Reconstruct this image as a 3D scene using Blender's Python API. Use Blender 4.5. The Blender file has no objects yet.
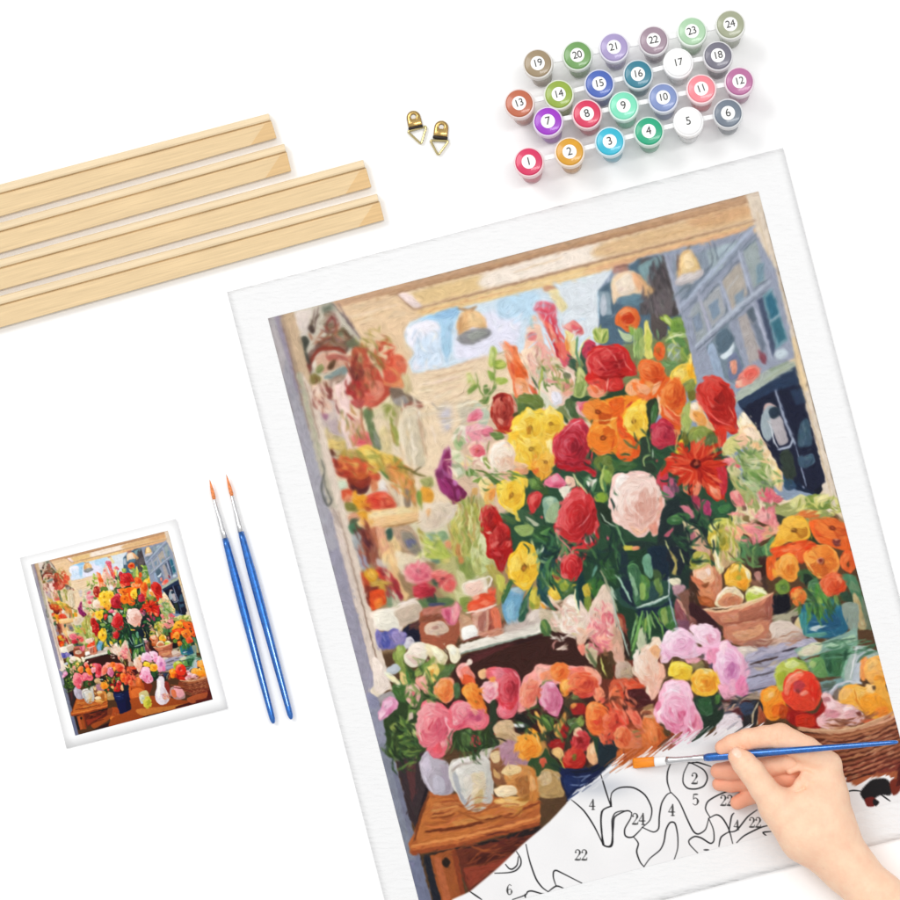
import bpy, bmesh, math, random
import numpy as np
from mathutils import Vector, Matrix
C = bpy.context.scene
col = C.collection
# ---------------------------------------------------------------- camera, light, exposure
U = 0.79e-3                    # metres per photograph pixel on the table
DIST = 1.6                     # camera height above the table
NAD = (700., 700.)             # the pixel straight below the camera (shift lens)
cam = bpy.data.cameras.new('camera'); camo = bpy.data.objects.new('camera', cam); col.objects.link(camo)
camo.location = ((NAD[0]-450)*U, -(NAD[1]-450)*U, DIST)
cam.sensor_width = 36; cam.lens = 36*DIST/(900*U)
cam.shift_x = (450-NAD[0])/900; cam.shift_y = (NAD[1]-450)/900
cam.clip_start = .05; cam.clip_end = 50
C.camera = camo
w = bpy.data.worlds.new('World'); C.world = w; w.use_nodes = True
wn = w.node_tree                # white studio: bright overhead, dimmer towards the horizon
wt = wn.nodes.new('ShaderNodeTexCoord'); ws_ = wn.nodes.new('ShaderNodeSeparateXYZ'); wr = wn.nodes.new('ShaderNodeValToRGB')
wn.links.new(wt.outputs['Generated'], ws_.inputs[0]); wn.links.new(ws_.outputs['Z'], wr.inputs[0]); wn.links.new(wr.outputs[0], wn.nodes['Background'].inputs[0])
wr.color_ramp.elements[0].position = .05; wr.color_ramp.elements[0].color = (.40, .40, .405, 1)
wr.color_ramp.elements[1].position = .62; wr.color_ramp.elements[1].color = (1, 1, 1, 1)
wn.nodes['Background'].inputs[1].default_value = .765
def area(name, loc, target, size, power, colr=(1, .995, .985)):
    l = bpy.data.lights.new(name, 'AREA'); l.shape = 'RECTANGLE'; l.size, l.size_y = size; l.energy = power; l.color = colr
    o = bpy.data.objects.new(name, l); col.objects.link(o); o.location = loc
    o.rotation_euler = (Vector(target)-Vector(loc)).to_track_quat('-Z', 'Y').to_euler()
area('softbox', (-2.2, 1.7, 3.5), (0, 0, 0), (1.8, 1.8), 61)
area('added_highlight_strip', (1.1, .3, 3.2), (0, 0, 0), (.3, 2.2), 33)  # unseen lamp added for the highlight stripe on the brush handles
C.view_settings.view_transform = 'Standard'; C.view_settings.look = 'None'
C.view_settings.exposure = 0; C.view_settings.gamma = 1
C.cycles.max_bounces = 8; C.cycles.transparent_max_bounces = 12
# ---------------------------------------------------------------- helpers
def P(px, py, z=0.):
    """world point at height z (metres) that stands at photograph pixel px,py"""
    k = (DIST-z)/DIST
    gx = NAD[0]+(px-NAD[0])*k; gy = NAD[1]+(py-NAD[1])*k
    return Vector(((gx-450)*U, -(gy-450)*U, z))
def lin(h):
    c = [int(h[i:i+2], 16)/255 for i in (0, 2, 4)]
    return tuple(x/12.92 if x <= .04045 else ((x+.055)/1.055)**2.4 for x in c)
def s2l(a): return np.where(a <= .04045, a/12.92, ((a+.055)/1.055)**2.4)
def tag(o, label=None, cat=None, group=None, kind=None):
    if label: o['label'] = label
    if cat: o['category'] = cat
    if group: o['group'] = group
    if kind: o['kind'] = kind
    return o
def root(name, loc, label, cat, group=None, rotz=0):
    o = bpy.data.objects.new(name, None); col.objects.link(o); o.location = loc; o.rotation_euler = (0, 0, rotz)
    o.empty_display_size = .01
    return tag(o, label, cat, group)
def mesh(name, V, F, mat, parent=None, smooth=False, off=None, bevel=0):
    me = bpy.data.meshes.new(name)
    V = [Vector(v) for v in V]
    if off is not None: V = [v-Vector(off) for v in V]
    me.from_pydata([tuple(v) for v in V], [], F); me.validate(); me.update()
    bm = bmesh.new(); bm.from_mesh(me); bmesh.ops.recalc_face_normals(bm, faces=bm.faces); bm.to_mesh(me); bm.free()
    if smooth: me.polygons.foreach_set('use_smooth', [True]*len(me.polygons))
    me.materials.append(mat)
    o = bpy.data.objects.new(name, me); col.objects.link(o)
    if parent: o.parent = parent
    if bevel:
        b = o.modifiers.new('bevel', 'BEVEL'); b.width = bevel; b.segments = 2; b.limit_method = 'ANGLE'
    return o
def lathe(A, B, prof, n=20, flat=1., side=None):
    """rings round the axis A-B: prof = [(t, r)], closed ends; flat squashes along side"""
    A, B = Vector(A), Vector(B); d = (B-A).normalized()
    s = side or (Vector((0, 0, 1)) if abs(d.z) < .99 else Vector((0, 1, 0))); s = (s-d*s.dot(d)).normalized(); q = d.cross(s)
    V, F = [], []
    for t, r in prof:
        fl = flat
        if isinstance(r, tuple): r, fl = r
        c = A+(B-A)*t
        for i in range(n):
            a = 2*math.pi*i/n
            V.append(c+s*(math.cos(a)*r*fl)+q*(math.sin(a)*r))
    for k in range(len(prof)-1):
        for i in range(n):
            j = (i+1) % n
            F.append((k*n+i, k*n+j, (k+1)*n+j, (k+1)*n+i))
    F.append(tuple(range(n))[::-1]); m = (len(prof)-1)*n; F.append(tuple(range(m, m+n)))
    return V, F
def principled(name, color, rough=.5, metal=0., spec=.5, coat=0., **kw):
    m = bpy.data.materials.new(name); m.use_nodes = True
    b = m.node_tree.nodes['Principled BSDF']
    b.inputs['Base Color'].default_value = (*color, 1); b.inputs['Roughness'].default_value = rough
    b.inputs['Metallic'].default_value = metal; b.inputs['Specular IOR Level'].default_value = spec
    b.inputs['Coat Weight'].default_value = coat
    for k, v in kw.items(): b.inputs[k].default_value = v
    return m
def N(m, t, **kw):
    n = m.node_tree.nodes.new(t)
    for k, v in kw.items(): setattr(n, k, v)
    return n
def L(m, a, b): m.node_tree.links.new(a, b)
def noise_tint(m, color, amt, scale, stretch=(1, 1, 1), detail=4, bump=0., bscale=None, rot=0.):
    """colour broken up by a procedural noise, optional bump"""
    b = m.node_tree.nodes['Principled BSDF']
    tc = N(m, 'ShaderNodeTexCoord'); mp = N(m, 'ShaderNodeMapping'); mp.inputs['Scale'].default_value = stretch
    mp.inputs['Rotation'].default_value = (0, 0, rot)
    nz = N(m, 'ShaderNodeTexNoise'); nz.inputs['Scale'].default_value = scale; nz.inputs['Detail'].default_value = detail
    L(m, tc.outputs['Object'], mp.inputs['Vector']); L(m, mp.outputs[0], nz.inputs['Vector'])
    rp = N(m, 'ShaderNodeValToRGB')
    rp.color_ramp.elements[0].position = .3; rp.color_ramp.elements[1].position = .7
    rp.color_ramp.elements[0].color = (*[c*(1-amt) for c in color], 1)
    rp.color_ramp.elements[1].color = (*[min(1, c*(1+amt)) for c in color], 1)
    L(m, nz.outputs['Fac'], rp.inputs[0]); L(m, rp.outputs[0], b.inputs['Base Color'])
    if bump:
        bp = N(m, 'ShaderNodeBump'); bp.inputs['Distance'].default_value = bump
        n2 = nz
        if bscale:
            n2 = N(m, 'ShaderNodeTexNoise'); n2.inputs['Scale'].default_value = bscale; n2.inputs['Detail'].default_value = 3
            L(m, mp.outputs[0], n2.inputs['Vector'])
        L(m, n2.outputs['Fac'], bp.inputs['Height']); L(m, bp.outputs[0], b.inputs['Normal'])
    return m

# ---------------------------------------------------------------- painter of the flower market picture
PIC_W, PIC_H = 507.0, 626.0            # printed picture, in photograph pixels (0.79 mm each)
CA, SA = 0.9680, 0.2509
def blur1(a, r):
    if r < 1: return a
    k = 2*r+1
    for ax in (0, 1):
        p = np.concatenate([np.repeat(a.take([0], ax), r+1, ax), a, np.repeat(a.take([-1], ax), r, ax)], ax)
        c = np.cumsum(p, ax, dtype=np.float64)
        n = a.shape[ax]
        a = ((c.take(range(k, k+n), ax) - c.take(range(0, n), ax))/k).astype(np.float32)
    return a
def vnoise(h, w, cell, rng):
    gh, gw = int(h/cell)+3, int(w/cell)+3
    g = rng.random((gh, gw)).astype(np.float32)
    y = np.arange(h)/cell; x = np.arange(w)/cell
    y0 = y.astype(int); x0 = x.astype(int); fy = (y-y0)[:, None]; fx = (x-x0)[None]
    fy = fy*fy*(3-2*fy); fx = fx*fx*(3-2*fx)
    a = g[y0][:, x0]; b = g[y0][:, x0+1]; c = g[y0+1][:, x0]; d = g[y0+1][:, x0+1]
    return ((a*(1-fx)+b*fx)*(1-fy)+(c*(1-fx)+d*fx)*fy).astype(np.float32)*2-1
def bilin(img, y, x):
    h, w = img.shape[:2]
    y = np.clip(y, 0, h-1.001); x = np.clip(x, 0, w-1.001)
    y0 = y.astype(np.int32); x0 = x.astype(np.int32); fy = y-y0; fx = x-x0
    if img.ndim == 3: fy = fy[..., None]; fx = fx[..., None]
    return (img[y0, x0]*(1-fx)+img[y0, x0+1]*fx)*(1-fy)+(img[y0+1, x0]*(1-fx)+img[y0+1, x0+1]*fx)*fy
def crom(p, closed=True, n=4):
    p = np.asarray(p, float)
    if closed: q = np.vstack([p[-1:], p, p[:2]])
    else: q = np.vstack([p[:1], p, p[-1:]])
    t = (np.arange(n)/n)[:, None, None]
    a, b, c, d = q[:-3], q[1:-2], q[2:-1], q[3:]
    # tension 0.42 keeps petals from overshooting
    m1 = (c-a)*.42; m2 = (d-b)*.42
    r = (2*t**3-3*t**2+1)*b+(t**3-2*t**2+t)*m1+(-2*t**3+3*t**2)*c+(t**3-t**2)*m2
    r = r.transpose(1, 0, 2).reshape(-1, 2)
    return r if closed else np.vstack([r, p[-1:]])
def seg_d2(X, Y, a, b):
    dx, dy = b[0]-a[0], b[1]-a[1]; L = dx*dx+dy*dy+1e-9
    t = np.clip(((X-a[0])*dx+(Y-a[1])*dy)/L, 0, 1)
    return (X-a[0]-t*dx)**2+(Y-a[1]-t*dy)**2, t
def raster_poly(pts, soft, H, W):
    x0 = max(0, int(pts[:, 0].min()-soft-1)); x1 = min(W, int(pts[:, 0].max()+soft+2))
    y0 = max(0, int(pts[:, 1].min()-soft-1)); y1 = min(H, int(pts[:, 1].max()+soft+2))
    if x1 <= x0 or y1 <= y0: return None
    Y, X = np.mgrid[y0:y1, x0:x1].astype(np.float32)
    d2 = np.full(X.shape, 1e9, np.float32); ins = np.zeros(X.shape, bool)
    n = len(pts)
    for i in range(n):
        a = pts[i]; b = pts[(i+1) % n]
        d2 = np.minimum(d2, seg_d2(X, Y, a, b)[0])
        if a[1] != b[1]:
            ins ^= ((a[1] > Y) != (b[1] > Y)) & (X < (b[0]-a[0])*(Y-a[1])/(b[1]-a[1])+a[0])
    sd = np.where(ins, np.sqrt(d2), -np.sqrt(d2))
    al = np.clip(.5+sd/(2*soft), 0, 1)
    return y0, y1, x0, x1, al*al*(3-2*al)
def raster_stroke(pts, r, soft, H, W):
    m = r+soft+1
    x0 = max(0, int(pts[:, 0].min()-m)); x1 = min(W, int(pts[:, 0].max()+m+1))
    y0 = max(0, int(pts[:, 1].min()-m)); y1 = min(H, int(pts[:, 1].max()+m+1))
    if x1 <= x0 or y1 <= y0: return None
    Y, X = np.mgrid[y0:y1, x0:x1].astype(np.float32)
    sd = np.full(X.shape, -1e9, np.float32); n = len(pts)-1
    for i in range(n):
        d2, t = seg_d2(X, Y, pts[i], pts[i+1])
        s = (i+t)/n; w = r*(.55+.45*np.sin(np.pi*np.clip(s, .05, .95)))
        sd = np.maximum(sd, w-np.sqrt(d2))
    al = np.clip(.5+sd/(2*soft), 0, 1)
    return y0, y1, x0, x1, al*al*(3-2*al)
def put(img, j, c, k=1.):
    if j is None: return
    y0, y1, x0, x1, al = j; a = (al*k)[..., None]
    img[y0:y1, x0:x1] = img[y0:y1, x0:x1]*(1-a)+np.asarray(c, np.float32)*a
def bloom(img, kind, ctr, rx, ry, an, n, c0, cd, cl, S, rng):
    '''r = ruffled rose or peony, g = gerbera of thin rays, w = open flower of n broad petals'''
    H, W = img.shape[:2]
    def pt(r, a):
        x, y = r*math.cos(a)*rx, r*math.sin(a)*ry
        return (ctr[0]+x*math.cos(an)-y*math.sin(an), ctr[1]+x*math.sin(an)+y*math.cos(an))
    def lit(a):     # petals that face the upper left take the lighter colour
        return .5-.5*math.cos(a+an-math.radians(50))
    def mixc(q): return cd+(c0-cd)*min(1, q*2) if q < .5 else c0+(cl-c0)*(q*2-1)
    if kind == 'g':
        for lay in (0, 1):
            for i in range(n):
                a = 2*math.pi*(i+.5*lay)/n+rng.normal(0, .06); R = rng.uniform(.78, 1.06)*(1-.22*lay)
                b = rng.normal(0, .12); wd = math.pi/n*rng.uniform(.55, .95)
                q = [pt(.12, a-.2), pt(R*.55, a-wd), pt(R*.9, a+b-wd*.6), pt(R, a+b), pt(R*.9, a+b+wd*.6), pt(R*.55, a+wd), pt(.12, a+.2)]
                c = mixc(np.clip(rng.normal(.42+.25*lay*0+.3*(lit(a)-.5), .2), 0, 1))
                put(img, raster_poly(crom(np.array(q), True, 3), .5*S, H, W), c, .92)
                put(img, raster_stroke(np.array([pt(.2, a), pt(R*.8, a+b)]), .35*S, .45*S, H, W), mixc(rng.uniform(0, .9)), .55)
        put(img, raster_poly(np.array([pt(.17, x) for x in np.linspace(0, 6.28, 12)[:-1]]), .6*S, H, W), cd*.55, .9)
        put(img, raster_poly(np.array([pt(.08, x) for x in np.linspace(0, 6.28, 10)[:-1]]), .6*S, H, W), cl*.8, .7)
        return
    if kind == 'w':
        for i in rng.permutation(n):
            a = 2*math.pi*i/n+rng.normal(0, .08)+.3; wd = math.pi/n*1.12
            R = rng.uniform(.9, 1.04)
            q = [pt(.08, a)]+[pt(R*(.93+.07*math.cos(3*s*2.2+i))*(1-.18*abs(s)**3), a+wd*s) for s in np.linspace(-1, 1, 7)]
            c = mixc(np.clip(.5+.45*(lit(a)-.5)+rng.normal(0, .12), 0, 1))
            put(img, raster_poly(crom(np.array(q), True, 3), .5*S, H, W), c, .95)
            for _ in range(6):
                s = rng.uniform(-.8, .8); r1 = rng.uniform(.5, .92)
                put(img, raster_stroke(np.array([pt(.15, a+wd*s*.6), pt(r1, a+wd*s)]), rng.uniform(.3, .6)*S, .5*S, H, W), mixc(rng.uniform(.1, 1)), .4)
            put(img, raster_stroke(np.array([pt(R*.97*(1-.12*abs(s)**3), a+wd*s) for s in np.linspace(-.9, .9, 5)]), .4*S, .5*S, H, W), cl, .5)
            put(img, raster_stroke(np.array([pt(.12, a+wd*.9), pt(R*.8, a+wd)]), .4*S, .5*S, H, W), cd, .5)
        put(img, raster_poly(np.array([pt(.19, x) for x in np.linspace(0, 6.28, 12)[:-1]]), .7*S, H, W), cd*.6, .9)
        put(img, raster_poly(np.array([pt(.09, x) for x in np.linspace(0, 6.28, 10)[:-1]]), .6*S, H, W), cd+.12, .8)
        return
    for k in range(n):
        rho = 1-k/n*.92; m = max(3, int(round(3+5*rho)))
        ph = rng.uniform(0, 6.28)
        for i in range(m):
            a = ph+2*math.pi*i/m+rng.normal(0, .15); wd = math.pi/m*rng.uniform(1.0, 1.35); R = rho*rng.uniform(.88, 1.04)
            sx = np.linspace(-1, 1, 8)
            edge = [(R*(1+rng.normal(0, .045))*(1-.10*abs(s)**3), a+wd*s) for s in sx]
            q = [pt(max(.0, R-.55), a+wd*.4), pt(max(0, R-.55), a-wd*.4)]+[pt(*e) for e in edge]
            qv = .50+.55*(lit(a)-.5)+.12*(1-rho)*0+rng.normal(0, .13)-.22*(1-rho)
            put(img, raster_poly(crom(np.array(q), True, 3), .5*S, H, W), mixc(np.clip(qv, 0, 1)), .95)
            put(img, raster_poly(crom(np.array([pt(max(.02, R-.5), a-wd*.5), pt(max(.05, R-.30), a), pt(max(.02, R-.5), a+wd*.5), pt(max(0, R-.6), a)]), True, 3), 1.2*S, H, W), cd, .55)
            put(img, raster_stroke(crom(np.array([pt(e[0]*.985, e[1]) for e in edge[1:-1]]), False, 3), .45*S, .5*S, H, W), cl, .25+.5*np.clip(lit(a)+rng.normal(0, .2), 0, 1))
            for _ in range(3):
                s = rng.uniform(-.7, .7)
                put(img, raster_stroke(np.array([pt(max(.03, R-.4), a+wd*s*.7), pt(R*.9, a+wd*s)]), rng.uniform(.3, .6)*S, .5*S, H, W), mixc(rng.uniform(.1, 1)), .35)
def paint(spec, S, seed=3, finish=True):
    H, W = int(round(PIC_H*S)), int(round(PIC_W*S))
    rng = np.random.default_rng(seed)
    img = np.zeros((H, W, 3), np.float32)
    streak = vnoise(H, W, 5*S, rng)*.5+vnoise(H, W, 2*S, rng)*.5
    mode = 'T'; ox = oy = 0.; k = 1.3889
    def tr(x, y):
        if mode == 'L': return x*S, y*S
        X, Y = ox+x*k, oy+y*k
        if mode == 'C':
            dx, dy = (X-30.8)*3.591, (Y-564.7)*3.591
            return (dx*.970-dy*.2415)*S, (dx*.2415+dy*.970)*S
        dx, dy = X-268, Y-318.5
        return (dx*CA-dy*SA)*S, (dx*SA+dy*CA)*S
    own = np.zeros((H, W), np.int32); fine = []; idx = 0
    for ln in spec.split('\n'):
        t = ln.split()
        if not t or t[0][0] == '#': continue
        if t[0][0] == '@':
            c = t[0][1:]
            if c == 'L': mode = 'L'; k = 1.; ox = oy = 0.
            elif c == 'P': mode = 'T'; k = 1.; ox = oy = 0.
            elif c == 'C': mode = 'C'
            elif c == 'K': ox, oy = float(t[1]), float(t[2]); k = float(t[3])
            else:
                mode = 'T'; ox, oy = float(c), float(t[1]); k = float(t[2]) if len(t) > 2 else 1.3889
            continue
        if t[0] == 'k':          # k colours.. cx,cy rx,ry,ang n len,width,spread : a cluster of leaf strokes
            cs = [q for q in t[1:] if ',' not in q and len(q) == 6]; nums = [q for q in t[1:] if q not in cs]
            cxy = tuple(map(float, nums[0].split(','))); rx_, ry_, an_ = map(float, nums[1].split(',')); n_ = int(nums[2]); ln_, wd_, sp_ = map(float, nums[3].split(','))
            for i_ in range(n_):
                hx = cs[rng.integers(len(cs))]; c_ = np.array([int(hx[i:i+2], 16) for i in (0, 2, 4)], np.float32)/255*(1+rng.normal(0, .07))
                r_, a_ = math.sqrt(rng.random()), rng.uniform(0, 6.283)
                x_, y_ = cxy[0]+r_*rx_*math.cos(a_), cxy[1]+r_*ry_*math.sin(a_)
                th_ = math.radians(an_+rng.normal(0, sp_)); l_ = ln_*rng.uniform(.6, 1.3)*.5; b_ = rng.normal(0, .25)*l_
                q = np.array([[x_-l_*math.cos(th_), y_-l_*math.sin(th_)], [x_-b_*math.sin(th_), y_+b_*math.cos(th_)], [x_+l_*math.cos(th_), y_+l_*math.sin(th_)]])
                q = np.array([tr(*w_) for w_ in q])
                put(img, raster_stroke(crom(q, False, 3), wd_*.5*S*rng.uniform(.7, 1.2), .5*S, H, W), np.clip(c_, 0, 1), rng.uniform(.6, .95))
            continue
        if t[0] in 'rgw':
            hx = lambda h: np.array([int(h[i:i+2], 16) for i in (0, 2, 4)], np.float32)/255
            c0, cd, cl = hx(t[1]), hx(t[2]), hx(t[3])
            px_, py_ = map(float, t[4].split(',')); rx_, ry_, an_ = map(float, t[5].split(',')); n_ = int(t[6])
            dx, dy = px_-268, py_-318.5
            bloom(img, t[0], ((dx*CA-dy*SA)*S, (dx*SA+dy*CA)*S), rx_*S, ry_*S, math.radians(an_+14.5), n_, c0, cd, cl, S, rng)
            continue
        idx += 1
        op = t[0]; col = np.array([int(t[1][i:i+2], 16) for i in (0, 2, 4)], np.float32)/255
        pts = np.array([tr(*map(float, q.split(','))) for q in t[2:] if ',' in q])
        kk = S*(k if mode != 'C' else k*3.591)
        jobs = []
        if op == 'f': jobs = [raster_poly(crom(pts, True, 3 if len(pts) > 9 else 4), .55*S, H, W)]
        elif op == 'p': jobs = [raster_poly(pts, .5*S, H, W)]
        elif op == 'b': jobs = [raster_poly(crom(pts), 3.5*S, H, W)]
        elif op[0] == 's': jobs = [raster_stroke(crom(pts, False, 3), max(.35*S, float(op[1:])*kk*.5), .5*S, H, W)]
        elif op[0] == 'd': jobs = [raster_stroke(np.array([p, p+.1]), float(op[1:])*kk*.8, .5*S, H, W) for p in pts]
        for j in jobs:
            if j is None: continue
            y0, y1, x0, x1, al = j
            a = al[..., None]
            c = col*(1+.06*streak[y0:y1, x0:x1, None])
            if op == 'f':
                gy_, gx_ = np.mgrid[-1:1:(y1-y0)*1j, -1:1:(x1-x0)*1j].astype(np.float32)
                rim = np.clip(1-np.abs(al-.75)*4, 0, 1)
                c = c*(1-.055*(gx_*.5+gy_*.8))[..., None]+(1-c)*(.10*rim)[..., None]
            c = c+rng.normal(0, .008, 3).astype(np.float32)
            img[y0:y1, x0:x1] = img[y0:y1, x0:x1]*(1-a)+c*a
            own[y0:y1, x0:x1][al > .4] = idx
            ar = float(al.sum())/(S*S)
            if op == 'f' and 22 < ar < 1500 and col.max()-col.min() > .16:
                # petal and leaf veins that follow the shape
                ys, xs = np.nonzero(al > .6)
                if len(ys) < 20: continue
                ys = ys+y0; xs = xs+x0; my, mx = ys.mean(), xs.mean()
                cov = np.cov(np.stack([xs-mx, ys-my])); ev, evec = np.linalg.eigh(cov)
                el = math.sqrt(max(ev[1], 1e-3)/max(ev[0], 1e-3)); ax = evec[:, 1]; rad = math.sqrt(ev[1])*1.9
                for _ in range(int(min(46, 3+ar/9))):
                    k_ = rng.integers(len(ys)); sx_, sy_ = xs[k_], ys[k_]
                    if el > 2.0: dvx, dvy = ax
                    else:
                        dvx, dvy = sx_-mx+rng.normal(0, 1), sy_-my+rng.normal(0, 1)
                        if rng.random() < .38: dvx, dvy = -dvy, dvx
                        q_ = math.hypot(dvx, dvy)+1e-6; dvx /= q_; dvy /= q_
                    ln_ = rng.uniform(.16, .42)*min(rad, 9*S); bn = rng.normal(0, .30)*ln_
                    q = np.array([[sx_-dvx*ln_, sy_-dvy*ln_], [sx_-dvy*bn, sy_+dvx*bn], [sx_+dvx*ln_, sy_+dvy*ln_]])
                    jj = raster_stroke(crom(q, False, 3), rng.uniform(.35, .85)*S, .5*S, H, W)
                    if jj is None: continue
                    b0, b1, a0, a1, l2 = jj
                    b0c, b1c, a0c, a1c = max(b0, y0), min(b1, y1), max(a0, x0), min(a1, x1)
                    if b1c <= b0c or a1c <= a0c: continue
                    l2 = l2[b0c-b0:b1c-b0, a0c-a0:a1c-a0]*al[b0c-y0:b1c-y0, a0c-x0:a1c-x0]*rng.uniform(.25, .6)
                    g_ = rng.normal(0, .17); c2 = col*(1+g_) if g_ < 0 else col+(1-col)*g_*1.3
                    c2 = np.clip(c2+rng.normal(0, .02, 3), 0, 1).astype(np.float32)
                    img[b0c:b1c, a0c:a1c] = img[b0c:b1c, a0c:a1c]*(1-l2[..., None])+c2*l2[..., None]
            if op[0] in 'sd' or (op == 'f' and al.sum() < 40*S*S): fine.append((j, c, idx))
    if not finish: return img, None
    Y, X = np.mgrid[0:H, 0:W].astype(np.float32)
    wy = vnoise(H, W, 4*S, rng)*0.5*S+vnoise(H, W, 1.8*S, rng)*.3*S
    wx = vnoise(H, W, 4*S, rng)*0.5*S+vnoise(H, W, 1.8*S, rng)*.3*S
    # brush direction follows the contours of the picture
    L = blur1(img.mean(2), 1)
    gy, gx = np.gradient(L)
    r = int(3*S)
    Jxx, Jyy, Jxy = [blur1(blur1(q, r), r) for q in (gx*gx, gy*gy, gx*gy)]
    th = .5*np.arctan2(2*Jxy, Jxx-Jyy)+np.pi/2
    th += .35*vnoise(H, W, 9*S, rng)
    dx, dy = np.cos(th), np.sin(th)
    base = img.copy()
    N = 15000
    cy = rng.uniform(0, H, N); cx = rng.uniform(0, W, N)
    for i in range(N):
        iy, ix = int(cy[i]), int(cx[i]); t = th[iy, ix]+rng.normal(0, .25)
        o = rng.normal(0, 1.1*S, 2)
        sy = min(H-1, max(0, int(iy+o[0]))); sx = min(W-1, max(0, int(ix+o[1])))
        c = base[sy, sx]
        d = float(np.abs(c-base[iy, ix]).sum())
        if d > .75 and rng.random() < .6: continue
        c = c*(1+rng.normal(0, .04))+rng.normal(0, .01, 3)
        ln = rng.uniform(1.2, 3.4)*S; bend = rng.normal(0, .35)
        q = np.array([[ix-ln*np.cos(t-bend), iy-ln*np.sin(t-bend)], [ix, iy], [ix+ln*np.cos(t+bend), iy+ln*np.sin(t+bend)]])
        j = raster_stroke(q, rng.uniform(.35, .8)*S, .45*S, H, W)
        if j is None: continue
        y0, y1, x0, x1, al = j; a = (al*.75)[..., None]
        img[y0:y1, x0:x1] = img[y0:y1, x0:x1]*(1-a)+c.astype(np.float32)*a
    for (y0, y1, x0, x1, al), c, k_ in fine:
        a = (al*.8*(own[y0:y1, x0:x1] == k_))[..., None]
        img[y0:y1, x0:x1] = img[y0:y1, x0:x1]*(1-a)+c*a
    img = bilin(img, Y+wy, X+wx)
    nz = rng.random((H, W)).astype(np.float32)
    nz = blur1(nz, 1)
    acc = img.copy(); accn = nz.copy(); n = 1
    for sgn in (1, -1):
        py, px = Y.copy(), X.copy(); vy, vx = dy*sgn, dx*sgn
        for i in range(5):
            py += vy*.5*S; px += vx*.5*S
            iy = np.clip(py, 0, H-1).astype(int); ix = np.clip(px, 0, W-1).astype(int)
            ny, nx = dy[iy, ix], dx[iy, ix]
            f = np.sign(ny*vy+nx*vx); f[f == 0] = 1
            vy, vx = ny*f, nx*f
            if i < 2: acc += bilin(img, py, px); n += 1
            accn += bilin(nz, py, px)
    out = acc/n
    hgt = accn-blur1(accn, int(4*S)); hgt /= hgt.std()+1e-6
    soft = blur1(out, 1)
    out = out*.42+soft*.58
    # the shop behind the bouquet is painted softer than the flowers
    PX, PY = 268+X/S*CA+Y/S*SA, 318.5-X/S*SA+Y/S*CA
    e1 = ((PX-625)/165)**2+((PY-490)/175)**2
    bg = np.clip((e1-.85)*2.2, 0, 1)*np.clip((630-PY)/50, 0, 1)*np.clip((790-PX)/40+np.clip((480-PY)/40, 0, 1), 0, 1)
    far = blur1(blur1(out, int(1.2*S)), int(1.2*S))
    out = out*(1-.72*bg[..., None])+far*(.72*bg[..., None])
    lum = out.mean(2, keepdims=True)
    out = out*(1+.018*hgt[..., None]*(.4+.6*(1-lum)))
    lum = out.mean(2, keepdims=True)
    out = np.clip(lum+(out-lum)*.98, 0, 1)**1.06
    return np.clip(out, 0, 1), np.clip(hgt, -3, 3)
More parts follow.
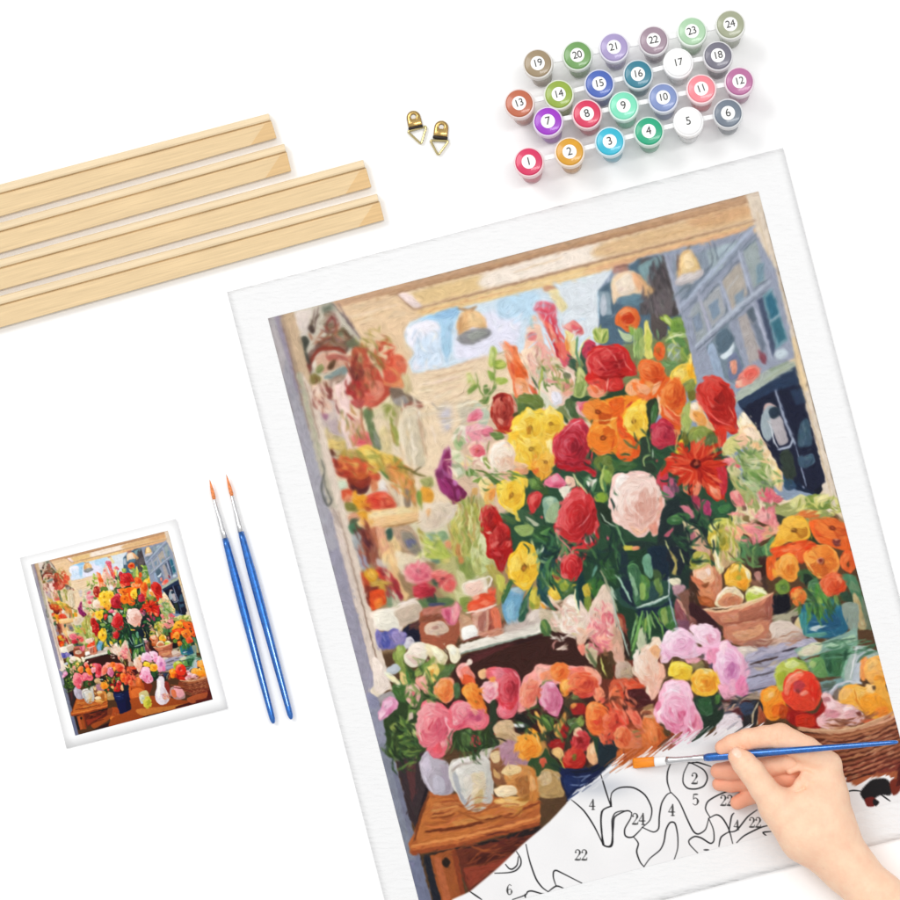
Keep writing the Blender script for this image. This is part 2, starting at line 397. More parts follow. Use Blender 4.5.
SPEC = '''
@L 0 0 1
p e8d2b4 0,0 507,0 507,626 0,626
b 5a3c2c 20,330 200,350 500,330 520,640 20,640
b a08060 10,250 190,240 200,340 10,350
@P 0 0 1
b e8cda8 330,296 400,280 440,310 410,330 404,345 410,355 404,372 380,372 345,330
b ebd6b8 400,372 480,352 520,352 500,440 480,480 440,520 400,470
p d6e4f0 430,314 470,303 500,294 530,288 600,266 645,258 645,330 600,345 560,356 515,354 488,353 450,367 413,374 408,362 415,352 406,343 404,332 410,322
f eae8f1 407,330 420,322 438,321 441,340 442,364 430,368 413,370 415,354 408,344
b d3e2f4 415,345 440,330 442,362 420,368
f aed2ec 418,319 455,310 458,316 452,330 452,345 447,363 441,345 439,322
b e6e6f0 470,318 515,310 515,345 460,360 455,340
b c0dcec 500,298 536,292 536,316 500,318
b dde3ee 556,290 610,274 604,330 575,335 558,320
@L 0 0 1
p c9a581 60,0 507,0 507,7 60,7
s1.4 b98e6b 110,5.5 507,5
s2 a07656 124,8 494,8
p eed8bd 131,9 494,9 494,27 143,27
b e6c593 146,11 215,11 218,26 148,26
b f4e6dc 225,11 335,10 330,26 222,26
b e2c294 345,11 492,11 492,26 345,26
b d8b083 430,10 494,10 494,20 450,22
s.8 d2ac80 340,15 420,13
s.8 cfa87c 380,20 470,18
s.8 d9b88c 250,17 300,15
s1.8 a17c64 131,9 143,27.5
s2.2 a98468 143,28 300,28 494,28
p ebc892 146,29.5 494,29.5 494,38 330,39 200,38 150,37
b e2b488 330,32 494,31 490,38 340,38
s1 d9a878 150,33 300,34
s1 f4dfb2 200,32 330,35
f f0d9d4 132,10 142,11 152,26 144,26
# building right
@P 0 0 1
p 8f9db0 598,292 612,272 640,258 740,234 752,226 800,420 820,500 700,500 600,420
p 56707e 598,291 640,258 662,256 684,310 700,340 690,350 640,345 600,345
@640 190
p 5d5a5c 0,50 17,47 26,80 28,90 0,90
f 7fa2a2 0,54 14,48 15,54 8,68 4,66 0,60
f 4f4b4d 8,68 16,54 22,62 26,82 28,90 12,90
f 6d6468 12,76 20,70 24,80 22,90 14,90
p aeb6c6 17,46 20,46 30,88 28,90
p 8c96a8 20,46 27,46 28,60 25,66
p a3b0be 26,45 50,38 52,55 42,68 38,80 28,74
s1 5c6878 49,38 53,54 46,60
s1 5c6878 52,38 56,50
p b7c4cf 56,40 66,36 60,45 56,48
s1 6d7888 66,36 57,47
s1.6 c1c6d6 69,40 50,60 33,82
s.9 68727f 67,43 50,59 37,72 31,83
s1.2 64707e 82,27 71,38
p aab0b8 84,35 88,55 90,64 83,69 78,58 75,45
s1 5f6a76 84,32 75,43 82,70
f 7f98a2 80,60 88,52 90,62 84,68
s.8 6f7c86 79,56 84,49
p 9fa6ae 60,60 69,49 73,60 78,76 67,85 63,74
s1 68727e 69,49 60,59 66,86 78,77
f b5aba8 62,62 69,54 70,62 64,70
f 8299a6 66,76 72,70 76,76 68,83
s.8 ccd0d2 66,66 70,60
p a5adb8 47,76 56,66 60,80 62,90 50,90
s1 667180 56,66 46,76 50,90
f 8795a4 50,80 56,78 57,88 51,88
s1.6 b9bed0 73,44 82,72 86,90
s1.6 b9bed0 58,62 66,90
s1.6 b4bacb 90,70 70,86
s1 5a6674 79,82 70,90
f f0cf96 28,48 31,45 36,44 40,47 44,57 36,60 28,64 27,54
f f5dbaa 31,48 36,46 40,54 34,58
f d1c8c8 25,66 30,61 38,59 45,57 45,62 36,67 26,69
s1.4 7b6b62 27,47 27,58
f b9a58f 26,46 33,43 38,43 36,45 30,47
f 6a7d88 30,78 38,69 39,70 33,79
p 86a0ac 84,80 90,73 90,90 87,90
s1.6 26303c 83,81 88,92
f d8ae80 0,62 5,68 11,72 6,76 0,75
f 9aaf5a 36,86 41,85 39,90 32,90
@720 270
p b9bece 0,36 22,20 36,9 37,13 24,25 10,34 0,42
s1 606b78 0,43 12,34 22,24
p b5a9a6 12,34 18,32 24,48 26,62 20,66 16,50
s1.6 c5c8d6 11,38 20,66
p 5e6c7e 19,30 23,28 27,42 24,46
p 7d8798 24,46 27,43 29,52 26,54
s1.2 aab6c6 20,32 24,46 28,45
p 5a5f70 25,48 28,45 34,64 31,67
f 8a4a58 28,58 33,60 34,66 31,67
s2 bcc0cf 24,25 30,42 36,64
p 49586a 25,21 28,19 34,40 39,55 38,62
p 7ea0aa 28,19 36,13 42,28 47,48 40,55 33,36
p 3f7287 32,17 36,14 41,34 37,37
p 3d6d80 37,40 42,35 46,48 41,52
s1.2 a5b8c4 36,37 42,35
f 8aa0aa 40,44 43,46 42,50 40,52
f c7ced8 38,62 42,56 47,56 50,60 44,63
b 54626e 40,52 47,49 49,56 44,56
p b1bab4 10,90 30,74 50,62 52,68 36,76 16,89
p 99a78e 34,72 51,64 52,68 38,75
f 8f9cac 0,44 10,38 11,52 6,58 0,54
f dfe2ea 2,58 8,54 12,48 10,58 4,61 0,60
f 7d8596 4,62 12,54 18,68 14,73 6,74 6,84 3,80
f 6a7280 10,60 16,66 18,70 12,74
f eda080 9,64 11,62 13,70 11,74 8,72
f ee8d7d 14,72 20,68 26,68 28,73 22,80 12,84 11,78
f e46a60 18,72 24,70 27,74 20,78
f f7b6a4 12,78 16,78 16,82 13,83
p 2d3d58 18,89 34,80 52,69 56,90 56,92 16,92
p 1b2438 42,80 52,72 56,92 44,92
p 44586e 34,82 52,72 53,76 40,84
s2 6a7c98 39,81 44,92
@755 390
p 1c2840 0,0 32,0 40,26 47,60 50,70 44,76 30,72 20,60 15,40 0,22
p 34486a 0,4 14,0 16,4 0,14
p 35333a 0,10 10,8 4,26 0,22
s3.4 a9b2c6 15,0 26,36
s2 98a2b8 27,44 35,70
f 9aa4b0 4,28 8,12 14,9 18,14 18,20 14,36 10,38
f c3a6a0 7,14 11,9.5 16,10 19,15 17,16 13,12 9,15
f 2c3b4d 10,15 13,12.5 17,13 18,17 16,21 12,20
f b7b1b4 11,22 17,20 22,28 25,36 19,40 16,38 13,30
f 98938f 15,28 20,24 23,34 19,39
s1.2 d5d9e6 10,22 14,34 16,42
s2.4 b7bfd2 16,44 24,42 27,36 26,28
f 31455a 26,0 32,0 38,26 41,38 30,40 27,30
f 5d7a8c 24,17 26,20 31,30 31,35 28,34
f 3c5a72 33,26 38,24 40,36 32,40 28,39
f 141b2c 30,44 42,40 43,46 36,48 31,47
f 415a6c 31,48 41,46 43,50 38,54 32,52
f 343f38 18,46 26,44 28,52 30,62 26,66 20,60
f 4a5a3a 24,52 28,54 29,60 26,62
f 35506a 20,60 26,64 30,70 22,72
f 141a2a 36,54 46,56 50,68 46,76 43,74 40,62
s1 6b7a3a 37,61 41,72
# right frame strip
@L 0 0 1
p e5d4c2 494,0 507,0 507,330 494,330
p e8cfa8 495,150 505,150 505,205 495,205
s1.2 d3b99c 500,20 501,320
s1.4 cfc5bf 494.5,40 494.5,300
s1 8f8070 506.6,20 506.6,330
# upper lamps
@390 190
f 9fcbe8 28,90 48,84 50,88 44,92 28,92
s2 a8845e 50,85 56,87 62,84
f dcb07f 52,89 58,86 64,89 64,94 52,94
@390 315
f e9bd85 48,6 52,-2 62,-3 69,3 69,10 60,9 50,14
f d7a673 48,6 52,0 53,10 49,15
f f0cd9c 56,-1 64,-1 67,6 58,8
f 8e8d90 48,17 54,12 64,9.5 71,10.5 72.5,14 68,18 58,21.5 51,20.5
f 9b9a9b 56,14 66,11 70,13 64,17 58,18
@515 190
f cf9a7c 20,70 24,68.5 29,69.5 30,73 22,73
f f2dcae 24,73 30,72 34,78 38,84 34,88 30,84
f b98a7c 71,55 80,53 82,58 72,61
s1.2 8f6a60 72,56 81,54
f eed4b4 69,70 71,62 78,59 84,58 90,62 92,74 84,75 74,80 71,82
f f4e2cb 72,68 78,61 84,61 86,72 76,76
f f0bb8c 84,60 90,61 93,70 88,72
f 6d8494 73,79 80,76 90,75 94,80 80,84
p 92a3b0 61,73 68,73 70,90 61,90
f c2ccd4 62,78 65,75 66,84 65,90 62,90
s1.2 b2cde0 60,73 60,92
# main bouquet dark base
@P 0 0 1
f 2c4a3a 500,470 560,460 600,450 650,440 700,430 740,480 720,560 700,600 680,640 650,660 620,650 600,600 560,600 545,580 520,570 490,540
f 27382f 590,560 640,540 690,560 680,600 610,610
b 7a8a58 515,390 560,365 600,355 640,340 690,335 700,380 640,420 560,420 510,440
b d8b8a0 455,440 500,410 520,470 500,520 460,500
b b7b478 440,510 490,500 500,560 470,600 440,590
# left hanging basket
@265 290
f d2c6ba 20,16 48,9 50,10 69,35 60,45 45,60 30,60 24,36
f e0d5c8 21,18 33,14 31,30 26,32
s.8 6d5350 36,13 33.5,28
s.8 6d5350 38.5,12 35.5,30
f 4d4038 32,25 34,24.5 35.5,27 35.5,31 33,31 31.5,28
b 77796a 41,12 48,10 49,15 43,17
b b6968a 44,18 50,16 53,26 46,30
s1.8 8a4a42 44,29 45.5,23 48,19.5 50,21 51,26
s1.2 8d5a50 40,28 46,31 52,29
f 77765c 50,33 56,27 62,33 68,38 64,42 56,40
f a49c84 52,36 58,32 62,36 58,38
s.9 6a5a5c 48.5,9.5 69,35
s.8 7a666a 52,9 66,32
f 7f6252 34,42 42,35 50,33 57,37 60,43 57,46 50,42 42,43 37,47 34,58 31,63 28,60 30,48
f 98826e 42,38 50,36 55,40 46,41
s3 8b3a2a 33,52 38,44 46,42 54,43 58,46
s2.6 74382c 33,50 31,60
f d9b095 36,50 42,45 52,45 60,47 62,52 56,55 48,58 42,60 36,58
f b7695a 44,48 50,46 58,48 61,52 54,50 46,51
f 8a8f5a 37,56 41,53 43,57 40,60 37,60
f f0e4d4 34,53 36,50 37,55 35,57
f 5e4028 45,56 48,51 51,50 50,55 47,58
f 8a9496 43,62 52,57 59,55 59,60 50,64 43,64
f a8897c 46,64 57,61 59,64 52,69 47,70
f 80703a 32,62 36,60 40,64 38,70 33,67
s2 6e3a2a 28,56 31,63
f 4a4a44 25,35 29,33 32,37 30,44 33,54 29,50 27,40
f b95a50 24,49 29,48 29,56 31,60 27,59 24,55
f d2907c 25,58 30,56 31,60 29,63 25,61
f b9a3a0 27,60 33,66 36,80 38,92 33,92 28,72
f c4503c 61,57 66,42 71,40 76,52 82,58 86,66 92,56 94,76 84,82 76,85 70,86 66,80 63,76
f b8603e 62,44 69,39 73,44 71,52 66,52
f c8b080 64,50 66,45 70,46 70,51 67,53
f 7e3a30 60,56 70,54 72,62 68,66 62,64
f b03434 62,66 70,66 74,72 66,80 62,76 57,74
f dd7a60 72,56 76,56 76,66 72,64
f e08b70 75,66 84,66 86,74 78,80
f d85040 84,56 92,52 96,62 90,68
f d96a55 66,76 74,74 80,80 72,86
b 8a7f45 78,46 84,50 86,56 82,56
b b5a060 70,40 76,46 72,44
s1.6 8d7a3c 74,44 82,50 85,57
f e07050 90,50 96,46 102,52 100,62 94,62
f e58a5a 92,62 100,60 104,66 96,70
f ecc4b0 33,69 42,68 46,76 48,86 44,92 37,92 38,80
f f0d5cb 48,70 56,66 60,58 62,66 58,72 62,86 62,92 54,92 50,80
s2 7d4438 44,66 46,74 47,82
f 8a4a40 44,70 49,72 48,78 52,80 48,84 45,78
d1.5 8a4a48 51,80 52,87 55,85 37,80 58,74
f e3d4b2 70,84 80,84 94,74 96,92 70,92
f 7b7a50 71,87 75,84 78,88 78,93 72,92
b 9a945a 92,72 98,74 100,84 95,84
# wall streaks mid
@390 315
f 7d6a5c 0,52 10,54 18,60 24,64 16,64 8,66 2,62
f 9b9a94 2,62 10,58 14,62 8,66
f 95604e 8,68 12,64 20,62.5 24,64 23,68 16,72 9,71
f b57a66 11,68 18,65 21,66 15,70
s2.2 d8b494 20,71 24,90
f e9dfca 6,78 16,72 21,78 24,92 8,92
s2 a08a3c 0,74 3,92
b d7c9bb 34,66 44,64 45,80 38,84
f c9c4c8 37,70 43,68 43,80 40,82
s1.2 a79f98 30,63 35,68 40,66
s1.6 bdb6a8 50,64 52,76 55,88
b cfc4b2 49,64 58,62 60,78 52,80
s1 d3b598 25,42 50,36 70,30
s.8 d0af92 28,46 60,38
s.8 cda98e 34,50 50,45
s.8 d9bd9f 30,58 52,50
s.8 cbb08f 40,62 56,55
s1 f2dfc8 26,50 50,44
s1 f3e4d0 30,80 33,92
s1 d9bf9e 44,82 46,92
f d9c79a 8,42 14,44 16,54 10,56
f e88f60 -4,40 2,38 8,44 10,52 4,52 -4,50
f d9604a -4,40 1,40 6,46 2,49 -4,48
@300 400
f cdb9b6 10,2 24,0 30,14 34,34 38,50 26,52 20,40 14,22
f ecccb4 12,0 20,0 24,6 20,10 14,8
f f1d9cc 26,6 32,4 36,10 38,26 40,40 36,40 32,26 28,14
f efd2bc 36,8 42,8 46,22 48,36 42,38 38,22
f a9808a 16,10 20,10 20,14 17,14
s1.2 8a5048 26,2 28,10
f b8544e 36,0 46,0 44,6 38,4
s1.6 b0504a 34,10 38,14 42,18
f e2b2a4 36,16 44,14 44,24 38,26
f c0aeb0 20,16 27,14 28,26 24,24
s1.4 a79a60 19,20 22,26 26,30
f c9b48a 18,20 22,24 32,28 34,40 26,42 20,32
f e1c47a 20,28 28,30 32,29 32,35 24,36 20,32
f dcc9a2 10,18 18,20 20,32 20,44 16,40
f e7857c 37,26 43,23 50,24 52,33 44,34 38,32
f d96068 42,28 49,26 49,31 43,32
f 6e7f56 46,8 50,8 54,20 58,30 58,36 53,34 49,22
f 8b9480 53,22 56,26 58,34 54,33
s1.4 c0805a 44,8 45,20 50,34
f e3cf9c 57,22 62,18 65,24 66,40 60,38
s4 9aa04a 66,14 69,24 70,32
b 8e9246 60,4 68,6 70,18 64,16
f e8c25a 40,36 48,32 56,36 66,40 74,44 70,54 64,54 58,48 48,46 42,42
f edd06c 46,36 54,38 60,44 52,46
f e6c868 60,42 68,42 72,48 66,54 62,50
f a9a04a 54,40 58,46 64,50 62,54 56,48
f b79c4c 29,38 33,35 34,43 31,45
f c8a860 34,36 42,36 44,44 36,44
f 5f2e22 20.5,36 24,35 26,39 23,41
s1.2 e8cdb0 24,36 26,38
f b0382a 22,42 28,44 34,46 38,50 44,42 50,46 58,56 54,58 48,56 36,56 30,56 26,52
f 8f2e24 24,45 28,46 32,54 28,53
f c85a34 34,44 42,42 50,48 58,54 54,57 46,52 36,52
f d85a38 46,44 54,52 58,56 52,57 46,50
s2 4f7a3c 58,50 64,57 70,58
f b98a50 62,46 76,48 82,56 84,78 80,72 72,60 64,58
f e89a54 64,50 72,50 80,58 84,72 80,72 72,62
f a8a044 70,44 74,46 74,52 70,50
s1.6 6d6a34 70,48 78,50 84,53
s1.2 5f5636 82,52 88,48 ;
s1.6 6d6232 80,52 90,55
f d7c6b0 74,6 86,8 88,30 90,48 76,40
s1.4 c7a890 84,8 88,28 92,40
s1.4 eee2cc 78,14 82,36
s1.2 cfc0a0 80,20 76,36 80,42
f 8f3824 34,57 40,53 50,55 51,60 48,66 42,67 36,64
f 5a2424 36,60 44,64 50,62 48,67 42,68 37,65
f c05a2c 36,54 44,52 50,54 46,57 38,57
f dd8a5c 51,58 55,58 56,64 52,66
f e3dcd6 57,60 60,57 63,64 62,68 57,68
f d8c4a8 64,62 70,66 72,78 68,76
f 8b7a6a 74,64 79,66 80,76 76,78
s1.2 c09070 62,62 70,76
f cdd8c6 24,60 32,58 34,62 28,66
f d8502e 28,66 34,64 38,66 36,72 30,72
f e8906a 32,70 36,68 37,73 33,74
f d95038 46,72 52,67 60,66 66,70 69,77 60,79 52,79
f e57258 56,70 62,68 66,74 58,76
f e9a426 38,68 40,65 42,69 46,68 50,72 51,76 48,79 42,79 38,74
f d98a28 44,72 49,74 48,78 44,78
f 82803a 32,74 38,74 42,80 34,80
f b9562a 47,76 52,79 48,80
f eeca94 42,82 56,79 78,77 86,77 88,85 70,88 48,90
f f0d6a8 50,82 76,78 80,82 56,86
f e8a030 40,82 48,80 48,90 44,92
s1.2 a8764c 48,91 70,88 88,85
f 7a9a42 84,66 88,66 88,76 85,75
f e9a844 87,64 92,60 94,74 89,75
f d9a080 34,84 40,81 46,90 42,92 36,92
f 4f5a44 36,86 42,86 46,94 36,94
# left frame
@L 0 0 1
p a8a3aa 0,0 12,0 12,626 0,626
p b8b0b4 0,0 6,0 8,40 0,60
p 9d95a6 7,0 12,0 12,80 9,80
p cdb095 12,0 27,0 26,90 12,90
p b29882 12,0 16,0 17,60 12,70
p c3b7a4 12,60 19,60 20,200 12,200
p b9b39c 14,60 17,60 18,140 15,150
p e0cfc2 19,60 26,85 27,200 27,390 19,390
p d9cdc2 12,200 19,200 19,390 12,390
s1 8d6f62 12.5,10 12.5,120
s1 9a7a6a 20,70 20,130
s1.2 8c7266 20,205 19.5,388
p a9a7b0 0,100 11,100 11,520 0,520
p 9f9eac 0,240 11,240 11,420 0,420
s1 9591a6 11.5,200 11.5,390
p 9698a8 0,400 12,400 12,630 0,630
p 83869a 0,440 11,440 11,626 0,626
p 797c8e 7,470 12,470 12,626 7,626
p 747a90 0,560 12,560 12,626 0,626
@300 400
s1.2 5f5a52 15,43 17.5,50 16,57 15.5,63 17,70 20,76 22.3,74 22,70 18,62 17.5,54
s1 b9aaa0 22,76 28,92
s1 9a8a80 24,78 30,92
# left mid : shelf area
@340 520
f d8ccb0 44,0 70,0 80,6 74,20 66,30 56,26 46,20
f b9a184 36,4 46,2 54,8 58,20 54,26 46,22 40,14
f 8f8578 44,10 52,10 58,22 55,25 48,20
f 6d7088 47,15 52,13.5 55,16 50,20 48,18
f efca90 14,0 60,-6 62,0 40,4 18,6
f e8b060 14,0 24,0 20,6
s1.2 a87848 18,6.5 40,4 58,0
f 4f7558 6,4 12,2 14,8 10,11 7,8
f a9a8a8 8,12 16,8 18,20 22,34 16,36 12,24
f a3a6ba 12,20 16,24 20,32 16,34
f 5c2c34 15,8 20,8 22,16 24,24 20,22
f 9a5a44 18,8 26,6 30,14 30,24 26,34 22,30 22,18
f b9704e 22,6 32,6 34,16 32,26 28,22
f e0a884 26,6 32,6 36,18 40,36 36,42 30,26
f e9c38c 30,26 36,20 42,24 42,40 46,50 50,54 46,58 41,44 34,40
f f0d29a 34,14 38,11 44,20 42,28 38,24
f 36584a 33,8 37,6 38,12 35,16
f e6d4b4 40,22 48,24 56,26 62,26 60,34 50,34 46,40 42,34
f c9b6b0 26,28 32,30 34,36 28,38
f b5a44e 56,6 60,6 60,18 57,12
f bcc06a 60,14 66,12 72,18 78,24 76,32 70,28 62,22
f 8fa890 61,10 68,9 70,14 62,13
f 7d9a6c 70,9 76,8 78,13 73,15
f 6d8a78 66,26 71,28 72,31 66,30
f d6c878 69,10 72,14 78,24 79,30 75,31 72,22
f d99a74 76,16 80,16 80,22
f bcbf5e 80,0 88,0 92,10 92,30 84,24 82,10
f c9cf80 82,-2 86,-2 86,4 82,5
f 84974a 82,12 86,14 90,30 90,44 84,30
f cf8a50 84,18 87,20 89,30 86,31
f d3cf9a 84,36 90,40 92,56 86,50
f c03a30 26,34 34,36 41,44 44,56 41,52 36,46 28,42
f 8a2a34 28,35 36,38 40,46 34,44
f 982838 38,46 42,50 46,56 43,58 39,52
f c04a2a 15,38 20,40 22,48 18,50
f e3a52c 17,39 20,35 25,35.5 27.5,39 26,43 22,45 19,42
f eebb50 20,37 24,37 26,40 22,42
f c8a24a 22,46 28,43 34,44 35,48 32,52 28,50
f 7a2a1e 18,48 24,48 28,48 26,52 22,56 24,64 20,60
f e0501e 21,53 26,50 32,51 33,60 28,63 23,65
f ee8030 25,58 29,56 31,61 26,64
f 86997a 34,48 38,54 38,62 34,62
f c9bfa8 38,50 42,56 44,60 38,62
f ee8890 47,34 54,31 62,31 66,36 66,43 60,46 54,46 48,42
f e8687a 50,36 56,36 62,42 54,44 50,40
s1 f4b0b0 49,32 55,39
s1 f6bcb8 56,31 57,40
s1 f3a8a6 65,33 58,41
f f2b4ac 46,38 52,40 54,46 48,44
f ea8a80 66,38 72,36 78,38 83,42 83,50 78,52 72,48 67,44
f dd4a50 66,40 72,40 76,44 80,38 78,44 72,47
f e8605a 76,44 82,44 82,50 76,51
s1 f4bca8 73,48 79,42
f c02c38 53,48 58,46 64,46 69,50 64,54 56,57 53,53
f a82030 56,50 60,48 60,54 56,55
f d84858 62,47 68,49 64,53
f 5e7a4c 50,62 58,57 66,54 70,56 80,56 82,60 72,63 60,63
f 35503e 62,56 68,53 70,60 64,61
f 4b4a68 64,60 76,60 72,63 65,63
f 37523c 66,43 69,43 70,47 67,47
f d0ce98 82,50 90,54 90,62 84,58
f 7f9a4a 86,56 92,58 92,66 88,64
f e8ddd0 22,66 40,62 54,57 59,64 57,71 46,76 44,80 26,79 24,72
f f1e8da 24,68 38,64 42,78 28,78
f c9b4a6 39,66 57,60 57,70 44,77 42,72
s1.4 f4ece0 42,61 56,56
f 171830 46,78 58,73 60,78 62,92 46,92
f 5a3430 50,76 58,72 60,78 52,79
f 7a74b0 26,79 32,82 38,78 44,80 48,82 46,92 28,92
f 5258a4 30,82 34,80 36,90 30,92
f 9a8ec0 38,80 46,81 46,88 38,88
f d4c8d8 48,85 52,84 54,92 46,92
f a85a42 58,66 72,62 80,64 86,72 86,82 80,92 60,92
f c07a62 60,64 74,62 76,68 62,70
f 8e4a36 58,70 72,67 76,70 60,74
f d9bfa8 61,76 68,73 74,73 79,79 72,83 62,82
f b8907e 66,77 70,76 71,78 67,79
f e0788c 73,64 80,62 84,59 86,63 85,72 82,76 78,76 74,70
f f0a0a4 80,64 84,60 85,68 82,74
f c9506c 76,64 79,66 79,74 76,72
f f4efe4 87,78 92,77 92,87 88,86
# left lower shelf / pots / pan
@460 550
p f0e8dc 0,68 30,60 60,50 70,52 70,57 30,68 0,75
f e9e2d4 0,70 30,62 60,53 60,57 30,66 0,73
s1.6 8f988e 0,74.5 20,69.5 58,60
p 3a1a1c 3,76 28,68 56,61 72,56 80,66 84,88 80,92 0,92 0,78
b 5a2a28 8,76 36,68 50,74 30,86 10,86
b 2a1216 40,68 66,62 74,70 60,82 44,84
b 7a1a18 44,76 50,75 50,82 44,82
f 6a8f9e 30,40 36,28 44,27 46,32 42,52 34,53
f 6fa6c4 31,41 36,29 43,29 45,34 42,52 34,52
f a3b8c4 36,28 42,27 46,31 41,31
f 88bad2 33,42 38,36 40,48 35,50
f e9d8c6 2,24 18,20 20,28 18,34 4,32
f f0cdbb 4,25 15,22 16,30 6,32
s1.4 f7efe4 3,24 18,20
s1.2 f3e8da 19,20 22,19 23,22 21,26 18,28
f 8f9a50 3,0 8,0 12,18 10,21 4,20
f c9cf90 9,2 14,0 20,2 21,10 16,18 12,16 8,8
f b9ba70 10,4 14,6 16,18 12,19 9,12
f b0a050 18,12 24,10 27,16 32,20 33,30 28,40 26,34 24,22
f c8bf58 26,18 32,20 32,30 28,28
f 8a9a48 0,36 6,34 6,42 2,44
f c89a7c 0,46 8,50 14,60 2,64 0,62
f a85440 8,46 26,41 30,55 28,60 16,62 12,56
f d8a48c 9,46 20,43 20,58 14,62 10,54
f e87858 22,43 27,42 30,55 26,58 24,52
f b07060 13,48 19,44 18,56 14,58
f cf8a72 14,60 30,56 31,60 20,63
f e8532f 5,40 9,36 12,33 18,31 24,33 26,38 22,41 12,44 6,44
f f0805c 14,38 18,36 22,38 18,40
f ee6c48 7,41 10,39 13,41 10,43
f e2563c 20,29 23,27 26,29 25,33 22,33
f f2a088 9,34 12,32 14,34 11,36
s1.8 f7dccc 5,45 16,43 26,39.5
f f4f2ee 1,57 10,54 13,60 12,63 3,65
s1 7a4034 1,66 14,62
b c5b7ae 32,54 44,50 54,40 60,44 58,52 34,60
f ddd2c6 48,50 54,42 58,44 58,51
@515 315
f f0c4b0 8,12 14,0 20,14 22,34 26,50 30,60 22,70 12,66 6,50
f e88a88 9,14 14,12 15,18 10,18
f ecaba0 14,18 20,22 22,34 16,32
f f2d0bc 4,28 12,24 20,36 24,50 20,60 10,46
f eab8a8 10,34 22,32 24,46 12,44
s1 f6dccb 8,30 22,40
f c3c0a4 14,42 20,36 24,48 22,60 16,58
s2 b2bd62 20,39 18,50 18,62
f d9dcc4 18,50 26,46 34,60 30,68 20,66
f eeccbc 24,42 34,36 42,40 43,50 40,60 32,66 24,56
f f3dccc 22,50 30,52 34,60 30,66 24,60
f e8e4ea 26,56 32,56 34,63 28,65
f ecac98 34,48 41,46 42,54 38,59 34,56
f d88a80 36,49 40,50 39,53 36,53
f 7c8060 35,42 39,41 40,45 37,46
s.9 f6e4d2 30,38 40,42 43,50
f 3f5c48 37,26 42,30 46,36 44,40 50,36 46,30 50,20 58,24 58,40 46,42 38,34
f 516f52 34,30 40,34 42,38 36,36
f e8d9a0 36,11 42,14 44,20 43,30 40,31 37,22
f f0c680 36,12 39,17 41,28 39,28
s1.6 6f9a70 45,16 44,26 47,36
s1.4 e2dda2 54,16 48,22 46,30
f b9c468 56,10 62,10 67,10 67,18 62,21 57,18
s1.2 86a04a 57,11 60,18
s1 dce092 63,11 62,18
s1.4 6f8f48 66,12 63,19
f e06070 13,-4 18,0 22,10 28,22 33,34 36,38 40,30 36,18 31,8 30,0 28,-8 18,-10
f d94050 18,-4 26,0 32,14 34,28 28,20 24,8
f ea6a5a 21,4 26,8 34,24 36,34 31,28 25,16
f f59a88 24,6 27,9 30,20 27,18
f ee7468 31,10 35,18 39,28 36,32 33,24
f c83440 27,18 30,22 32,30 30,30
s1.2 f7b8a6 22,14 27,25 31,33
s1.2 f3a090 16,-2 22,8
f b2d0cc 12,0 10,6 13,10
f e88880 35,8 42,4 48,8 50,13 46,15 42,14 38,11
f d9606a 40,7 47,9 49,12 45,13
f f2a69c 35,8 40,6 40,10
f c84058 48,26 52,18 58,20 56,26 54,31 50,31
f a02c48 52,24 58,22 56,28
f e8924a 36,18 38,18 39,26 37,25
# left orange lily (500-535, 345-400)
@390 315
f f08858 82,19 87,22 92,24 92,44 96,56 90,60 88,48 84,34
f f4a87e 80,21 84,22 88,30 86,34
f e2603a 87,34 92,36 92,44 88,42
s1.4 f8c4a0 82,24 88,32
@515 315
f f08a50 0,25 4,32 9,40 10,45 14,50 16,58 10,57 6,52 0,54
f e8642c 0,33 6,38 9,44 4,46 0,44
f f0a070 0,46 6,46 12,52 14,58 8,56 2,56
f f4b890 0,50 4,50 6,56 2,58
f e06040 12,48 16,55 15,59 12,56
f 6f8040 3,58 10,57 18,58 21,66 14,68 8,64 2,66
f 57703c 2,64 8,64 14,67 10,72 2,71
f dba08c -4,56 0,62 2,71 -4,72
f 6a4a30 0,70 3,72 2,75 0,75
f 3d5638 12,44 16,50 17,54 14,50
# green sprigs left
@390 315
f b8c860 73,23 77,25 76,33 73,38 71,34
f d4dc8a 73,25 75,26 74,34 72,34
f 9ab048 74,34 80,32 84,36 82,39 76,39
f c2cf6a 77,37 81,33 83,37
f 86a04a 70,40 75,42 75,47 72,46
f a9bc58 76,46 82,45 85,47 82,50 77,50
s1 8f9f58 75,25 75,40 75,50 70,64
s.8 b8a878 76,28 84,26
f b0c256 55,43 58,42 62,50 60,53 57,50
f d2da90 56,44 58,44 60,50
f 7c9848 56,54 61,50 64,51 60,55 57,57
s1 6f8a40 62,42 64,52 68,60 71,66
f 5f8040 67,52 70,50 72,55 76,50 77,52 73,58 70,62 68,58
f 728f48 64,62 68,60 71,66 69,67 65,65
f c2cbb2 60,62 68,66 72,72 68,82 60,78
f e9dcc8 44,90 50,80 60,82 56,92
f ea90a0 56,72 60,69 65,67 67,72 64,77 59,79 56,77
f de6884 57,75 61,71 64,72 61,77 58,78
f efb4b8 55,80 64,78 72,80 74,84 68,90 56,92
f e58fa0 64,84 70,81 72,85 66,90
f d97088 56,84 60,86 58,90 55,90
f 86a468 48,87 52,87 53,92 48,92
# red snapdragon at 490-515
f b83a2c 72,70 74,62 77,57 83,56 87,58 89,64 89,76 88,84 83,85.5 78,82 74,76
f 8a1e18 74,60 79,57 83,58 84,64 81,68 77,66
f 9a2018 72,70 76,69 78,72 77,77 74,75
f dc7462 75,68 80,70 84,66 85,58 87,60 87,66 83,72 80,74 77,71
f c94a38 80,74 86,70 89,74 88,80 82,80
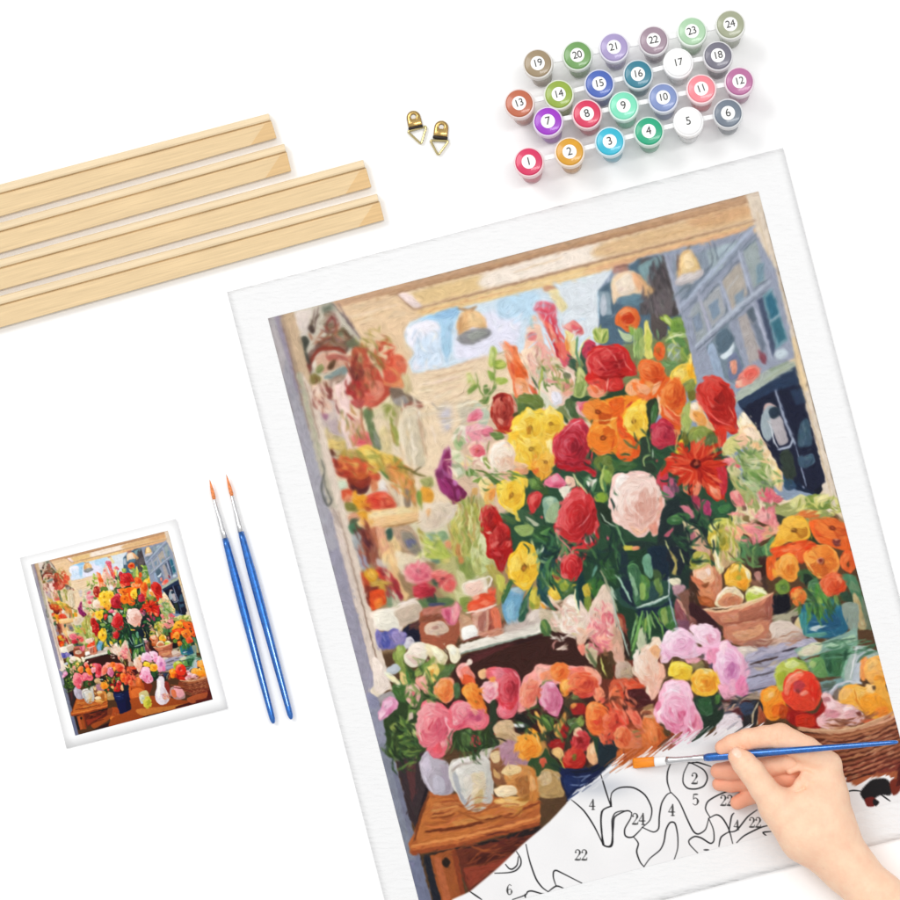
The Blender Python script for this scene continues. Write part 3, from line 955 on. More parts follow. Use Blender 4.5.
f b02c1c 79,80 86,80 86,84 81,84
f e89a88 78,74 82,76 81,79 78,77
f 5a7038 74,85 80,84 82,88 76,90
s2 b8a068 86,86 92,80
f 4f4a24 88,72 92,70 92,76
# Big yellow cluster
@515 315
f f3cf45 -2,76 6,70 9,66 14,69 18,67 22,69 25,65 28,68 32,70 35,72 35,78 38,80 34,86 28,90 26,98 -4,98
f f8df6a 6,72 12,68 14,74 10,80 4,80
f fae88c 8,68 12,68 11,72
f f4d44e 14,72 20,70 20,80 14,82
f fae27c 22,68 26,66 30,70 32,74 26,76 22,74
f f0c03c 22,76 28,78 30,84 26,88 22,84
f e6a836 22,77 25,78 25,82 22,82
f b5701c 9,82 11,81 12,84 10,86.5 8,85
f f9e27a -2,80 5,82 6,88 0,90
f edbf3a 12,84 18,86 16,92 10,92
f f7d95a 16,80 22,84 20,92 15,88
f eebc3c 0,90 8,88 12,94 2,96
f e9c4a0 34,88 30,92 28,96 34,94
@420 430
f f2c53e 66,2 72,0 92,-6 92,16 86,28 76,28 66,20 66,10
f f8da62 70,6 78,2 86,8 82,14 74,14
f f6d050 68,16 74,16 76,24 70,26
f c08020 77,-2 80,-1 80,3 77,3
f f0a83c 78,18 84,14 88,18 86,23 80,22
f e99a38 82,18 86,17 85,20 82,20
f f9dd70 66,8 70,8 68,16
f f0b840 84,4 92,4 92,12 86,10
f f7d660 74,10 82,8 80,13
s1 e5ac34 72,14 78,18 80,24
s1 e5ac34 70,4 76,10
# white pink rose
f f2dcc4 49,18 51,11 57,7.5 63,8 67,12 69,18 67,26 66,32 60,35 55,32 52,26 50,22
f f4e8bc 56,16 60,12 66,14 67,19 62,20 57,19
f efc8ac 52,22 58,24 66,26 64,32 58,34 54,30
f f7ece0 51,14 56,9 62,9 58,12 53,17
s1 e8c0a8 53,22 56,20 58,23 56,25
s1 e0b89c 60,20 66,22 66,26
f edb698 60,30 66,28 65,34 61,35
f e8a27a 68,28 74,26 78,28 77,32 71,32
f eec49a 66,22 74,24 78,26 72,28
# pink center rose above & greens
f efc0b8 33,4 42,-2 52,0 50,8 42,10 36,9
f e89aa4 34,4 40,0 48,0 46,6 38,8
f dc7c92 44,0 52,-2 52,3 46,5
f c8402c 52,0 58,0 66,0 64,2 58,2
f 6f8a4a 51,2 58,2 61,5 58,7 52,5
f f0c8b4 34,12 40,8 46,10 46,16 42,24 38,20
f e88e84 36,12 42,10 43,16 40,20 36,16
f d9605c 40,13 42,13 42,16 40,17
f f0d49a 30,18 38,20 38,25 32,26 27,22
f eed8c0 38,22 44,16 48,20 56,30 54,34 46,28
f b6c48e 24,9 28,4 31,5 33,10 30,14 27,15
f 8fae74 26,8 30,5 32,9 29,13
f dfe2c0 22,14 30,16 32,20 28,24 24,20
f a9b28c 22,24 28,25 30,27 24,27
f cfd2bc 24,28 32,27 36,28 28,33
f 5f7f3a 33,29 37,28 40,30 37,33 34,33
s1.2 647a3c 39,29 46,30 54,36 58,37
f 54723a 48,32 56,36 58,39 53,39
f 7f9a4a 38,37 44,33.5 45,34 42,38
f 8fa452 45,21 48,20 51,27 49,28
s1 8f9a62 50,8 48,16
f eed59a 42,38 46,34 52,38 54,46 50,54 46,50 43,44
f f2b868 48,42 52,38 54,42 53,50 49,54 46,52
f e8984a 50,44 54,42 54,48 50,50
f d9a86a 38,42 42,42 41,47 38,46
# yellow daffodil
f f4cf3c 55,40 58,37 62,36 65,40 66,44 66,32 70,30 74,36 76,46 75,54 72,57 70,62 66,60 60,56 56,50
f f8e05c 56,40 61,37 64,41 62,48 58,48
f f7d956 67,33 71,32 73,40 70,46 67,44
f f0b030 64,46 68,42 71,48 68,54 65,52
f f9e480 58,50 64,54 68,60 63,58
f b47a1c 64,46 65.5,46 65.5,50 64,49
s1 e8b030 66,40 66,46
f d9c85a 69,60 72,62 72,66 69,65
# orange right of daffodil above
f ee9a34 80,24 86,22 92,24 92,32 86,35 81,30
f f4b650 82,25 86,23 88,27 84,29
f e0702c 81,30 85,27 84,32
f f0c84c 72,32 78,36 77,42 74,38
# greens right of daffodil
f 5a7a3a 78,36 84,34 88,38 86,43 80,42
f 74944a 79,37 82,35 84,39 80,41
f 3d5530 86,34 92,36 92,46 87,46
f 466a40 58,60 64,62 69,64 68,68 60,65
f 93a862 68,70 76,68 82,70 80,76 72,76
f 3d5f42 70,58 78,58 84,66 80,69 72,64
f b9c0a0 76,62 80,64 86,68 82,69
f 2b5232 82,74 92,68 92,86 83,84
f 8fa88a 82,88 88,84 88,88 83,90
f c6c886 80,78 82,84 80,88
# red bud
f d43a38 77,50 80,45 85,44 88,47 86,54 82,60 79,58
f e86a60 79,49 82,46 83,50 80,54
f b82428 82,52 86,50 84,57
d1.4 d96a78 88,63
# purple tulip
f b05a92 11,32 14,24 17,15 20,12 22,13 22.5,20 23,26 23,34 18,36 13,36
f 8a2458 17,18 21,14 22,22 22,30 18,30 16,26
f 7e2050 12,34 18,34 24,36 28,40 33,44 34,47 31,50 27,52 24,54 22,50 17,46 14,42
f 983270 13,35 18,35 22,40 24,48 18,46 14,41
f c878b0 24,36 27,38 26,40 24,39
s1 701a50 19,34 24,42 26,50
f a0407c 26,44 28,42 29,48 27,50
f 842a60 11,31 15,28 17,34 12,35
s1 c87890 20,26 21,34
# green plant below purple
f c0b860 23,68 27,62 32,56 38,53 42,54 42,64 38,72 36,90 24,90 22,78
f b0ae50 28,60 34,55 40,55 41,62 32,64
f d9d28a 26,66 36,64 38,68 30,70
f 9aa04a 28,72 34,70 36,84 30,86
f c68a50 26,82 30,82 30,90 26,90
f d2d69a 34,72 42,66 46,76 48,90 38,92 36,84
f e0dfb0 42,70 46,74 48,86 44,84
f a4ac60 38,84 40,78 42,84
f e6d4bc 0,54 8,52 20,52 24,54 28,54 22,66 10,72 0,72
f ddcab2 4,58 14,54 20,60 12,70 5,70
s1.4 b49a60 20,68 24,80
f b9c258 4,78 12,76 18,84 22,92 4,92
f 8fa8a0 4,76 10,76 12,79 6,80
f 8aa478 13,74 19,74 20,78 15,79
f e39a70 18,80 21,80 22,84 19,85
f e8a038 1,42 6,40 10,46 9,52 5,52
f e8b480 4,58 8,57 6,63
f a9a868 0,36 8,34 10,40 3,41
s1.6 9a9a4a 1,48 1,56
# red snapdragon left (490,525)
f bc1a16 44,57 47,56 51,58 55,57 57,60 60,66 64,70 65,74 66,80 66,92 49,92 48,84 47,78 43,72 44,66
f d8504a 45,60 50,64 49,68 45,68
f e8a08c 48,74 52,71 54,71 52,74 49,75
f 8f0f10 49,66 53,66 58,72 54,76 50,72
f d23a34 57,66 62,68 64,72 60,74
f dc5c54 62,78 65,79 65,84 61,83
f ca3434 50,82 56,79 60,82 60,88 54,90 50,88
f e27a70 51,83 55,80 57,81 53,85
f a01414 60,74 66,78 63,80 58,78
s1 e0a09a 44,59 44,66
@460 550
f a81416 20,0 36,0 36,4 33,10 31,15 27,14 24,6
f d04040 24,2 28,1 30,4 26,4
# yellow flower
f f2c232 34.5,8 36,3 40,0 44,-6 52,-4 55,2 58,10 58,18 54,22 50,28 46,29 41,26 36,22 34,16
f f9dc60 37,6 42,3 44,10 38,12
f f8d64c 48,0 52,2 54,9 49,10
f fadf74 36,14 42,15 42,21 37,20
f f4c83c 50,14 56,14 54,20 50,20
f f6d256 44,18 48,18 48,26 44,26
f d98422 44,11 47,10.5 48,14 46,16 44,15
f ee9a2c 42,10 48,9 50,14 47,17.5 43,16
f c07020 45,12 47,12 47,14.5 45,14
s1 e0a028 43,2 45,9
s1 e0a028 56,10 49,13
s1 e4ac30 40,24 44,17
# stems and leaves bottom-left of bouquet
f b8a838 48,30 54,26 58,32 57,42 51,42 49,36
f d9ca50 50,30 54,30 55,38 51,40
f 8f9a3c 50,36 54,40 52,43
f 2e5a4a 42,51 44,40 48,32 52,26 53,24 50,34 49,44 46,51
f 4a7a58 43,48 46,38 49,33 47,42
s1 7a8a7a 49,32 49,42
f 3f6a3c 30,34 33,26 36,22 38,24 34,34 31,39
f 1f4648 55,24 58,8 62,-2 70,-4 70,10 66,20 64,30 60,36
f 28584c 58,16 64,10 66,20 64,32 58,30
f 35633a 62,14 68,20 68,26 62,26
f 224c4c 56,28 62,32 68,42 71,46 66,42 58,36
f 4a7040 62,34 66,40 70,46 68,47
f e6bc40 63,30 68,25 73,28 73,35 68,36
f f0d050 65,30 69,28 71,32 67,34
f eba040 58,38 62,41 60,43
f b8b03c 66,14 72,20 80,24 84,25 76,28 68,22
f 8a9a38 72,24 80,26 82,29 74,30
s2.2 2f5a3a 66,22 71,28 75,34 81,28
f 48683a 73,32 81,27 81,30 77,33
f c7b89a 58,42 70,44 74,40 74,56 66,58 58,50
f a0503a 66,18 72,20 70,22
# red tulip
f d62c30 69,10 71,3 76,-2 90,-3 90,10 86,20 82,23 76,21 71,16
f e8706a 71,4 76,1 78,6 76,13 72,12
f b01818 77,8 82,2 86,4 86,12 83,18 79,14
f e87a74 80,10 82,7 84,11 83,18 80,16
f f0a09a 70,6 72,3 73,8
f c21e22 78,14 82,20 78,21
f 14363a 84,24 90,14 92,40 88,50
# white stock flowers
f eadbc8 73,46 75,36 80,32 85,34 86,44 92,56 92,70 88,76 82,82 76,80 70,82 67,74 68,64 72,58
f f5ebe0 76,38 80,34 82,40 78,46
f f3e6d8 72,52 76,50 78,58 74,62
f e0c8b0 78,42 84,42 84,50 79,50
f f0dcd0 76,60 82,54 86,56 82,62 78,64
f e3b8b0 80,58 86,58 84,64
f c8b48a 80,60 84,60 83,63
f f2ddd0 68,66 72,62 76,66 74,74 69,73
f e6bfb2 74,68 80,64 82,72 77,74
f f6e8de 68,76 76,74 80,80 74,80
f b9a888 82,64 84,62 85,68
f f0c8bc 80,72 88,64 92,66 92,72 86,74
d1.2 f8f0e8 74,44 77,54 70,70 82,36 80,76
d1 c8a890 76,48 79,53 84,46 73,65
s2 1e5040 84,26 85,38 88,46 90,50
s1.2 e8e8b8 83,28 83,36 86,48
f 4d7040 58,52 62,50 66,58 65,64 62,64 58,58
f 6f8f48 58,52 61,52 63,60
f 2a1416 82,76 86,72 84,80 80,82
# central: red peony (crimson)
@540 430
f d83c4a 9,8 14,2 22,-6 30,-8 34,0 35,8 38,16 38,22 36,26 40,30 41,33 38,34 34,30 28,29 22,30 16,28 10,25 9,18
f b01824 10,18 18,22 26,24 34,22 36,27 28,30 20,30 12,27
f e8707a 11,8 18,4 22,8 18,14 12,14
f a81424 25,4 29,2 32,6 28,12 24,11
f 7c1018 28,14 32,13 33,18 30,20 28,18
f d02c3a 20,16 28,18 26,24 18,22
f ea8890 10,8 14,6 14,10
s1 f0a0a4 16,10 20,8 23,12
s1 f0a4a8 28,0 27,8 24,12
s1.2 c82838 14,16 22,18 26,16
f c02430 34,26 39,29 40,33 36,32
@515 315
f d63c4e 30,88 36,82 40,76 46,74 51,78 54,84 53,92 30,96
f e67480 39,82 46,78 48,86 42,88
f a81a30 42,86 46,84 48,90 43,92
f b8283c 48,78 53,82 52,90 49,88
f c42c40 32,86 37,84 38,90 32,92
s1 f0a0a8 36,84 41,79 47,76
# pink dianthus
f eab0b0 43,64 48,61 54,61 56,66 56,74 52,74 46,72
f dc5c74 46,64 52,62 54,68 51,71 47,69
f e88a98 44,63 48,62 47,66
f 4f6a40 36,62 42,60 44,68 46,74 42,74 38,70
f 3d5632 35,72 38,76 38,78 36,77
s1.2 a9b090 36,66 40,74
f 3a4a2c 54,76 58,74 56,80
# leaf center
f bcc47a 45,38 48,38 51,44 52,50 50,58 46,60 42,58 44,48
f d6d694 46,38 50,44 50,47 46,46
f 8fa45a 44,50 50,48 48,58 44,58
f 2f4a30 40,58 46,60 52,58 58,60 66,58 68,52 74,50 80,52 80,58 66,62 52,62 42,62
# red big peony
f d22824 52,28 56,24 60,22 66,22 70,21 74,21 80,24 83,30 86,36 88,42 84,44 76,44 78,48 78,53 72,55 62,54 54,50 50,46 52,42 52,36
f e05048 58,24 66,24 66,30 60,32 57,29
f ec7a72 51,32 54,28 55,34 54,42 52,40
f a81416 58,40 66,42 74,40 80,44 70,48 62,46
f e25a54 68,26 76,24 80,32 74,36 68,34
f f09a8e 64,31 68,29 70,33 66,36 63,35
f c01c1c 70,36 80,36 84,40 76,42
f e04a3c 52,48 60,46 66,48 64,54 56,52
f d63632 66,48 74,45 77,50 72,54 67,53
s1 f0908a 56,30 62,36 66,40
s1 ee8078 78,28 80,36 84,40
s1 f0948a 66,24 72,30 76,38
s1 b01818 60,26 62,34
s1 b01818 74,26 74,36
s1 f2a090 67,46 66,54
f f2a07c 52,52 56,50 62,53 66,55 62,59 57,60 53,57
f e8784a 54,50 60,54 58,57
# orange top flower with stalk
f e87030 73,2 76,-4 82,-6 88,-4 90,4 88,10 84,12 80,12 76,8
f d84e1c 76,2 82,-2 86,2 84,8 79,9
f f09a58 74,2 76,-2 78,2 76,6
f c43c14 79,2 83,1 83,6 80,6
f b8c8a0 74,10 79,13 84,14 84,19 78,18
f 8fb45a 82,8 85,10 86,14 83,14
s1.6 b8cf86 86,10 86,30
f 86a460 86,12 92,10 92,30 87,30
@515 190
f ea7234 72,92 76,86 82,84 87,88 89,96 74,98
f f09a60 75,88 80,85 84,87 78,91
f c83c14 77,91 82,88 86,92 84,96 78,96
# orange centre cluster
@515 315
f f08a2a 57,66 62,62 68,60 78,58 86,58 92,60 92,98 54,98 53,84 56,76
f f6a83a 58,66 66,62 68,70 64,76 58,76
f f0b448 58,64 64,62 62,68
f ea6420 68,62 78,60 78,70 70,74 66,72
f f49a34 64,72 72,74 76,80 70,86 62,84
f f0b04c 54,84 60,80 66,86 60,90
f e85a1c 74,72 80,76 86,86 80,92 74,84
f e8681c 62,88 70,86 76,92 66,96
f f5b858 64,80 68,78 70,82 66,84
s1 d8541c 69,62 69,74
s1 f8cc80 57,76 66,76 74,74
s1 e06020 60,92 70,88
f d84a28 80,66 84,62 84,70
# peach right of red
f f2b080 80,50 86,46 92,48 92,56 86,58 80,56
f eb7a3c 84,48 92,52 92,56 86,54
# yellow pansy
f f4cc3c 78,72 82,66 86,63 94,60 98,70 98,90 94,90 86,86 80,82 78,78
f f9e06a 80,70 86,66 90,70 84,76
f fae48a 82,78 88,80 92,88 86,84
f c88a20 85,73 87,73 86,77 85,76
f f0bc34 86,70 92,72 90,78 86,77
@640 315
f f3c440 -2,64 4,63 6,67 4,72 0,72
f f7d65a 0,64 4,65 3,69 0,69
f f3c63c 0,74 4,77 7,80 5,85 0,86
f f8d85c 0,76 4,79 3,83 0,83
# orange gerberas right of centre
f e86a24 0,34 6,32 12,34 16,38 20,44 26,46 32,52 33,64 33,76 30,82 26,86 20,80 15,72 14,64 10,66 4,60 0,58
f f29a4e 4,46 8,40 12,42 12,50 8,56 4,52
f d94a1a 2,36 8,33 14,37 17,44 15,50 11,46 8,38
f f0a878 -2,50 4,50 8,54 4,58 0,57
f e4733a -2,56 6,58 10,64 6,62 0,60
f f4b080 10,50 14,48 13,54 9,58
f d44416 18,48 26,50 32,54 30,62 22,64 18,56
f ea7c34 22,46 30,50 28,54 20,50
f f0905a 15,54 18,54 22,62 23,66 18,62
f c0300e 22,54 28,56 28,62 24,60
f e05a2a 16,66 24,70 31,74 28,80 20,76
f f09a6a 17,66 22,72 24,76 18,72
f e8702c 26,66 32,66 32,74 26,72
s1 f4a070 18,64 26,72 32,72
f f0b888 12,60 15,60 15,70 12,72
s1.2 f6c9a0 13,58 14,70
# small orange round
f ee6e30 10,22 13,19 16,20 18,25 17,31 13,33 10,29
f d84c1c 11,26 14,23 16,27 14,30
f b86a28 11.5,24 14,23.5 14.5,27 12,27.5
# green/yellow leaves upper right
f e4dc78 3,6 5,4 7,10 9,16 8,24 10,30 5,32 2,26 3,14
f c8cf5e 5,10 8,16 7,26 4,22
f a4b86a 0,18 3,16 3,28 0,30
f 5a5450 8,0 16,0 20,6 18,16 12,18 8,10
f 6f8f6a 12,10 14,14 13,18
f 98b048 14,2 18,0 22,2 24,6 22,9.5 20,7
f c8d88a 17,1 21,3 22,7 19,5
f 7ba048 24,2 30,2 34,8 35,14 30,16 22,14 22,8
f 6d9440 26,6 32,8 30,14 24,13
f b8d070 30,0 38,-2 40,1 33,4
f a9c078 18,18 24,13 32,13 34,16 26,17 20,20
f d6e0b0 20,17 26,14 31,14 24,17
f 5c8a4a 18,20 24,16 31,17 35,24 34,29 31,28 28,20 22,20
f 8fa088 20,22 27,20 30,28 26,34 20,30
s1 c8d0c0 20,30 25,22
s1 b8c4b0 23,33 29,26
f 6f9458 16,34 22,33 28,34 28,38 22,40 18,38
s1 d8c8a0 34,6 38,22
f b0b4b4 32,4 44,0 48,20 42,26 38,22
# yellow flowers
f f0cc50 22,42 28,36 34,34 34,30 38,27 40,29 42,34 45,40 44,46 40,50 34,48 30,50 26,46 22,46
f f4b830 34,36 40,34 44,38 43,45 37,46 34,42
f f8de78 35,29 39,28 40,34 36,35
f f2d878 24,42 30,38 32,44 28,48
s1 e8a828 38,32 37,44
f 8f9a48 33,48 38,46 40,52 36,56 33,54
f 75702e 34,56 40,54 40,60 36,62
# green gap / peach right
f a8b468 30,70 36,62 38,74 34,86 30,84
f f0c090 36,66 40,63 44,64 48,74 54,78 54,84 46,84 40,78 36,74
f e8a054 38,70 44,70 48,76 46,82 40,76
f f4e0c8 36,64 41,63 42,68 37,68
f 8f9a48 36,82 46,80 54,86 52,92 36,92
f a8b45a 38,84 42,82 44,88 40,90
f 5f7030 48,86 54,84 54,92 48,92
# crimson peony bud
f c0283c 8.5,86 11,79 15,74.5 19,75 24,80 26,86 26,94 8,94
f d85060 12,80 16,76 18,80 14,84
f a01c30 20,80 25,84 25,92 20,90
f 2d3a24 4,64 12,60 13,72 8,84 6,92 4,86 6,78
f 3f6a3a 8,68 12,62 12,74 8,82
f 6a6a28 28,90 32,84 35,90 34,94 28,94
# big red gerbera right
f c82a20 42,50 46,46 49,48 52,46 56,48 58,52 62,56 65,62 69,70 70,78 71,84 66,86 62,84 60,92 56,92 54,82 50,76 46,68 44,62 42,58
f e0483c 47,54 50,60 54,68 62,72 68,76 64,78 56,74 50,66
f 8a1412 50,50 55,52 58,60 62,66 58,68 54,60 51,56
f dc4438 42,50 46,48 48,56 46,60 43,57
f a81a16 50,74 58,76 66,80 62,82 54,78
f e87064 47,54 49,54 50,62 54,66 51,66
f b82018 58,58 63,60 66,66 62,66
s1 e86a5c 48,68 56,76 66,80
s1 e87a6a 64,66 68,74
f d8402e 58,80 66,80 70,84 62,84
f d0321e 54,84 60,84 60,94 56,94
f f4e4bc 70,76 76,68 80,70 82,76 86,84 88,92 62,92 64,88 72,86
f eacb98 74,84 80,84 84,92 70,92
f f9efd4 74,70 78,70 80,78 74,80
f d8d4c8 88,76 94,68 94,94 87,90
s1 c8ccd8 90,68 87,82
# big pink-white peony
@540 430
f efcabc 51,40 52,34 56,31 62,31 66,29.5 72,29 79,31 83,35 85,40 88,44 90,50 89,60 88,68 86,74 82,77 79,73 76,77 70,77 64,73 58,69 52,66 51,58 49,54 50,48
f f6e0d4 52,42 58,34 66,34 70,42 66,52 58,54 52,52
f eec4c4 64,33 72,31 78,36 76,42 68,40
f f9ece2 54,36 60,32 62,38 56,44
f f4d4cc 60,52 70,46 76,52 72,60 62,62
f e8a898 70,56 76,56 80,62 74,66
f e6a890 78,42 84,42 88,48 86,56 80,52
f d9827c 80,47 85,45 86,49 81,52
f f0b8a4 80,56 88,52 88,62 82,66
f efbe9e 64,66 74,66 78,72 70,76 66,72
f e49884 78,68 84,66 85,74 81,75
f f7e4d8 52,56 58,58 60,66 54,64
f d89080 72,36 75,36 80,46 78,47
s1 fbf2ea 55,34 60,32 64,34
s1 e2b0a0 62,54 63,66
s1 dca898 70,54 72,62 76,64
s1.2 f8e0d4 66,56 74,64
d.9 c88070 60,47 81,68
# red peony (left mid) big
f d02a30 10,66 13,60 16,56 17,50 20,46 24,42 29,41 34,44 37,48 40,54 41,62 43,68 43,76 41,82 37,84 34,88 30,92 22,92 17,86 14,80 10,76
f ea5a5c 21,46 26,42 32,45 30,50 24,50
f f29090 26,48 29,52 33,46 35,50 31,54 27,54
f a81018 17,60 22,54 24,50 27,56 32,58 28,66 20,67 17,64
f ee7070 12,64 16,66 20,72 16,78 11,74
f e87a78 31,64 35,58 36,64 34,72 28,74 26,70
f f4a4a0 32,78 38,74 40,72 38,80 33,82
f b01a1e 20,72 26,74 28,82 22,82
f d83a3c 24,82 32,82 32,90 24,90
f e85a5c 36,60 40,62 42,70 38,72
f f2a0a0 20,46 22,45 18,56 15,58
f c02024 34,52 38,54 38,60 34,58
s1 f4a8a8 28,70 34,64 36,60
s1.2 f08a88 14,78 20,84 24,90
# pink small flowers left of it
f e87a98 3,38 7,33 12,31 16,34 19,38 17,41 12,42 6,41
f f0a4b4 8,34 12,32 13,36 9,38
f d05070 12,38 17,38 15,41 9,41
f efc4b0 18,34 24,34 26,40 21,42
f ece0d0 14,42 19,40 22,42 18,49 15,46
s1.6 c8cc98 24,32 28,38 34,46
f f0ece0 32,36 35,33 37,36 41,35 40,40 38,44 35,41
f c8c0b0 35,38 38,37 37,41
f 6a8038 40,20 46,18 52,20 54,28 50,38 46,40 44,30 38,26
s2 b8c870 46,26 44,36 46,44
f 89a848 46,28 52,32 50,38 46,36
f 8fae3c 39,48 43,45 48,46 49,50 44,53 40,51
f 42663a 52,22 64,22 70,26 60,30 54,28
f 24362a 40,52 48,54 52,66 46,68 42,60
f 88a490 2,50 10,48 14,54 10,64 4,66
f b0c4a8 4,50 10,49 8,56
f 9cb088 6,56 14,52 12,66 4,66
d1.4 d8545c 1,63 49,78 84,22 0,47
d2.2 d86078 49,78
f 2e5c30 0,74 6,70 10,72 12,80 6,82 0,84
f 5a8a48 0,74 8,70 4,76
f 1c3a40 0,84 8,82 14,86 12,92 0,92
f c8d0c0 0,88 3,84 2,88
s1 a0b0a0 44,60 48,66 56,70
s1.6 6f9a6a 55,68 58,76 61,84
f c8b848 60,84 66,83 68,90 62,90
f e89a70 66,84 72,84 70,89
f b83048 80,-4 92,-4 92,10 86,14 81,8
f c8384a 86,30 92,24 92,40 88,44 84,36
f 2c4034 72,6 80,8 84,30 74,28
s1.2 6f8a58 77,4 79,16
s1.2 98a870 75,26 75,20 79,18
s1 aac0a8 81,14 81,20
f e85c1e 56,14 62,4 70,6 72,16 70,20 64,23 58,22 55,18
f f07a30 46,4 54,2 52,14 47,18 42,18 36,12 34,2
f f5a048 40,4 48,8 46,14 40,12
f f08030 56,6 66,8 66,18 58,18
s1 c84818 53,6 52,14
f f5cc48 62,0 66,4 70,7 76,2 78,-2 70,-6 60,-4
# yellow left bits near red peony
f f0a83c 0,20 6,16 8,24 9,30 4,35 0,36
f f4c460 0,22 4,20 4,28
f f2c84c -2,0 8,2 8,12 2,20 -2,20
f f4e09a 4,8 9,8 8,18
# red spider gerbera
@660 430
f d23018 2,26 6,20 12,18 20,20 22,12 26,8 30,12 34,10 34,18 40,22 46,26 48,32 47,42 46,50 42,52 34,46 30,38 26,46 18,46 16,36 8,30 0,34
f e8563a 4,20 12,18 20,22 24,26 14,24
f f08a70 5,19 12,19 16,22 10,22
f ea6038 6,28 16,28 24,30 18,34 10,32
f f0906a 16,36 20,33 22,36 20,46 17,44
f f08a68 24,36 30,38 28,46 24,47
f f08058 34,38 42,42 44,50 38,48
f f4a080 36,40 41,43 40,46 36,44
f b81e10 20,20 30,18 40,24 36,28 26,24
f ee6a40 28,20 38,22 42,26 34,25
f a01010 26,30 36,34 44,40 38,38 30,36
f c87058 24,27 26,24.5 29,26 28.5,30 25,30
f 401410 25,26 27,25 28,27 26,28
s1 f09070 8,26 18,28 24,30
s1 f07a50 24,12 26,20 27,24
s1 f07a50 32,12 30,20
s1.2 e87a58 34,32 44,38
f c82c38 40,24 48,28 48,44 44,46 42,34
f 3a1410 20,38 22,36 23,44 21,46
f e87048 24,10 28,8 30,16 26,18
f d85a30 34,12 36,16 34,20
s1.4 c89040 40,14 38,20
# above it yellow/green
f f4cc3c 11,16 14,8 16,7 18,14 16,17
s1.2 c8a060 13,2 11,14
f 8a9a4a 21,4 28,0 34,4 30,10 22,8
f e8905a 4,0 14,0 14,4
f 5a7040 32,6 40,4 42,16 36,18
s1.4 c8a050 38,10 40,18
f d63820 40,0 46,-4 48,4 46,12 43,10
f e06a4a 41,4 44,8 43,14
# right area of pinks: cream lace
f f0d0a4 56,0 66,-4 72,4 76,10 84,18 88,26 88,44 82,40 76,28 70,16 62,10
f f5e0c0 60,0 68,-2 72,6 68,8
f ecc08c 66,8 72,10 76,18 70,16
f f0d08a 80,26 86,28 87,40 82,38
s1.4 f4e8a8 80,28 85,40
f d8d08a 46,10 52,4 58,2 62,8 58,14 50,18 45,18
f f0c4a0 54,6 60,2 64,8 60,14
f 9aae6a 58,18 66,14 72,18 78,24 80,32 76,38 66,36 60,30
f b8c49a 62,22 70,20 72,28 64,28
f 6f9448 64,30 76,32 78,37 70,37
f 3f5a3a 59,30 63,31 64,36 60,35
f a8b890 62,34 70,36 74,44 70,50 64,42
f 74846a 72,37 80,37 82,42 76,45 72,41
f e88088 42,24 48,20 54,20 58,26 52,28 48,26
f f0989a 46,21 52,20 55,24
f d85a68 54,24 58,26 56,28
f d0c898 48,27 54,26 58,30 54,36 50,32
f b0b070 50,32 58,36 64,42 66,52 60,52 54,42
f a4a868 62,42 68,46 72,56 66,60 62,52
f ee8a88 50,46 55,43 59,48 62,56 58,58 53,54
f f2a4a0 52,44 56,44 56,50
f 7a5a48 59,55 62,55 62,58 59,58
f e0707c 70,44 78,41 84,46 88,50 82,54 74,52
f d85a6c 74,46 80,45 80,50 74,50
f ea9090 68,62 74,56 80,54 86,58 87,64 82,68 74,67
f f2acaa 70,62 76,58 80,62 74,66
f 7a7a4a 80,52 86,54 87,60 84,58
f d8c898 52,60 58,58 64,62 62,66 54,66
f f0dca8 64,58 68,56 68,62 65,64
f 8a7848 60,62 64,62 64,66 60,65
f f0a888 50,72 56,68 64,68 72,70 82,68 84,74 78,78 72,80 66,78 60,74 58,84 54,88 50,84
f ec9090 60,70 70,68 76,72 70,76 64,74
f ea8890 66,78 72,75 74,79 70,82 66,80
f f2b898 82,66 88,70 86,76 82,74
f 5a8a5c 58,78 62,76 66,82 74,84 82,76 82,92 58,92
f 3f6a44 64,84 72,84 74,92 66,92
s1.4 8fb468 76,82 77,92
f d8b070 50,84 58,86 58,92 50,92
# dark greens under gerbera
f 1f2c2e 6,50 16,46 22,56 26,66 34,72 36,82 34,92 0,92 0,64
f 24382e 14,44 22,48 24,58 16,58
f c07090 2,40 8,42 10,48 4,50
f 7a5060 6,34 12,36 14,44 8,44
f c8607c 7,34 10,36 9,40 7,39
f a83850 22,48 28,48 30,58 26,58
f b03a68 30,50 36,52 37,60 34,66 31,60
f 2c5a38 36,54 46,50 52,54 50,60 42,63
f 3f7a48 42,56 50,53 50,58 44,60
f d07a88 14,55 20,55 25,61 23,64 17,58
f 3a6a40 5,64 12,60 20,60 22,64 14,68 6,68
f 5a8a50 8,62 16,61 16,64 10,66
f c06070 3,76 9,71 9,73 6,77
f c8b890 16,66 22,68 30,74 34,80 36,92 24,92 20,78
f e08878 20,74 24,71 26,76 22,78
f d8b070 24,82 34,84 36,92 25,92
f d0cc60 34,72 40,64 50,64 52,72 50,82 46,90 40,90 38,84
f b0b040 38,74 42,68 47,69 44,78 40,82
f 7a7a30 40,72 44,68 46,69 42,74 39,80
f e8e08a 36,70 40,65 41,70 38,80 36,78
f dcd87a 40,84 46,80 46,92 40,92
f 2a2c1e 34,76 36,82 38,90 36,92
s1.2 c8c890 4,80 8,90 12,92
s1 b8c0a0 12,84 16,92
# lower: dark behind bottom bouquets
@P 0 0 1
p 3a1c1a 470,665 500,650 560,632 590,640 600,700 600,760 560,780 480,760 440,700 455,668
p 6a3020 600,670 660,650 660,760 620,800 590,760
b c08a4c 500,740 545,740 550,790 500,790
p 3a2a30 392,742 420,735 440,790 418,830 410,820
# glass vase centre
@580 550
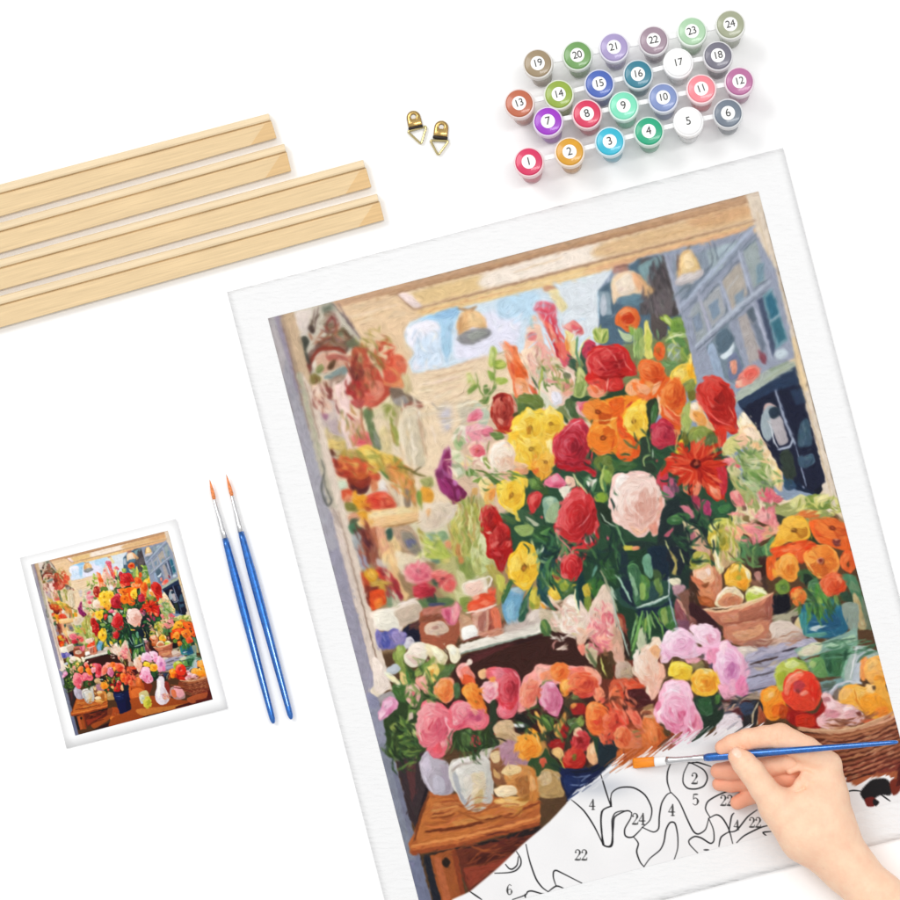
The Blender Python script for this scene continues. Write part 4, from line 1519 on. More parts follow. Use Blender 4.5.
f 22402c 2,8 14,2 40,0 64,0 76,4 76,16 64,16 64,32 70,56 60,60 50,62 42,72 42,78 34,78 28,60 24,44 20,34 14,36 8,34 4,24
f 1c2f3a 26,4 34,2 36,20 42,40 36,40 30,26
f 1a2a36 48,0 62,-2 64,14 62,26 56,20
f 3a6a30 4,22 16,22 18,32 13,38 9,32
f 2f5a2c 14,8 24,12 26,24 18,20
f c8b040 2,26 6,24 8,32 5,35 2,31
f 7a8a38 3,35 8,34 8,46 4,42
f e4ccb8 8,40 18,24 24,44 26,56 20,62 12,62 4,56
f e8d6c0 0,36 4,42 8,48 4,54 0,52
f 6a9a88 9,16 12,11 12,14 9,20
f b8ccb4 22,26 26,32 26,36 22,32
s1 9ab0a0 26,18 31,26 36,36
s1.4 9aa080 15,15 20,26 27,44
f 5a8a58 34,12 40,10 44,18 42,30 46,40 42,40 37,26
f 80b088 36,15 38,18 42,30 39,28
f 4c7a38 44,18 50,22 50,34 44,36
f 7aa048 43,24 49,24 48,34 44,36
f 6a9a7a 46,4 50,3 52,10 52,20 48,18 45,10
f 3a5a38 52,14 58,16 60,28 54,22
f 5a7a3c 56,20 60,30 58,34 52,24
f 2a4a48 50,26 56,30 54,36 50,34
s2.2 7a9a92 42,41 52,38.5 62,34
s1 b4ccb8 44,41 54,37 63,33
s1 c8d8c8 56,28 63,31
f 16283a 40,42 56,40 66,36 70,56 58,58 52,44 44,42
f 3a6a38 56,44 66,40 70,52 66,58 60,54
f 7a9048 57,44 62,42 62,54 59,52
f 8a7a50 57,46 60,50 60,53 57,50
f 4a7a3c 42,44 50,42 52,54 48,60 44,54
f 8aaa50 46,42 48,42 48,58 45,54
s1.6 8ab078 42,46 38,60 37,74
s1.4 7aa060 49,44 54,56
s1.4 5a8048 40,46 44,62 46,70
f b8b89a 42,58 46,56 48,66 44,74 41,68
f 3a5a34 38,62 42,62 40,76 36,76
f 8a3a2c 26,46 32,48 34,62 36,72 32,72 28,58
f b86a50 27,48 30,50 31,56 28,54
f 33201a 30,58 36,66 36,78 32,76
f e8b0a0 10,46 18,44 24,48 26,62 32,76 30,82 22,72 12,66 4,60
f f0c4b4 14,40 22,38 24,46 18,46
f e07a80 16,46 22,46 24,52 20,56 16,54
f e8989a 8,52 14,50 18,56 12,59
f d86070 20,46 24,47 24,52 21,51
f c89a84 22,58 28,56 32,72 28,76 24,72
f d8a890 26,64 32,76 30,82 24,78
f f2a898 12,62 20,60 24,70 18,74 12,68
f f0907a -2,70 2,66 4,72 2,76
f eabaa2 -2,56 4,58 4,66 -2,68
f c8b496 4,68 10,68 14,76 12,83 8,82 4,76
f 6a7050 4,72 6,72 12,82 10,84
f 4a3018 13,76 17,73 20,77 24,86 24,92 12,92
s1.2 c8c870 15,78 18,90
f 8a6040 18,70 20,76 17,76
f c8aa98 26,82 34,80 38,86 34,92 26,92
f b09880 30,86 38,84 38,92 30,92
# right of vase: pot & bowl
f e89868 80,22 90,30 92,30 92,20 84,16
f 1c2430 62,4 66,16 72,18 78,6 84,0 66,-2
f b8a860 64,0 68,4 70,12 69,18 66,17 68,10
s1.2 d8d890 72,0 75,9
f f0e8c8 63,22 68,20 72,21 72,25 67,25.5 64,24
f b89098 66,26 74,25 76,28 70,34 67,30
f 8a4a50 70,34 78,50 80,54 72,58 68,44
f d8a090 70,36 74,38 80,48 76,46
f 7a5040 72,32 86,26 92,42 92,54 80,52 76,44
f 5a2c20 84,28 90,36 90,52 82,50
f 7a4a60 70,50 80,52 78,58 72,56
s1 d8b898 85,42 92,44
@690 510
f 4a2a20 0,44 8,56 8,70 6,74 0,74
f 2a2620 56,0 56,10
f 7a5a38 14,26 26,34 22,40 14,34
f d8a88c 0,14 6,14 12,22 15,32 10,34 4,28
f d07080 0,18 3,16 4,20 1,22
f b8b050 0,36 4,30 12,31 15,36 14,42 6,43 0,42
f d4c880 2,38 10,32 12,36 6,42
f 9a9a38 0,36 6,34 8,38 2,41
f e8b08a 2,44 8,42 13,38 18,44 22,48 22,58 18,66 14,64 8,58 4,54
f f2cab0 4,45 10,43 12,48 8,52 4,50
f f6e0d0 11,43 14,42 15,46 13,47
f d07a54 0,48 8,50 14,54 20,48 22,60 18,66 12,62 6,56
f c8845c 16,40 22,44 23,58 19,62 18,50
f 8a4a28 8,54 14,52 12,56
f d88a60 6,58 14,56 18,62 16,64 8,62
f a05028 6,62 16,64 18,70 8,68
f c06a38 8,64 16,65 14,69
f c8b040 13,18 18,14 24,14 28,18 28,28 24,34 18,34 14,26
f e8e090 15,20 19,18 22,26 17,30
f 8a8a30 20,18 23,16 26,24 22,26
f e8d8a0 16,28 20,26 24,36 24,44 21,46 18,38
f f4ecd0 18,30 20,32 22,42 20,40
f c8a878 22,30 30,30 34,36 28,40 24,42
f e0c080 26,12 30,14 30,24 27,22
f d8b898 28,24 34,26 36,34 30,34
s1.2 7a6a40 27,30 33,36
f 4a3028 38,36 46,34 56,33 58,40 55,50 56,58 48,60 44,50
f 3a201c 46,36 56,36 55,46 48,48
f b88078 46,46 50,44 51,48 49,52
f 8a5a48 44,50 52,52 50,58 46,56
f f2b840 24.5,47 27,42 32,38.5 38,39 43,44 44.5,50 42,56 38,58 32,55 26,54
f f8d070 28,44 33,40 37,42 32,46
f f6e8b8 36,39 42,43 44,49 42,50 39,43
f ee9c28 34,52 42,50 40,57 36,56
f e0a830 30,46 36,43 40,48 36,51 32,50
f b0a838 33,48 36,47 37,50 34,50.5
f f0d8b4 18,66 21,60 26,55.5 31,55 36,58 39,62 36,68 24,70 19,69
f d8946c 20,66 26,60 34,61 38,64 36,68 24,70
f c87a58 24,64 34,62 36,68 26,69
s1.4 f8ecd4 19,64 25,57 32,56
f e8e4a8 40,60 43,56 48,55 53,56.5 56,60 54,64 44,66 41,66
f b8c848 40,62 43,59 48,61 54,61 50,65 42,66
f f4f0d0 46,56 52,57 55,60 50,59
f c07a5c 6,71 16,73 30,71 46,66 60,59 59,66 59,78 56,90 55,94 26,94 24,84 18,80
f b06a52 17,76 34,74 52,68 59,66 58,78 40,82 24,84
f cc8a6a 22,76 34,74 34,80 24,82
f d0907a 40,82 52,80 54,92 40,94
f c88466 26,86 38,83 38,94 28,94
f a05848 54,66 59,62 59,80 56,92 54,88
s1.8 e8bc98 6,71.5 20,73 36,70 50,65 60,59.5
s1 f4d8b8 10,71.5 34,69 54,62
s1 9a5440 24,82 40,80 56,76
s1 e0a888 30,84 44,80
f 3a1c1c 0,66 10,72 18,80 24,90 14,86 4,82 0,76
f 8a5048 0,76 5,80 2,84 0,84
# black jar right of pot
f 16141e 60,62 66,59 71,62 72.5,70 70,75 64,77 60,74
f a8a088 60,76 70,74 78,70 80,78 72,82 60,80
f d4c8bc 58,82 64,79.5 70,80 76,84 80,90 74,92 58,92
f 4a3a38 72,78 80,76 80,84 76,83
f b89884 58,86 74,88 78,92 56,94
# orange bouquet
@775 500
f 9aa060 0,6 18,0 30,2 40,10 43,16 30,18 10,20
f c8c880 4,8 12,6 18,-2 20,4 12,8
f dcd898 10,2 18,-4 24,0 16,6
f 7a9040 22,-2 36,-4 40,6 26,6
f e8e0a0 28,-2 38,-4 38,0 30,4
f b07838 24,10 32,12 34,16 26,16
f d87838 16,10 22,7 30,8 32,11 26,13 18,13
f 2c3a22 20,24 28,20 34,30 30,36 26,32
f 3a4030 0,10 10,14 4,20
f f2b838 2,24 6,15 12,11 20,12 24,18 26,26 20,30 10,30 2,34 -4,34
f f8d060 5,17 12,13 16,18 10,22
f f4c448 16,14 22,18 24,25 18,26
f 8a4a18 11.5,22 14,20.5 17,22 15,25.5 12,25
f e8a030 0,30 8,28 10,30 2,33
f ec6a28 24,17 28,14 35,14 42,17 50,22 53,28 55,34 52,37 44,35 36,32 30,30 27,24
f f08c3a 34,16 42,17 50,22 48,26 40,24
f f2a040 40,18 48,18 52,24 48,24
f dc5420 28,18 34,18 36,26 30,26
f 7a3430 41,29 44,27.5 47.5,29 47,33 43,33
f c87860 42,28 46,28 44,29.5
f e4521c -4,36 4,33 14,30 24,29 30,32 26,38 22,44 18,46 10,40 2,42
f f0743a 4,36 14,32 20,34 12,38
f e8642c 14,38 22,36 22,42 18,44
f d23c14 22,34 32,32 40,36 36,40 26,40
f ec6228 47,41 50,37 54,36 57,40 58,48 54,53 49,50 46.5,46
f c8401c 52,40 55,42 56,48 53,48
f 5a3818 51.5,46 53,44.5 54,48 52.5,48.5
f f09a40 20,40 24,36 30,33 36,32 42,35 46,42 46,50 42,54 36,56 30,56 24,50
f f6b858 22,42 26,38 28,42 26,48
f ec7a30 30,36 36,34 38,40 34,44 29,40
f e8702c 38,40 44,44 40,50 35,48
f f6b448 28,50 36,50 40,53 34,56 30,55
f e89a80 30,43 33,41.5 35,43.5 33,46 30.5,45
f 6a2a20 31,43 33,42.5 34,44 32.5,45
s1 d8641c 24,40 30,43
s1 d8641c 36,42 42,38
s1 d8641c 33,47 33,53
s1 f8cc80 22,44 28,52
f f2a23c 2,46 4,41 10,38 15,41 17.5,48 17,54 13,59 8,58 4,52
f f8c060 5,42 10,39.5 14,43 9,45
f e88428 7,46 12,45 14,51 11,54 7,51
f d86a20 8,47.5 10,46 11,49 9,50.5
s1 e08024 4,47 8,55 13,56
f e86424 -6,42 0,40 2,48 2,54 -2,58 -6,54
f f4a838 -2,50 2,50 2,55 -1,56
f e25424 33,58 36,54 42,52 48,54 52,60 50,66 46,69 40,69 35,66
f f07e4a 35,58 40,54 45,56 44,60 38,62
f c03414 40,60 46,60 48,66 42,65
f f0906a 44,54 48,57 48,60 45,58
f d84820 46,64 50,62 48,68
f 3a5a30 16,52 24,50 30,56 26,62 18,58
f 22302a 20,54 26,54 28,60 22,62
f 4a7a50 24,60 30,56 33,62 34,68 28,72 24,66
f 7a9840 1,60 6,57 10,60 10,66 4,68 0,64
f 5a7a34 2,62 8,60 8,66
f e05020 11,66 14,63 18,62.5 22,66 22.5,71 19,75.5 14,75 11,71
f f08a2a 12,69 16,66 20,70 18,75 14,74
f f4a850 13,68 16,67 15,71
f 2a6a8a 20,76 28,70 40,70 46,74 52,84 56,92 18,92
f 1f5a78 22,80 30,78 28,92 20,92
f 3a8098 40,74 46,76 50,90 44,90
f 4a8a6a 22,72 26,68 30,76 27,78
f a8c4b0 24,70 28,69 29,74 26,77
f 4f8a3a 30,60 36,68 40,72 38,82 32,88 30,86 27,78
f 88b048 31,70 34,74 31,84
f 5a8f4a 34,72 40,74 38,80
f 4a7a58 48,54 56,54 60,60 66,78 70,92 56,92 50,80 54,66 50,60
f 6a8a6c 54,58 60,62 60,66 54,64
f 2f4a34 46,68 50,66 55,67 57,76 52,75
f 8a8a7a 48,76 54,76 58,84 58,92 52,90
f b8a070 56,68 60,70 64,84 66,92 60,92
f 6a7a68 62,70 66,76 70,92 66,92
f d8c090 17,84 26,92 14,92
f 5a7a38 16,78 20,76 22,80 18,84
# bench area
@730 610
f b8988a 28,20 52,14 54,22 30,28
f d4c4b8 28,12 34,8 42,8 50,13 52,16 40,22 30,24
f c8a898 30,20 40,22 30,26
f a8705c 18,22 28,14 30,24 24,28
f c07c60 -2,12 20,8 28,8 26,20 14,24 2,22
f d89a74 2,16 14,14 22,10 24,16 12,22 4,20
f b06a50 0,22 14,24 26,20 24,26 8,26
f 9a6a58 10,24 28,20 30,25 12,29
p a9a2b4 0,30 20,27 60,20 64,24 50,32 34,50 30,60 0,66
f d8ccc0 2,27 16,26 20,28 18,31 8,34
p b4b0c4 10,32 48,22 60,21 52,26 14,38
p b8a49c 16,41 34,36 42,36 20,44
p b0acc2 12,48 36,38 34,46 12,52
p 9a96b0 10,56 34,50 33,54 10,60
p a8a4bc 12,52 33,47 33,50 12,56
p a0907e 0,64 20,58 22,64 0,68
s1.6 4a3838 15,39 34,34
s1.6 3a3440 38,30 48,27
s1.2 54505e 12,49 34,44
s1.2 5a5664 12,59 30,55
f 3a5a60 53,18 60,20 74,21 78,18 62,16
f 2a6a84 51,0 56,-4 76,-4 82,6 85,14 80,18 70,20 58,19 53,14
f 235a78 56,4 66,8 74,2 80,8 76,14 60,14
f 3f8a8a 50,4 56,2 56,14 53,18
f b8c8c8 57,13 62,11.5 69,11 64,14 58,15
f 5a9a8c 54,18 60,16.5 69,16 68,19 58,20
f 5a9a3a 59,0 66,-4 68,0 64,8 62,4
f 8a9a8a 80,-4 92,-4 92,14 86,14
p 8aa89a 46,28 64,24 80,18 92,12 92,26 70,30 52,36
f c8ccb0 49,30 54,26 62,23 66,24 65,30 56,33 50,33
f dcd4b8 52,30 58,26 64,25 60,31 54,32
f a8c8a8 68,26 88,18 90,22 76,28
s1 5a7a68 62,25 78,22 92,20
p 4a7a5a 64,32 74,29 86,26 88,34 84,48 70,48 66,38
f 2a5a3c 68,33 72,31 74,42 72,46 69,40
f 3a7048 74,32 80,32 80,46 74,46
f 1f4a34 82,30 85,28 83,38
f 6a9a58 56,36 66,34 70,46 68,49 62,48 56,42
f a0b878 58,36 62,38 60,42 57,40
f 84ac98 84,34 88,26 90,36 84,52 80,48
s1.2 6a8a6a 50,34 56,40 62,50
p 7a9a9a 64,52 80,49 86,50 86,56 68,58 66,56
p 5a7274 66,56 78,54 74,60 66,60
p a8a8b0 66,60 74,56 80,52 74,62
# green apple, orange, red apple
f b8c058 32,46 34,40 40,36 46,34.5 52,37 56,42 56,48 44,54 40,60 35,58 33,52
f d4dc90 40,38 46,36 50,39 44,42 40,41
f a0b038 34,46 40,44 40,52 35,54
f e0e8b0 41,39 46,38 45,41
f 8aa048 50,38 55,42 54,44
f a01c14 36,66 46,72 62,74 68,62 72,68 70,80 62,86 48,84 40,78
f c83018 48,76 60,76 60,84 48,84
f f0742c 40,84 40,78
f f09028 22,66 22,60 26,56 32,54.5 37,58 40,66 38,74 34,79 28,79 23,74
f f6b048 24,60 28,56 33,58 30,64 25,66
f f8c878 28,60 31,59 31,62 28,63
f e8741c 30,70 38,66 37,74 32,78
f c04a14 36,68 42,70 40,78 36,77
f e8482c 37,58 38,50 42,45 48,42.5 55,43.5 60,46 64,52 66,60 64,67 60,72 53,73.5 46,72 41,68 38,64
f f27a60 38,56 41,48 47,44 54,45 50,50 44,54 42,62 39,62
f f08a70 40,50 46,45 50,46 44,52
f de3018 58,48 64,54 65,62 60,66 57,58
f e63a20 46,66 58,66 60,71 52,73 46,71
f c04048 45.5,54 48,51 52,51 54,54 52,58 49,60 46,58
f 8a3030 47.5,57 50,57.5 50,60 48,59.5
f f0907a 50,60 54,58 56,60 52,62
f f6a890 54,60 55,59 55,61
# fruit right
@775 640
p a8b4ac 50,20 58,4 64,4 74,8 76,14 66,14 58,32 50,30
p b8bcc8 56,26 60,6 64,6 63,22 60,32 54,32
s1.2 e0e4e4 54,28 59,5
f ee9a50 62,14 66,12 68,22 64,30 61,26
f f2b45a 64,20 67,14 72,11.5 76,12 78,22 80,30 76,34 70,32 65,27
f f8c878 66,19 70,14 74,16 69,22
f f09c38 72,26 79,26 80,32 72,32
f f0a848 44,40 48,34 54,32 60,32 66,34 72,30 78,29 80,34 84,44 86,54 82,57 74,58 68,56 60,50 50,46 44,46
f f4bc6a 45,38 50,34 56,36 52,42 46,44
f ee9a2c 62,42 72,38 80,44 84,52 78,56 68,54 62,48
f f6c060 56,34 64,34 64,40 58,42
f e8862a 72,50 80,48 82,54 76,57
f f8d090 66,32 72,33 71,38 66,37
f 6a5030 70,33.5 72,33 72.5,35.5 70.5,36
s1 d88828 57,36 60,46 66,54
s1.4 c8ccd4 40,38 43,34 48,31 54,30 62,31
f 7a7468 42,38 47,34 46,38 44,44
f 5a6a60 34,32 44,30 40,36 36,36
f e8c0bc 33,40 36,38 40,39 43,43 48,46 56,47 60,50 64,54 64,59 58,61 48,62 40,64 33,63 30,60 30,56 34,53 36,48
f f0d4d4 38,44 42,43 44,48 38,52
f d8949a 36,50 44,51 48,53 44,56 36,55
f f4dcdc 49,49 53,47 56,49 53,52 50,52
f e0a8ac 50,52 58,50 58,56 52,57
f eec0bc 31,56 36,56 38,60 34,62
f f0c8c4 40,58 50,57 54,60 44,62
f 7a3a30 58.5,52 61,51.5 62,54.5 60,55.5
f c08084 34,42 38,41 40,44 36,45
f c05a3a 62,57 70,57 80,56 84,53 80,60 66,61
# basket
p 8a4a30 14,66 22,66 40,65 60,62 84,55 90,52 92,60 92,92 8,92
p d0a080 16,63 32,64 50,62 70,60 84,56 87,52 88,55 78,60 56,64 36,66 20,66
@780 690 1.3333
p 8c4c32 40,36 90,24 92,84 86,78 70,88 50,94 44,60
s2 d8a884 14,29.5 40,31.5 60,28.5 80,23 86,19
s1.4 3a2014 14,31.5 34,32 52,30
s1.8 b87a58 20,35 44,35 66,30 88,22
s1.4 6a3420 24,37 50,36 72,30 90,24
s1.8 b27454 30,39 56,36 76,31 90,27
s1.4 5f2c1c 40,41 62,36 80,31 90,29
s1.8 a8684a 44,43 66,38 90,32
s1.4 5a2a1c 48,46 70,42 92,36
s1.8 b07050 43,49 62,47 80,44 92,40
s1.4 5c2a1a 44,51 64,50 84,46 92,44
s1.8 b0704e 44,53 60,53 78,51 92,48
s1.4 54241a 45,55 66,56 86,52 92,51
s1.8 a8664a 45,57 64,58 82,56 92,54
s1.4 4c2016 46,60 66,62 84,59 92,57
s1.8 a05e42 46,62 64,64 86,61 92,60
s1.8 3c1812 47,64 66,63 80,64 92,62
s1.6 905038 60,60 76,62
s1.2 c88a68 62,33 74,31
s1.2 c08060 70,41 84,36
s1.2 c08060 58,52 72,52
p a05030 48,66 66,64 92,64 92,84 70,88 50,92
f 7a3018 66,66 84,68 88,76 70,72
f b86040 48,66 62,66 60,70 50,70
# white jug dark bench left of basket
@690 700 1.2222
f 2a2a30 24,8 34,2 56,0 60,10 52,22 44,26 34,30 28,22
f 5a2028 24,8 34,6 42,6 44,16 34,18 26,16
f c8a890 26,8 34,4 44,0 40,6 30,9
f b89aa0 30,13 38,10 42,14 34,16
f 3a4460 40,4 50,2 52,10 44,12
s1.2 d8c8a8 56,2 52,10 51,20
s1.4 c8b090 58,8 55,20
f a0522c 56,4 62,14 60,20 56,20
# lower scene from the card print
@C 0 0 1
@K 40 620 1.445
f 182048 50,50 60,49 60.5,55 61.5,62 61,63 56,65 53,63 51.5,57
f 2a3a7a 52,52 58,51 58,54 53,56
f 101838 58,52 60.5,54 61,62 58,62
s.8 5a6a9a 53,53 58,52
f b0602c 46,64 52,62 54,65 60,65.5 66,62 78,58 78,62 66,68 52,72 48,70
f c8783c 46,66 60,66 70,62 64,68 52,70
f a85428 48,60 52,60 53,64 48,66
f c86a34 60,46 66,44 70,50 66,56 61,54
f 5a2818 52,72 70,68 69,70 56,73
f 8a4628 32,66 48,60 46,68 36,73
f a0582c 34,70 46,65 46,68 36,74
f 3a1818 34,76 46,70 46,72 34,78
@K 110 610 1.3333
f 8a3a20 14,52 22,52 30,56 26,64 16,66
f b85a28 14,54 22,52 24,60 16,60
f d0783c 14,60 20,58 26,62 16,66
f a05028 14,66 34,64 58,68 76,62 76,66 40,78 0,88 0,80 14,74
f c07a44 18,74 40,72 56,70 46,74 24,79
f 4a1c18 24,79 46,74 48,72 70,66 72,68 46,74 24,81
f a85c38 56,66 72,61 76,64 60,70
f c8d0cc 20,64 24,61 26,66 22,70
f c8c090 20,62 26,60 28,68 22,68
f 8a3a30 36,54 42,54 43,62 40,66 38,60
f e6dedd 33.5,50 36,49 39,51 39,57 42,63 42.5,67 40,70 36,70.8 32.8,68 32,63 33.5,57
f f4efee 34,54 36,53 36,60 35,66 33.5,64
f cfc0c2 38.5,58 41.5,64 41,68 39,69.5 39,64
f b8908c 44,58 50,57 54,62 54,66 48,67 43,63
f e0a8a8 46,57 51,58 54,63 50,66 47,62
f d88058 44,60 47,60 48,65 45,65
f 8a4028 55,57 66,58 72,60 70,62 58,62
f 5a2018 62,68 70,66 72,60 76,66 66,70
s.8 a0603c 44,56 58,58 72,56
s.8 6a3020 46,58 60,59.5 73,58
# bottom left bouquet
@370 630
f 8f8fa8 -2,46 8,44 10,52 4,56 0,56
f e4d4c0 0,44 6,38 12,38 10,46 6,49
f efe2d4 2,20 8,24 14,40 8,46 3,42
f a09a98 6,48 16,44 20,52 16,60 8,54
f 2f4426 10,64 18,52 22,40 30,44 40,44 50,56 42,70 36,84 40,92 14,92 12,78
f 4a6a34 16,40 26,34 32,42 26,52 18,48
f 8aa04a 16,18 22,10 26,14 24,22 28,30 24,36 20,28
f a8b860 18,16 21,11 24,16 20,22
f c4ccd0 12,28 18,24 22,28 18,32 13,31
f e4e0cc 10,30 16,32 22,38 20,40 14,36
f eacc84 22,30 25,32 27,38 24,40 22,36
f f0e4b8 12,32 18,34 22,38 18,39
f 3f7a34 26,28 32,32 32,40 28,40
f 506a30 24,20 28,28 32,34 30,40
f efe0d0 24,19 27,15 30,10 36,8.5 40,10 42,16 40,22 36,26 30,27 26,24
f f4e8dc 29,12 36,9.5 38,14 32,18
f e8ccc0 26,18 32,18 38,22 32,25
f ecdcb4 40,10 46,11 52,14 56,19 54,25 50,27 46,22 42,18
f f4ecd0 44,12 50,14 53,20 48,22
f d8c898 42,18 48,20 50,26 46,24
f 9aac58 32,30 40,24 46,19 47,22 42,28 34,34
f 7a9a48 34,28 44,21 42,26
f efe8cc 55,12 60,10.5 64,14 65,20 62,24 58,22 57,17
f f8f4e4 58,12 62,13 61,18 58,17
f 51703a 50,28 58,24 62,26 56,34 48,40
f 7a8a40 48,24 54,26 50,30
f eecb70 40,30 44,24 48,25 50,30 47,36 44,40 42,36
f f4dc90 42,28 46,26 46,32
f e8a848 43,30 46,28 45,34
f f0dca4 36,36 40,30 42,38 38,40
f eaa090 32,36 38,33 42,36 41,46 36,42
f f0b8a8 34,36 38,34 39,38
f 3f5a30 42,42 48,38 48,48 44,50
f efb4ac 25,44 28,40 33,39 36,43 36,48 34,54 30,55 26,50
f f4ccc4 27,42 31,40 33,43 29,46
f dc7078 30,44 33,45 31,48
f e89a98 28,48 34,48 31,54
s2.2 4a6238 38,44 36,54 33,60
f e8a0c0 10,50 15,48 20,51 20,56 15,60 11,64 7,65 5.5,60 8,56
f f0c0d4 10,52 15,50 16,54 11,57
f d880a8 14,56 18,54 15,60 11,61
f f4d0dc 6,61 9,57 11,60 8,64
f 6a8a40 20,62 25,64 30,70 26,72 21,68
f 3a5026 12,70 20,66 26,72 24,80 14,76
f 84984a 14,70 18,67 20,70 17,74
f 9aaa50 24,76 27,72 30,76 26,79
f c8cc88 29,68 32,68 34,76 32,76
s1.6 8aa050 20,92 22,84 26,78
s1.4 7a9440 16,86 20,80 24,78
s1.2 9ab060 14,88 18,82
s1.4 5a7a34 28,90 30,82
s1 b0b890 29,90 30,84
f 7a9a3a 20,76 24,76 22,80
f d8c0b0 28,60 31,59 31,64 28,64
f 2c4030 26,80 34,78 38,90 26,92
f c0d0b0 39,70 38,68
# pink peony big
f e8707c 34,66 36,58 38,52 42,50 47,52 52,53 56,57 60,52 65,50.5 70,52 74,54 80,58 86,62 85,68 81,72 76,73 71,70 66,72 61,73 60,80 57,86 52,92 44,92 40,86 36,80 33,74
f f0949c 37,56 42,51 48,53 50,58 44,62 38,64
f d84a58 41,66 46,62 47,66 44,70 43,74 40,74
f f4b4b8 48,60 54,60 56,66 50,72 46,72
f f0a4a4 44,70 50,72 48,80 42,78
f f4a0a0 50,74 58,72 58,80 52,84
f e85a68 44,80 50,80 52,88 46,88
f f09aa4 58,56 64,52 70,54 66,60 60,60
f d85068 62,62 68,56 72,60 68,68 63,70
f f4b8b8 60,62 66,62 64,68 60,68
f e87c88 70,62 78,60 84,64 80,70 73,70
f b84a6c 76,62 79,61 80,64 77,66
f f0a890 72,56 78,58 76,62
s1 f8ccc8 36,68 36,76 40,84
s1 f4c0c0 42,56 44,60 40,62
s1 f8c8c8 54,64 56,70 60,72
s1 c83a50 46,64 42,72
s1 e05868 54,76 58,82
f e8d0a0 29,66 30,66
f f2a07c 46,44 50,36 56,34 60,36 61,44 59,50 55,53 50,51 46,48
f ee8c3a 48,42 52,37 57,36 60,42 58,50 53,52 48,48
f f4ac58 49,40 54,36 56,40 52,44
f e4703c 52,44 58,44 56,52 52,50
f f0a888 47,40 50,36 48,42
f f0a8a4 62,28 66,24 70,24 72,30 70,34 64,34
f ec8878 64,30 70,26 76,34 72,36
f f0e0d0 70,22 72,20.5 74,23 72,25.5 70,25
f ea5c30 65,34 70,32 75,35 76,40 70,40 66,39
f f0922c 66,42 70,40 76,40 78,46 82,52 84,56 84,60 78,57 72,52 67,47
f f6ac48 68,42 74,42 74,48 69,47
f e8702c 76,50 83,54 83,59 78,56
f 8a6820 75,51 77,51 76.5,53
f 4a6a40 60,40 64,38 65,48 61,50
f ecb888 78,30 82,27.5 84,30 83,35 80,35.5 78,33
f e86a70 84,28 92,27 92,38 86,36 84,34
f f0a4b0 79,42 84,38 90,36 92,42 90,50 86,53 82,49
f f4c0c4 82,42 88,38 90,42 85,46
f d86078 84,44 88,42 87,50
@370 630
f 2f3f24 60,74 68,71 74,72 82,72 88,64 92,70 92,92 78,86 70,88 60,84
f 4a6438 66,74 69,74 69,84 66,82
f 5a7a40 70,72 73,72 72,84 70,84
f c03040 73,76 78,76 80,82 75,84
f b85040 88,74 92,72 92,76
f c8bfb4 78,88 92,84 92,92 78,92
# red flowers & pink @490 640
@490 640
f e06a78 0,24 4,20 10,20 16,21 20,24 22,30 22,40 20,48 18,54 12,57 8,56 5,52 6,44 0,40
f e88490 2,22 8,20 10,26 4,28
f d04858 10,20 18,22 20,28 14,28
f b82434 10,30 16,28 20,34 18,42 12,46 8,40
f d83a48 6,42 14,38 20,42 16,50 8,48
f f0868e 5,50 10,47 12,52 9,56 6,55
f f0b8b8 0,28 5,30 8,35 6,40 0,45
f f4ccc4 0,30 4,32 5,36 0,38
f f0a050 0,27 4,27 3,30 0,30
s1 f09aa4 17,23 21,29 21,38
f 2c3c28 0,46 4,44 5,58 4,66 0,68
f 241c1c 18,54 24,52 26,56 34,58 30,62 26,66 20,66
f d8dcdc 17,60 22,59 26,60.5 25,63 18,63
f d2b48a 2,64 8,58 16,58 18,66 22,68 16,76 8,72
f b89a70 4,68 14,68 20,76 16,84 10,80
f b08a94 4,76 12,76 16,82 16,90 8,92 4,84
f 9a7078 8,80 14,82 14,92 8,92
s1.2 3a3020 2,70 10,72 16,75
f 2e3a24 0,70 6,72 6,76 0,76
f f0a49a 20,52 21,44 22,34 25,26 30,23 33,18 38,17 46,18 50,16 56,18 62,19 70,19 76,21 80,26 80,32 74,34 66,36 58,30 48,32 38,32 34,36 34,46 28,50
f f4b8a4 32,20 38,17.5 44,20 42,26 36,28
f f0946c 36,24 44,22 46,28 38,29
f f09a9c 22,34 28,26 32,32 30,38 24,40
f ee8490 21,46 28,40 32,46 26,50
f f2aaa8 23,44 26,38 30,40 26,45
f ee7a30 45,20 50,16.5 55,19 57,24 54,29 48,30 45,26
f f4924c 46,20 50,18 54,22 49,24
f e8601c 50,24 56,24 53,29 48,29
f f0806a 56,22 62,20 70,20 76,24 74,28 66,26 58,28
f f2a890 68,19 76,21 80,27 76,29 70,24
f e85c50 58,27 66,25 74,30 78,34 74,40 66,42 60,38
f d03a34 62,30 68,30 70,40 66,42 62,38
f b01c20 64,32 67,32 68,38 65,38
f e4504a 70,30 75,34 74,40 71,38
f f0906c 74,36 78,33 82,36 83,42 80,46 76,44
f e86a4c 78,42 83,42 81,46
f 8a8a60 28,36 34,34 35,42 30,44
f 9a9a68 38,30 44,29 44,32 38,34
f e07aa0 35,42 37,36 40,31 45,30 49,34 51,39 53,44 51,50 49,55 45,54.5 40,51 36,47
f eeb0c8 36,40 40,33 43,33 42,42 40,49 37,46
f c84a78 44,36 48,34 51,42 50,48 46,46
f e898b0 42,46 46,48 48,53 44,53
f f0c0d4 42,31 46,31 47,34 43,34
f f0a040 50,32 53,28 58,29 60,33 57,37 55,41 52,40
f f6b860 51,32 55,29 57,33 53,36
f e07a2c 55,36 57,38 55,41
f 4a3a28 54,42 60,40 68,44 70,48 60,54 54,56
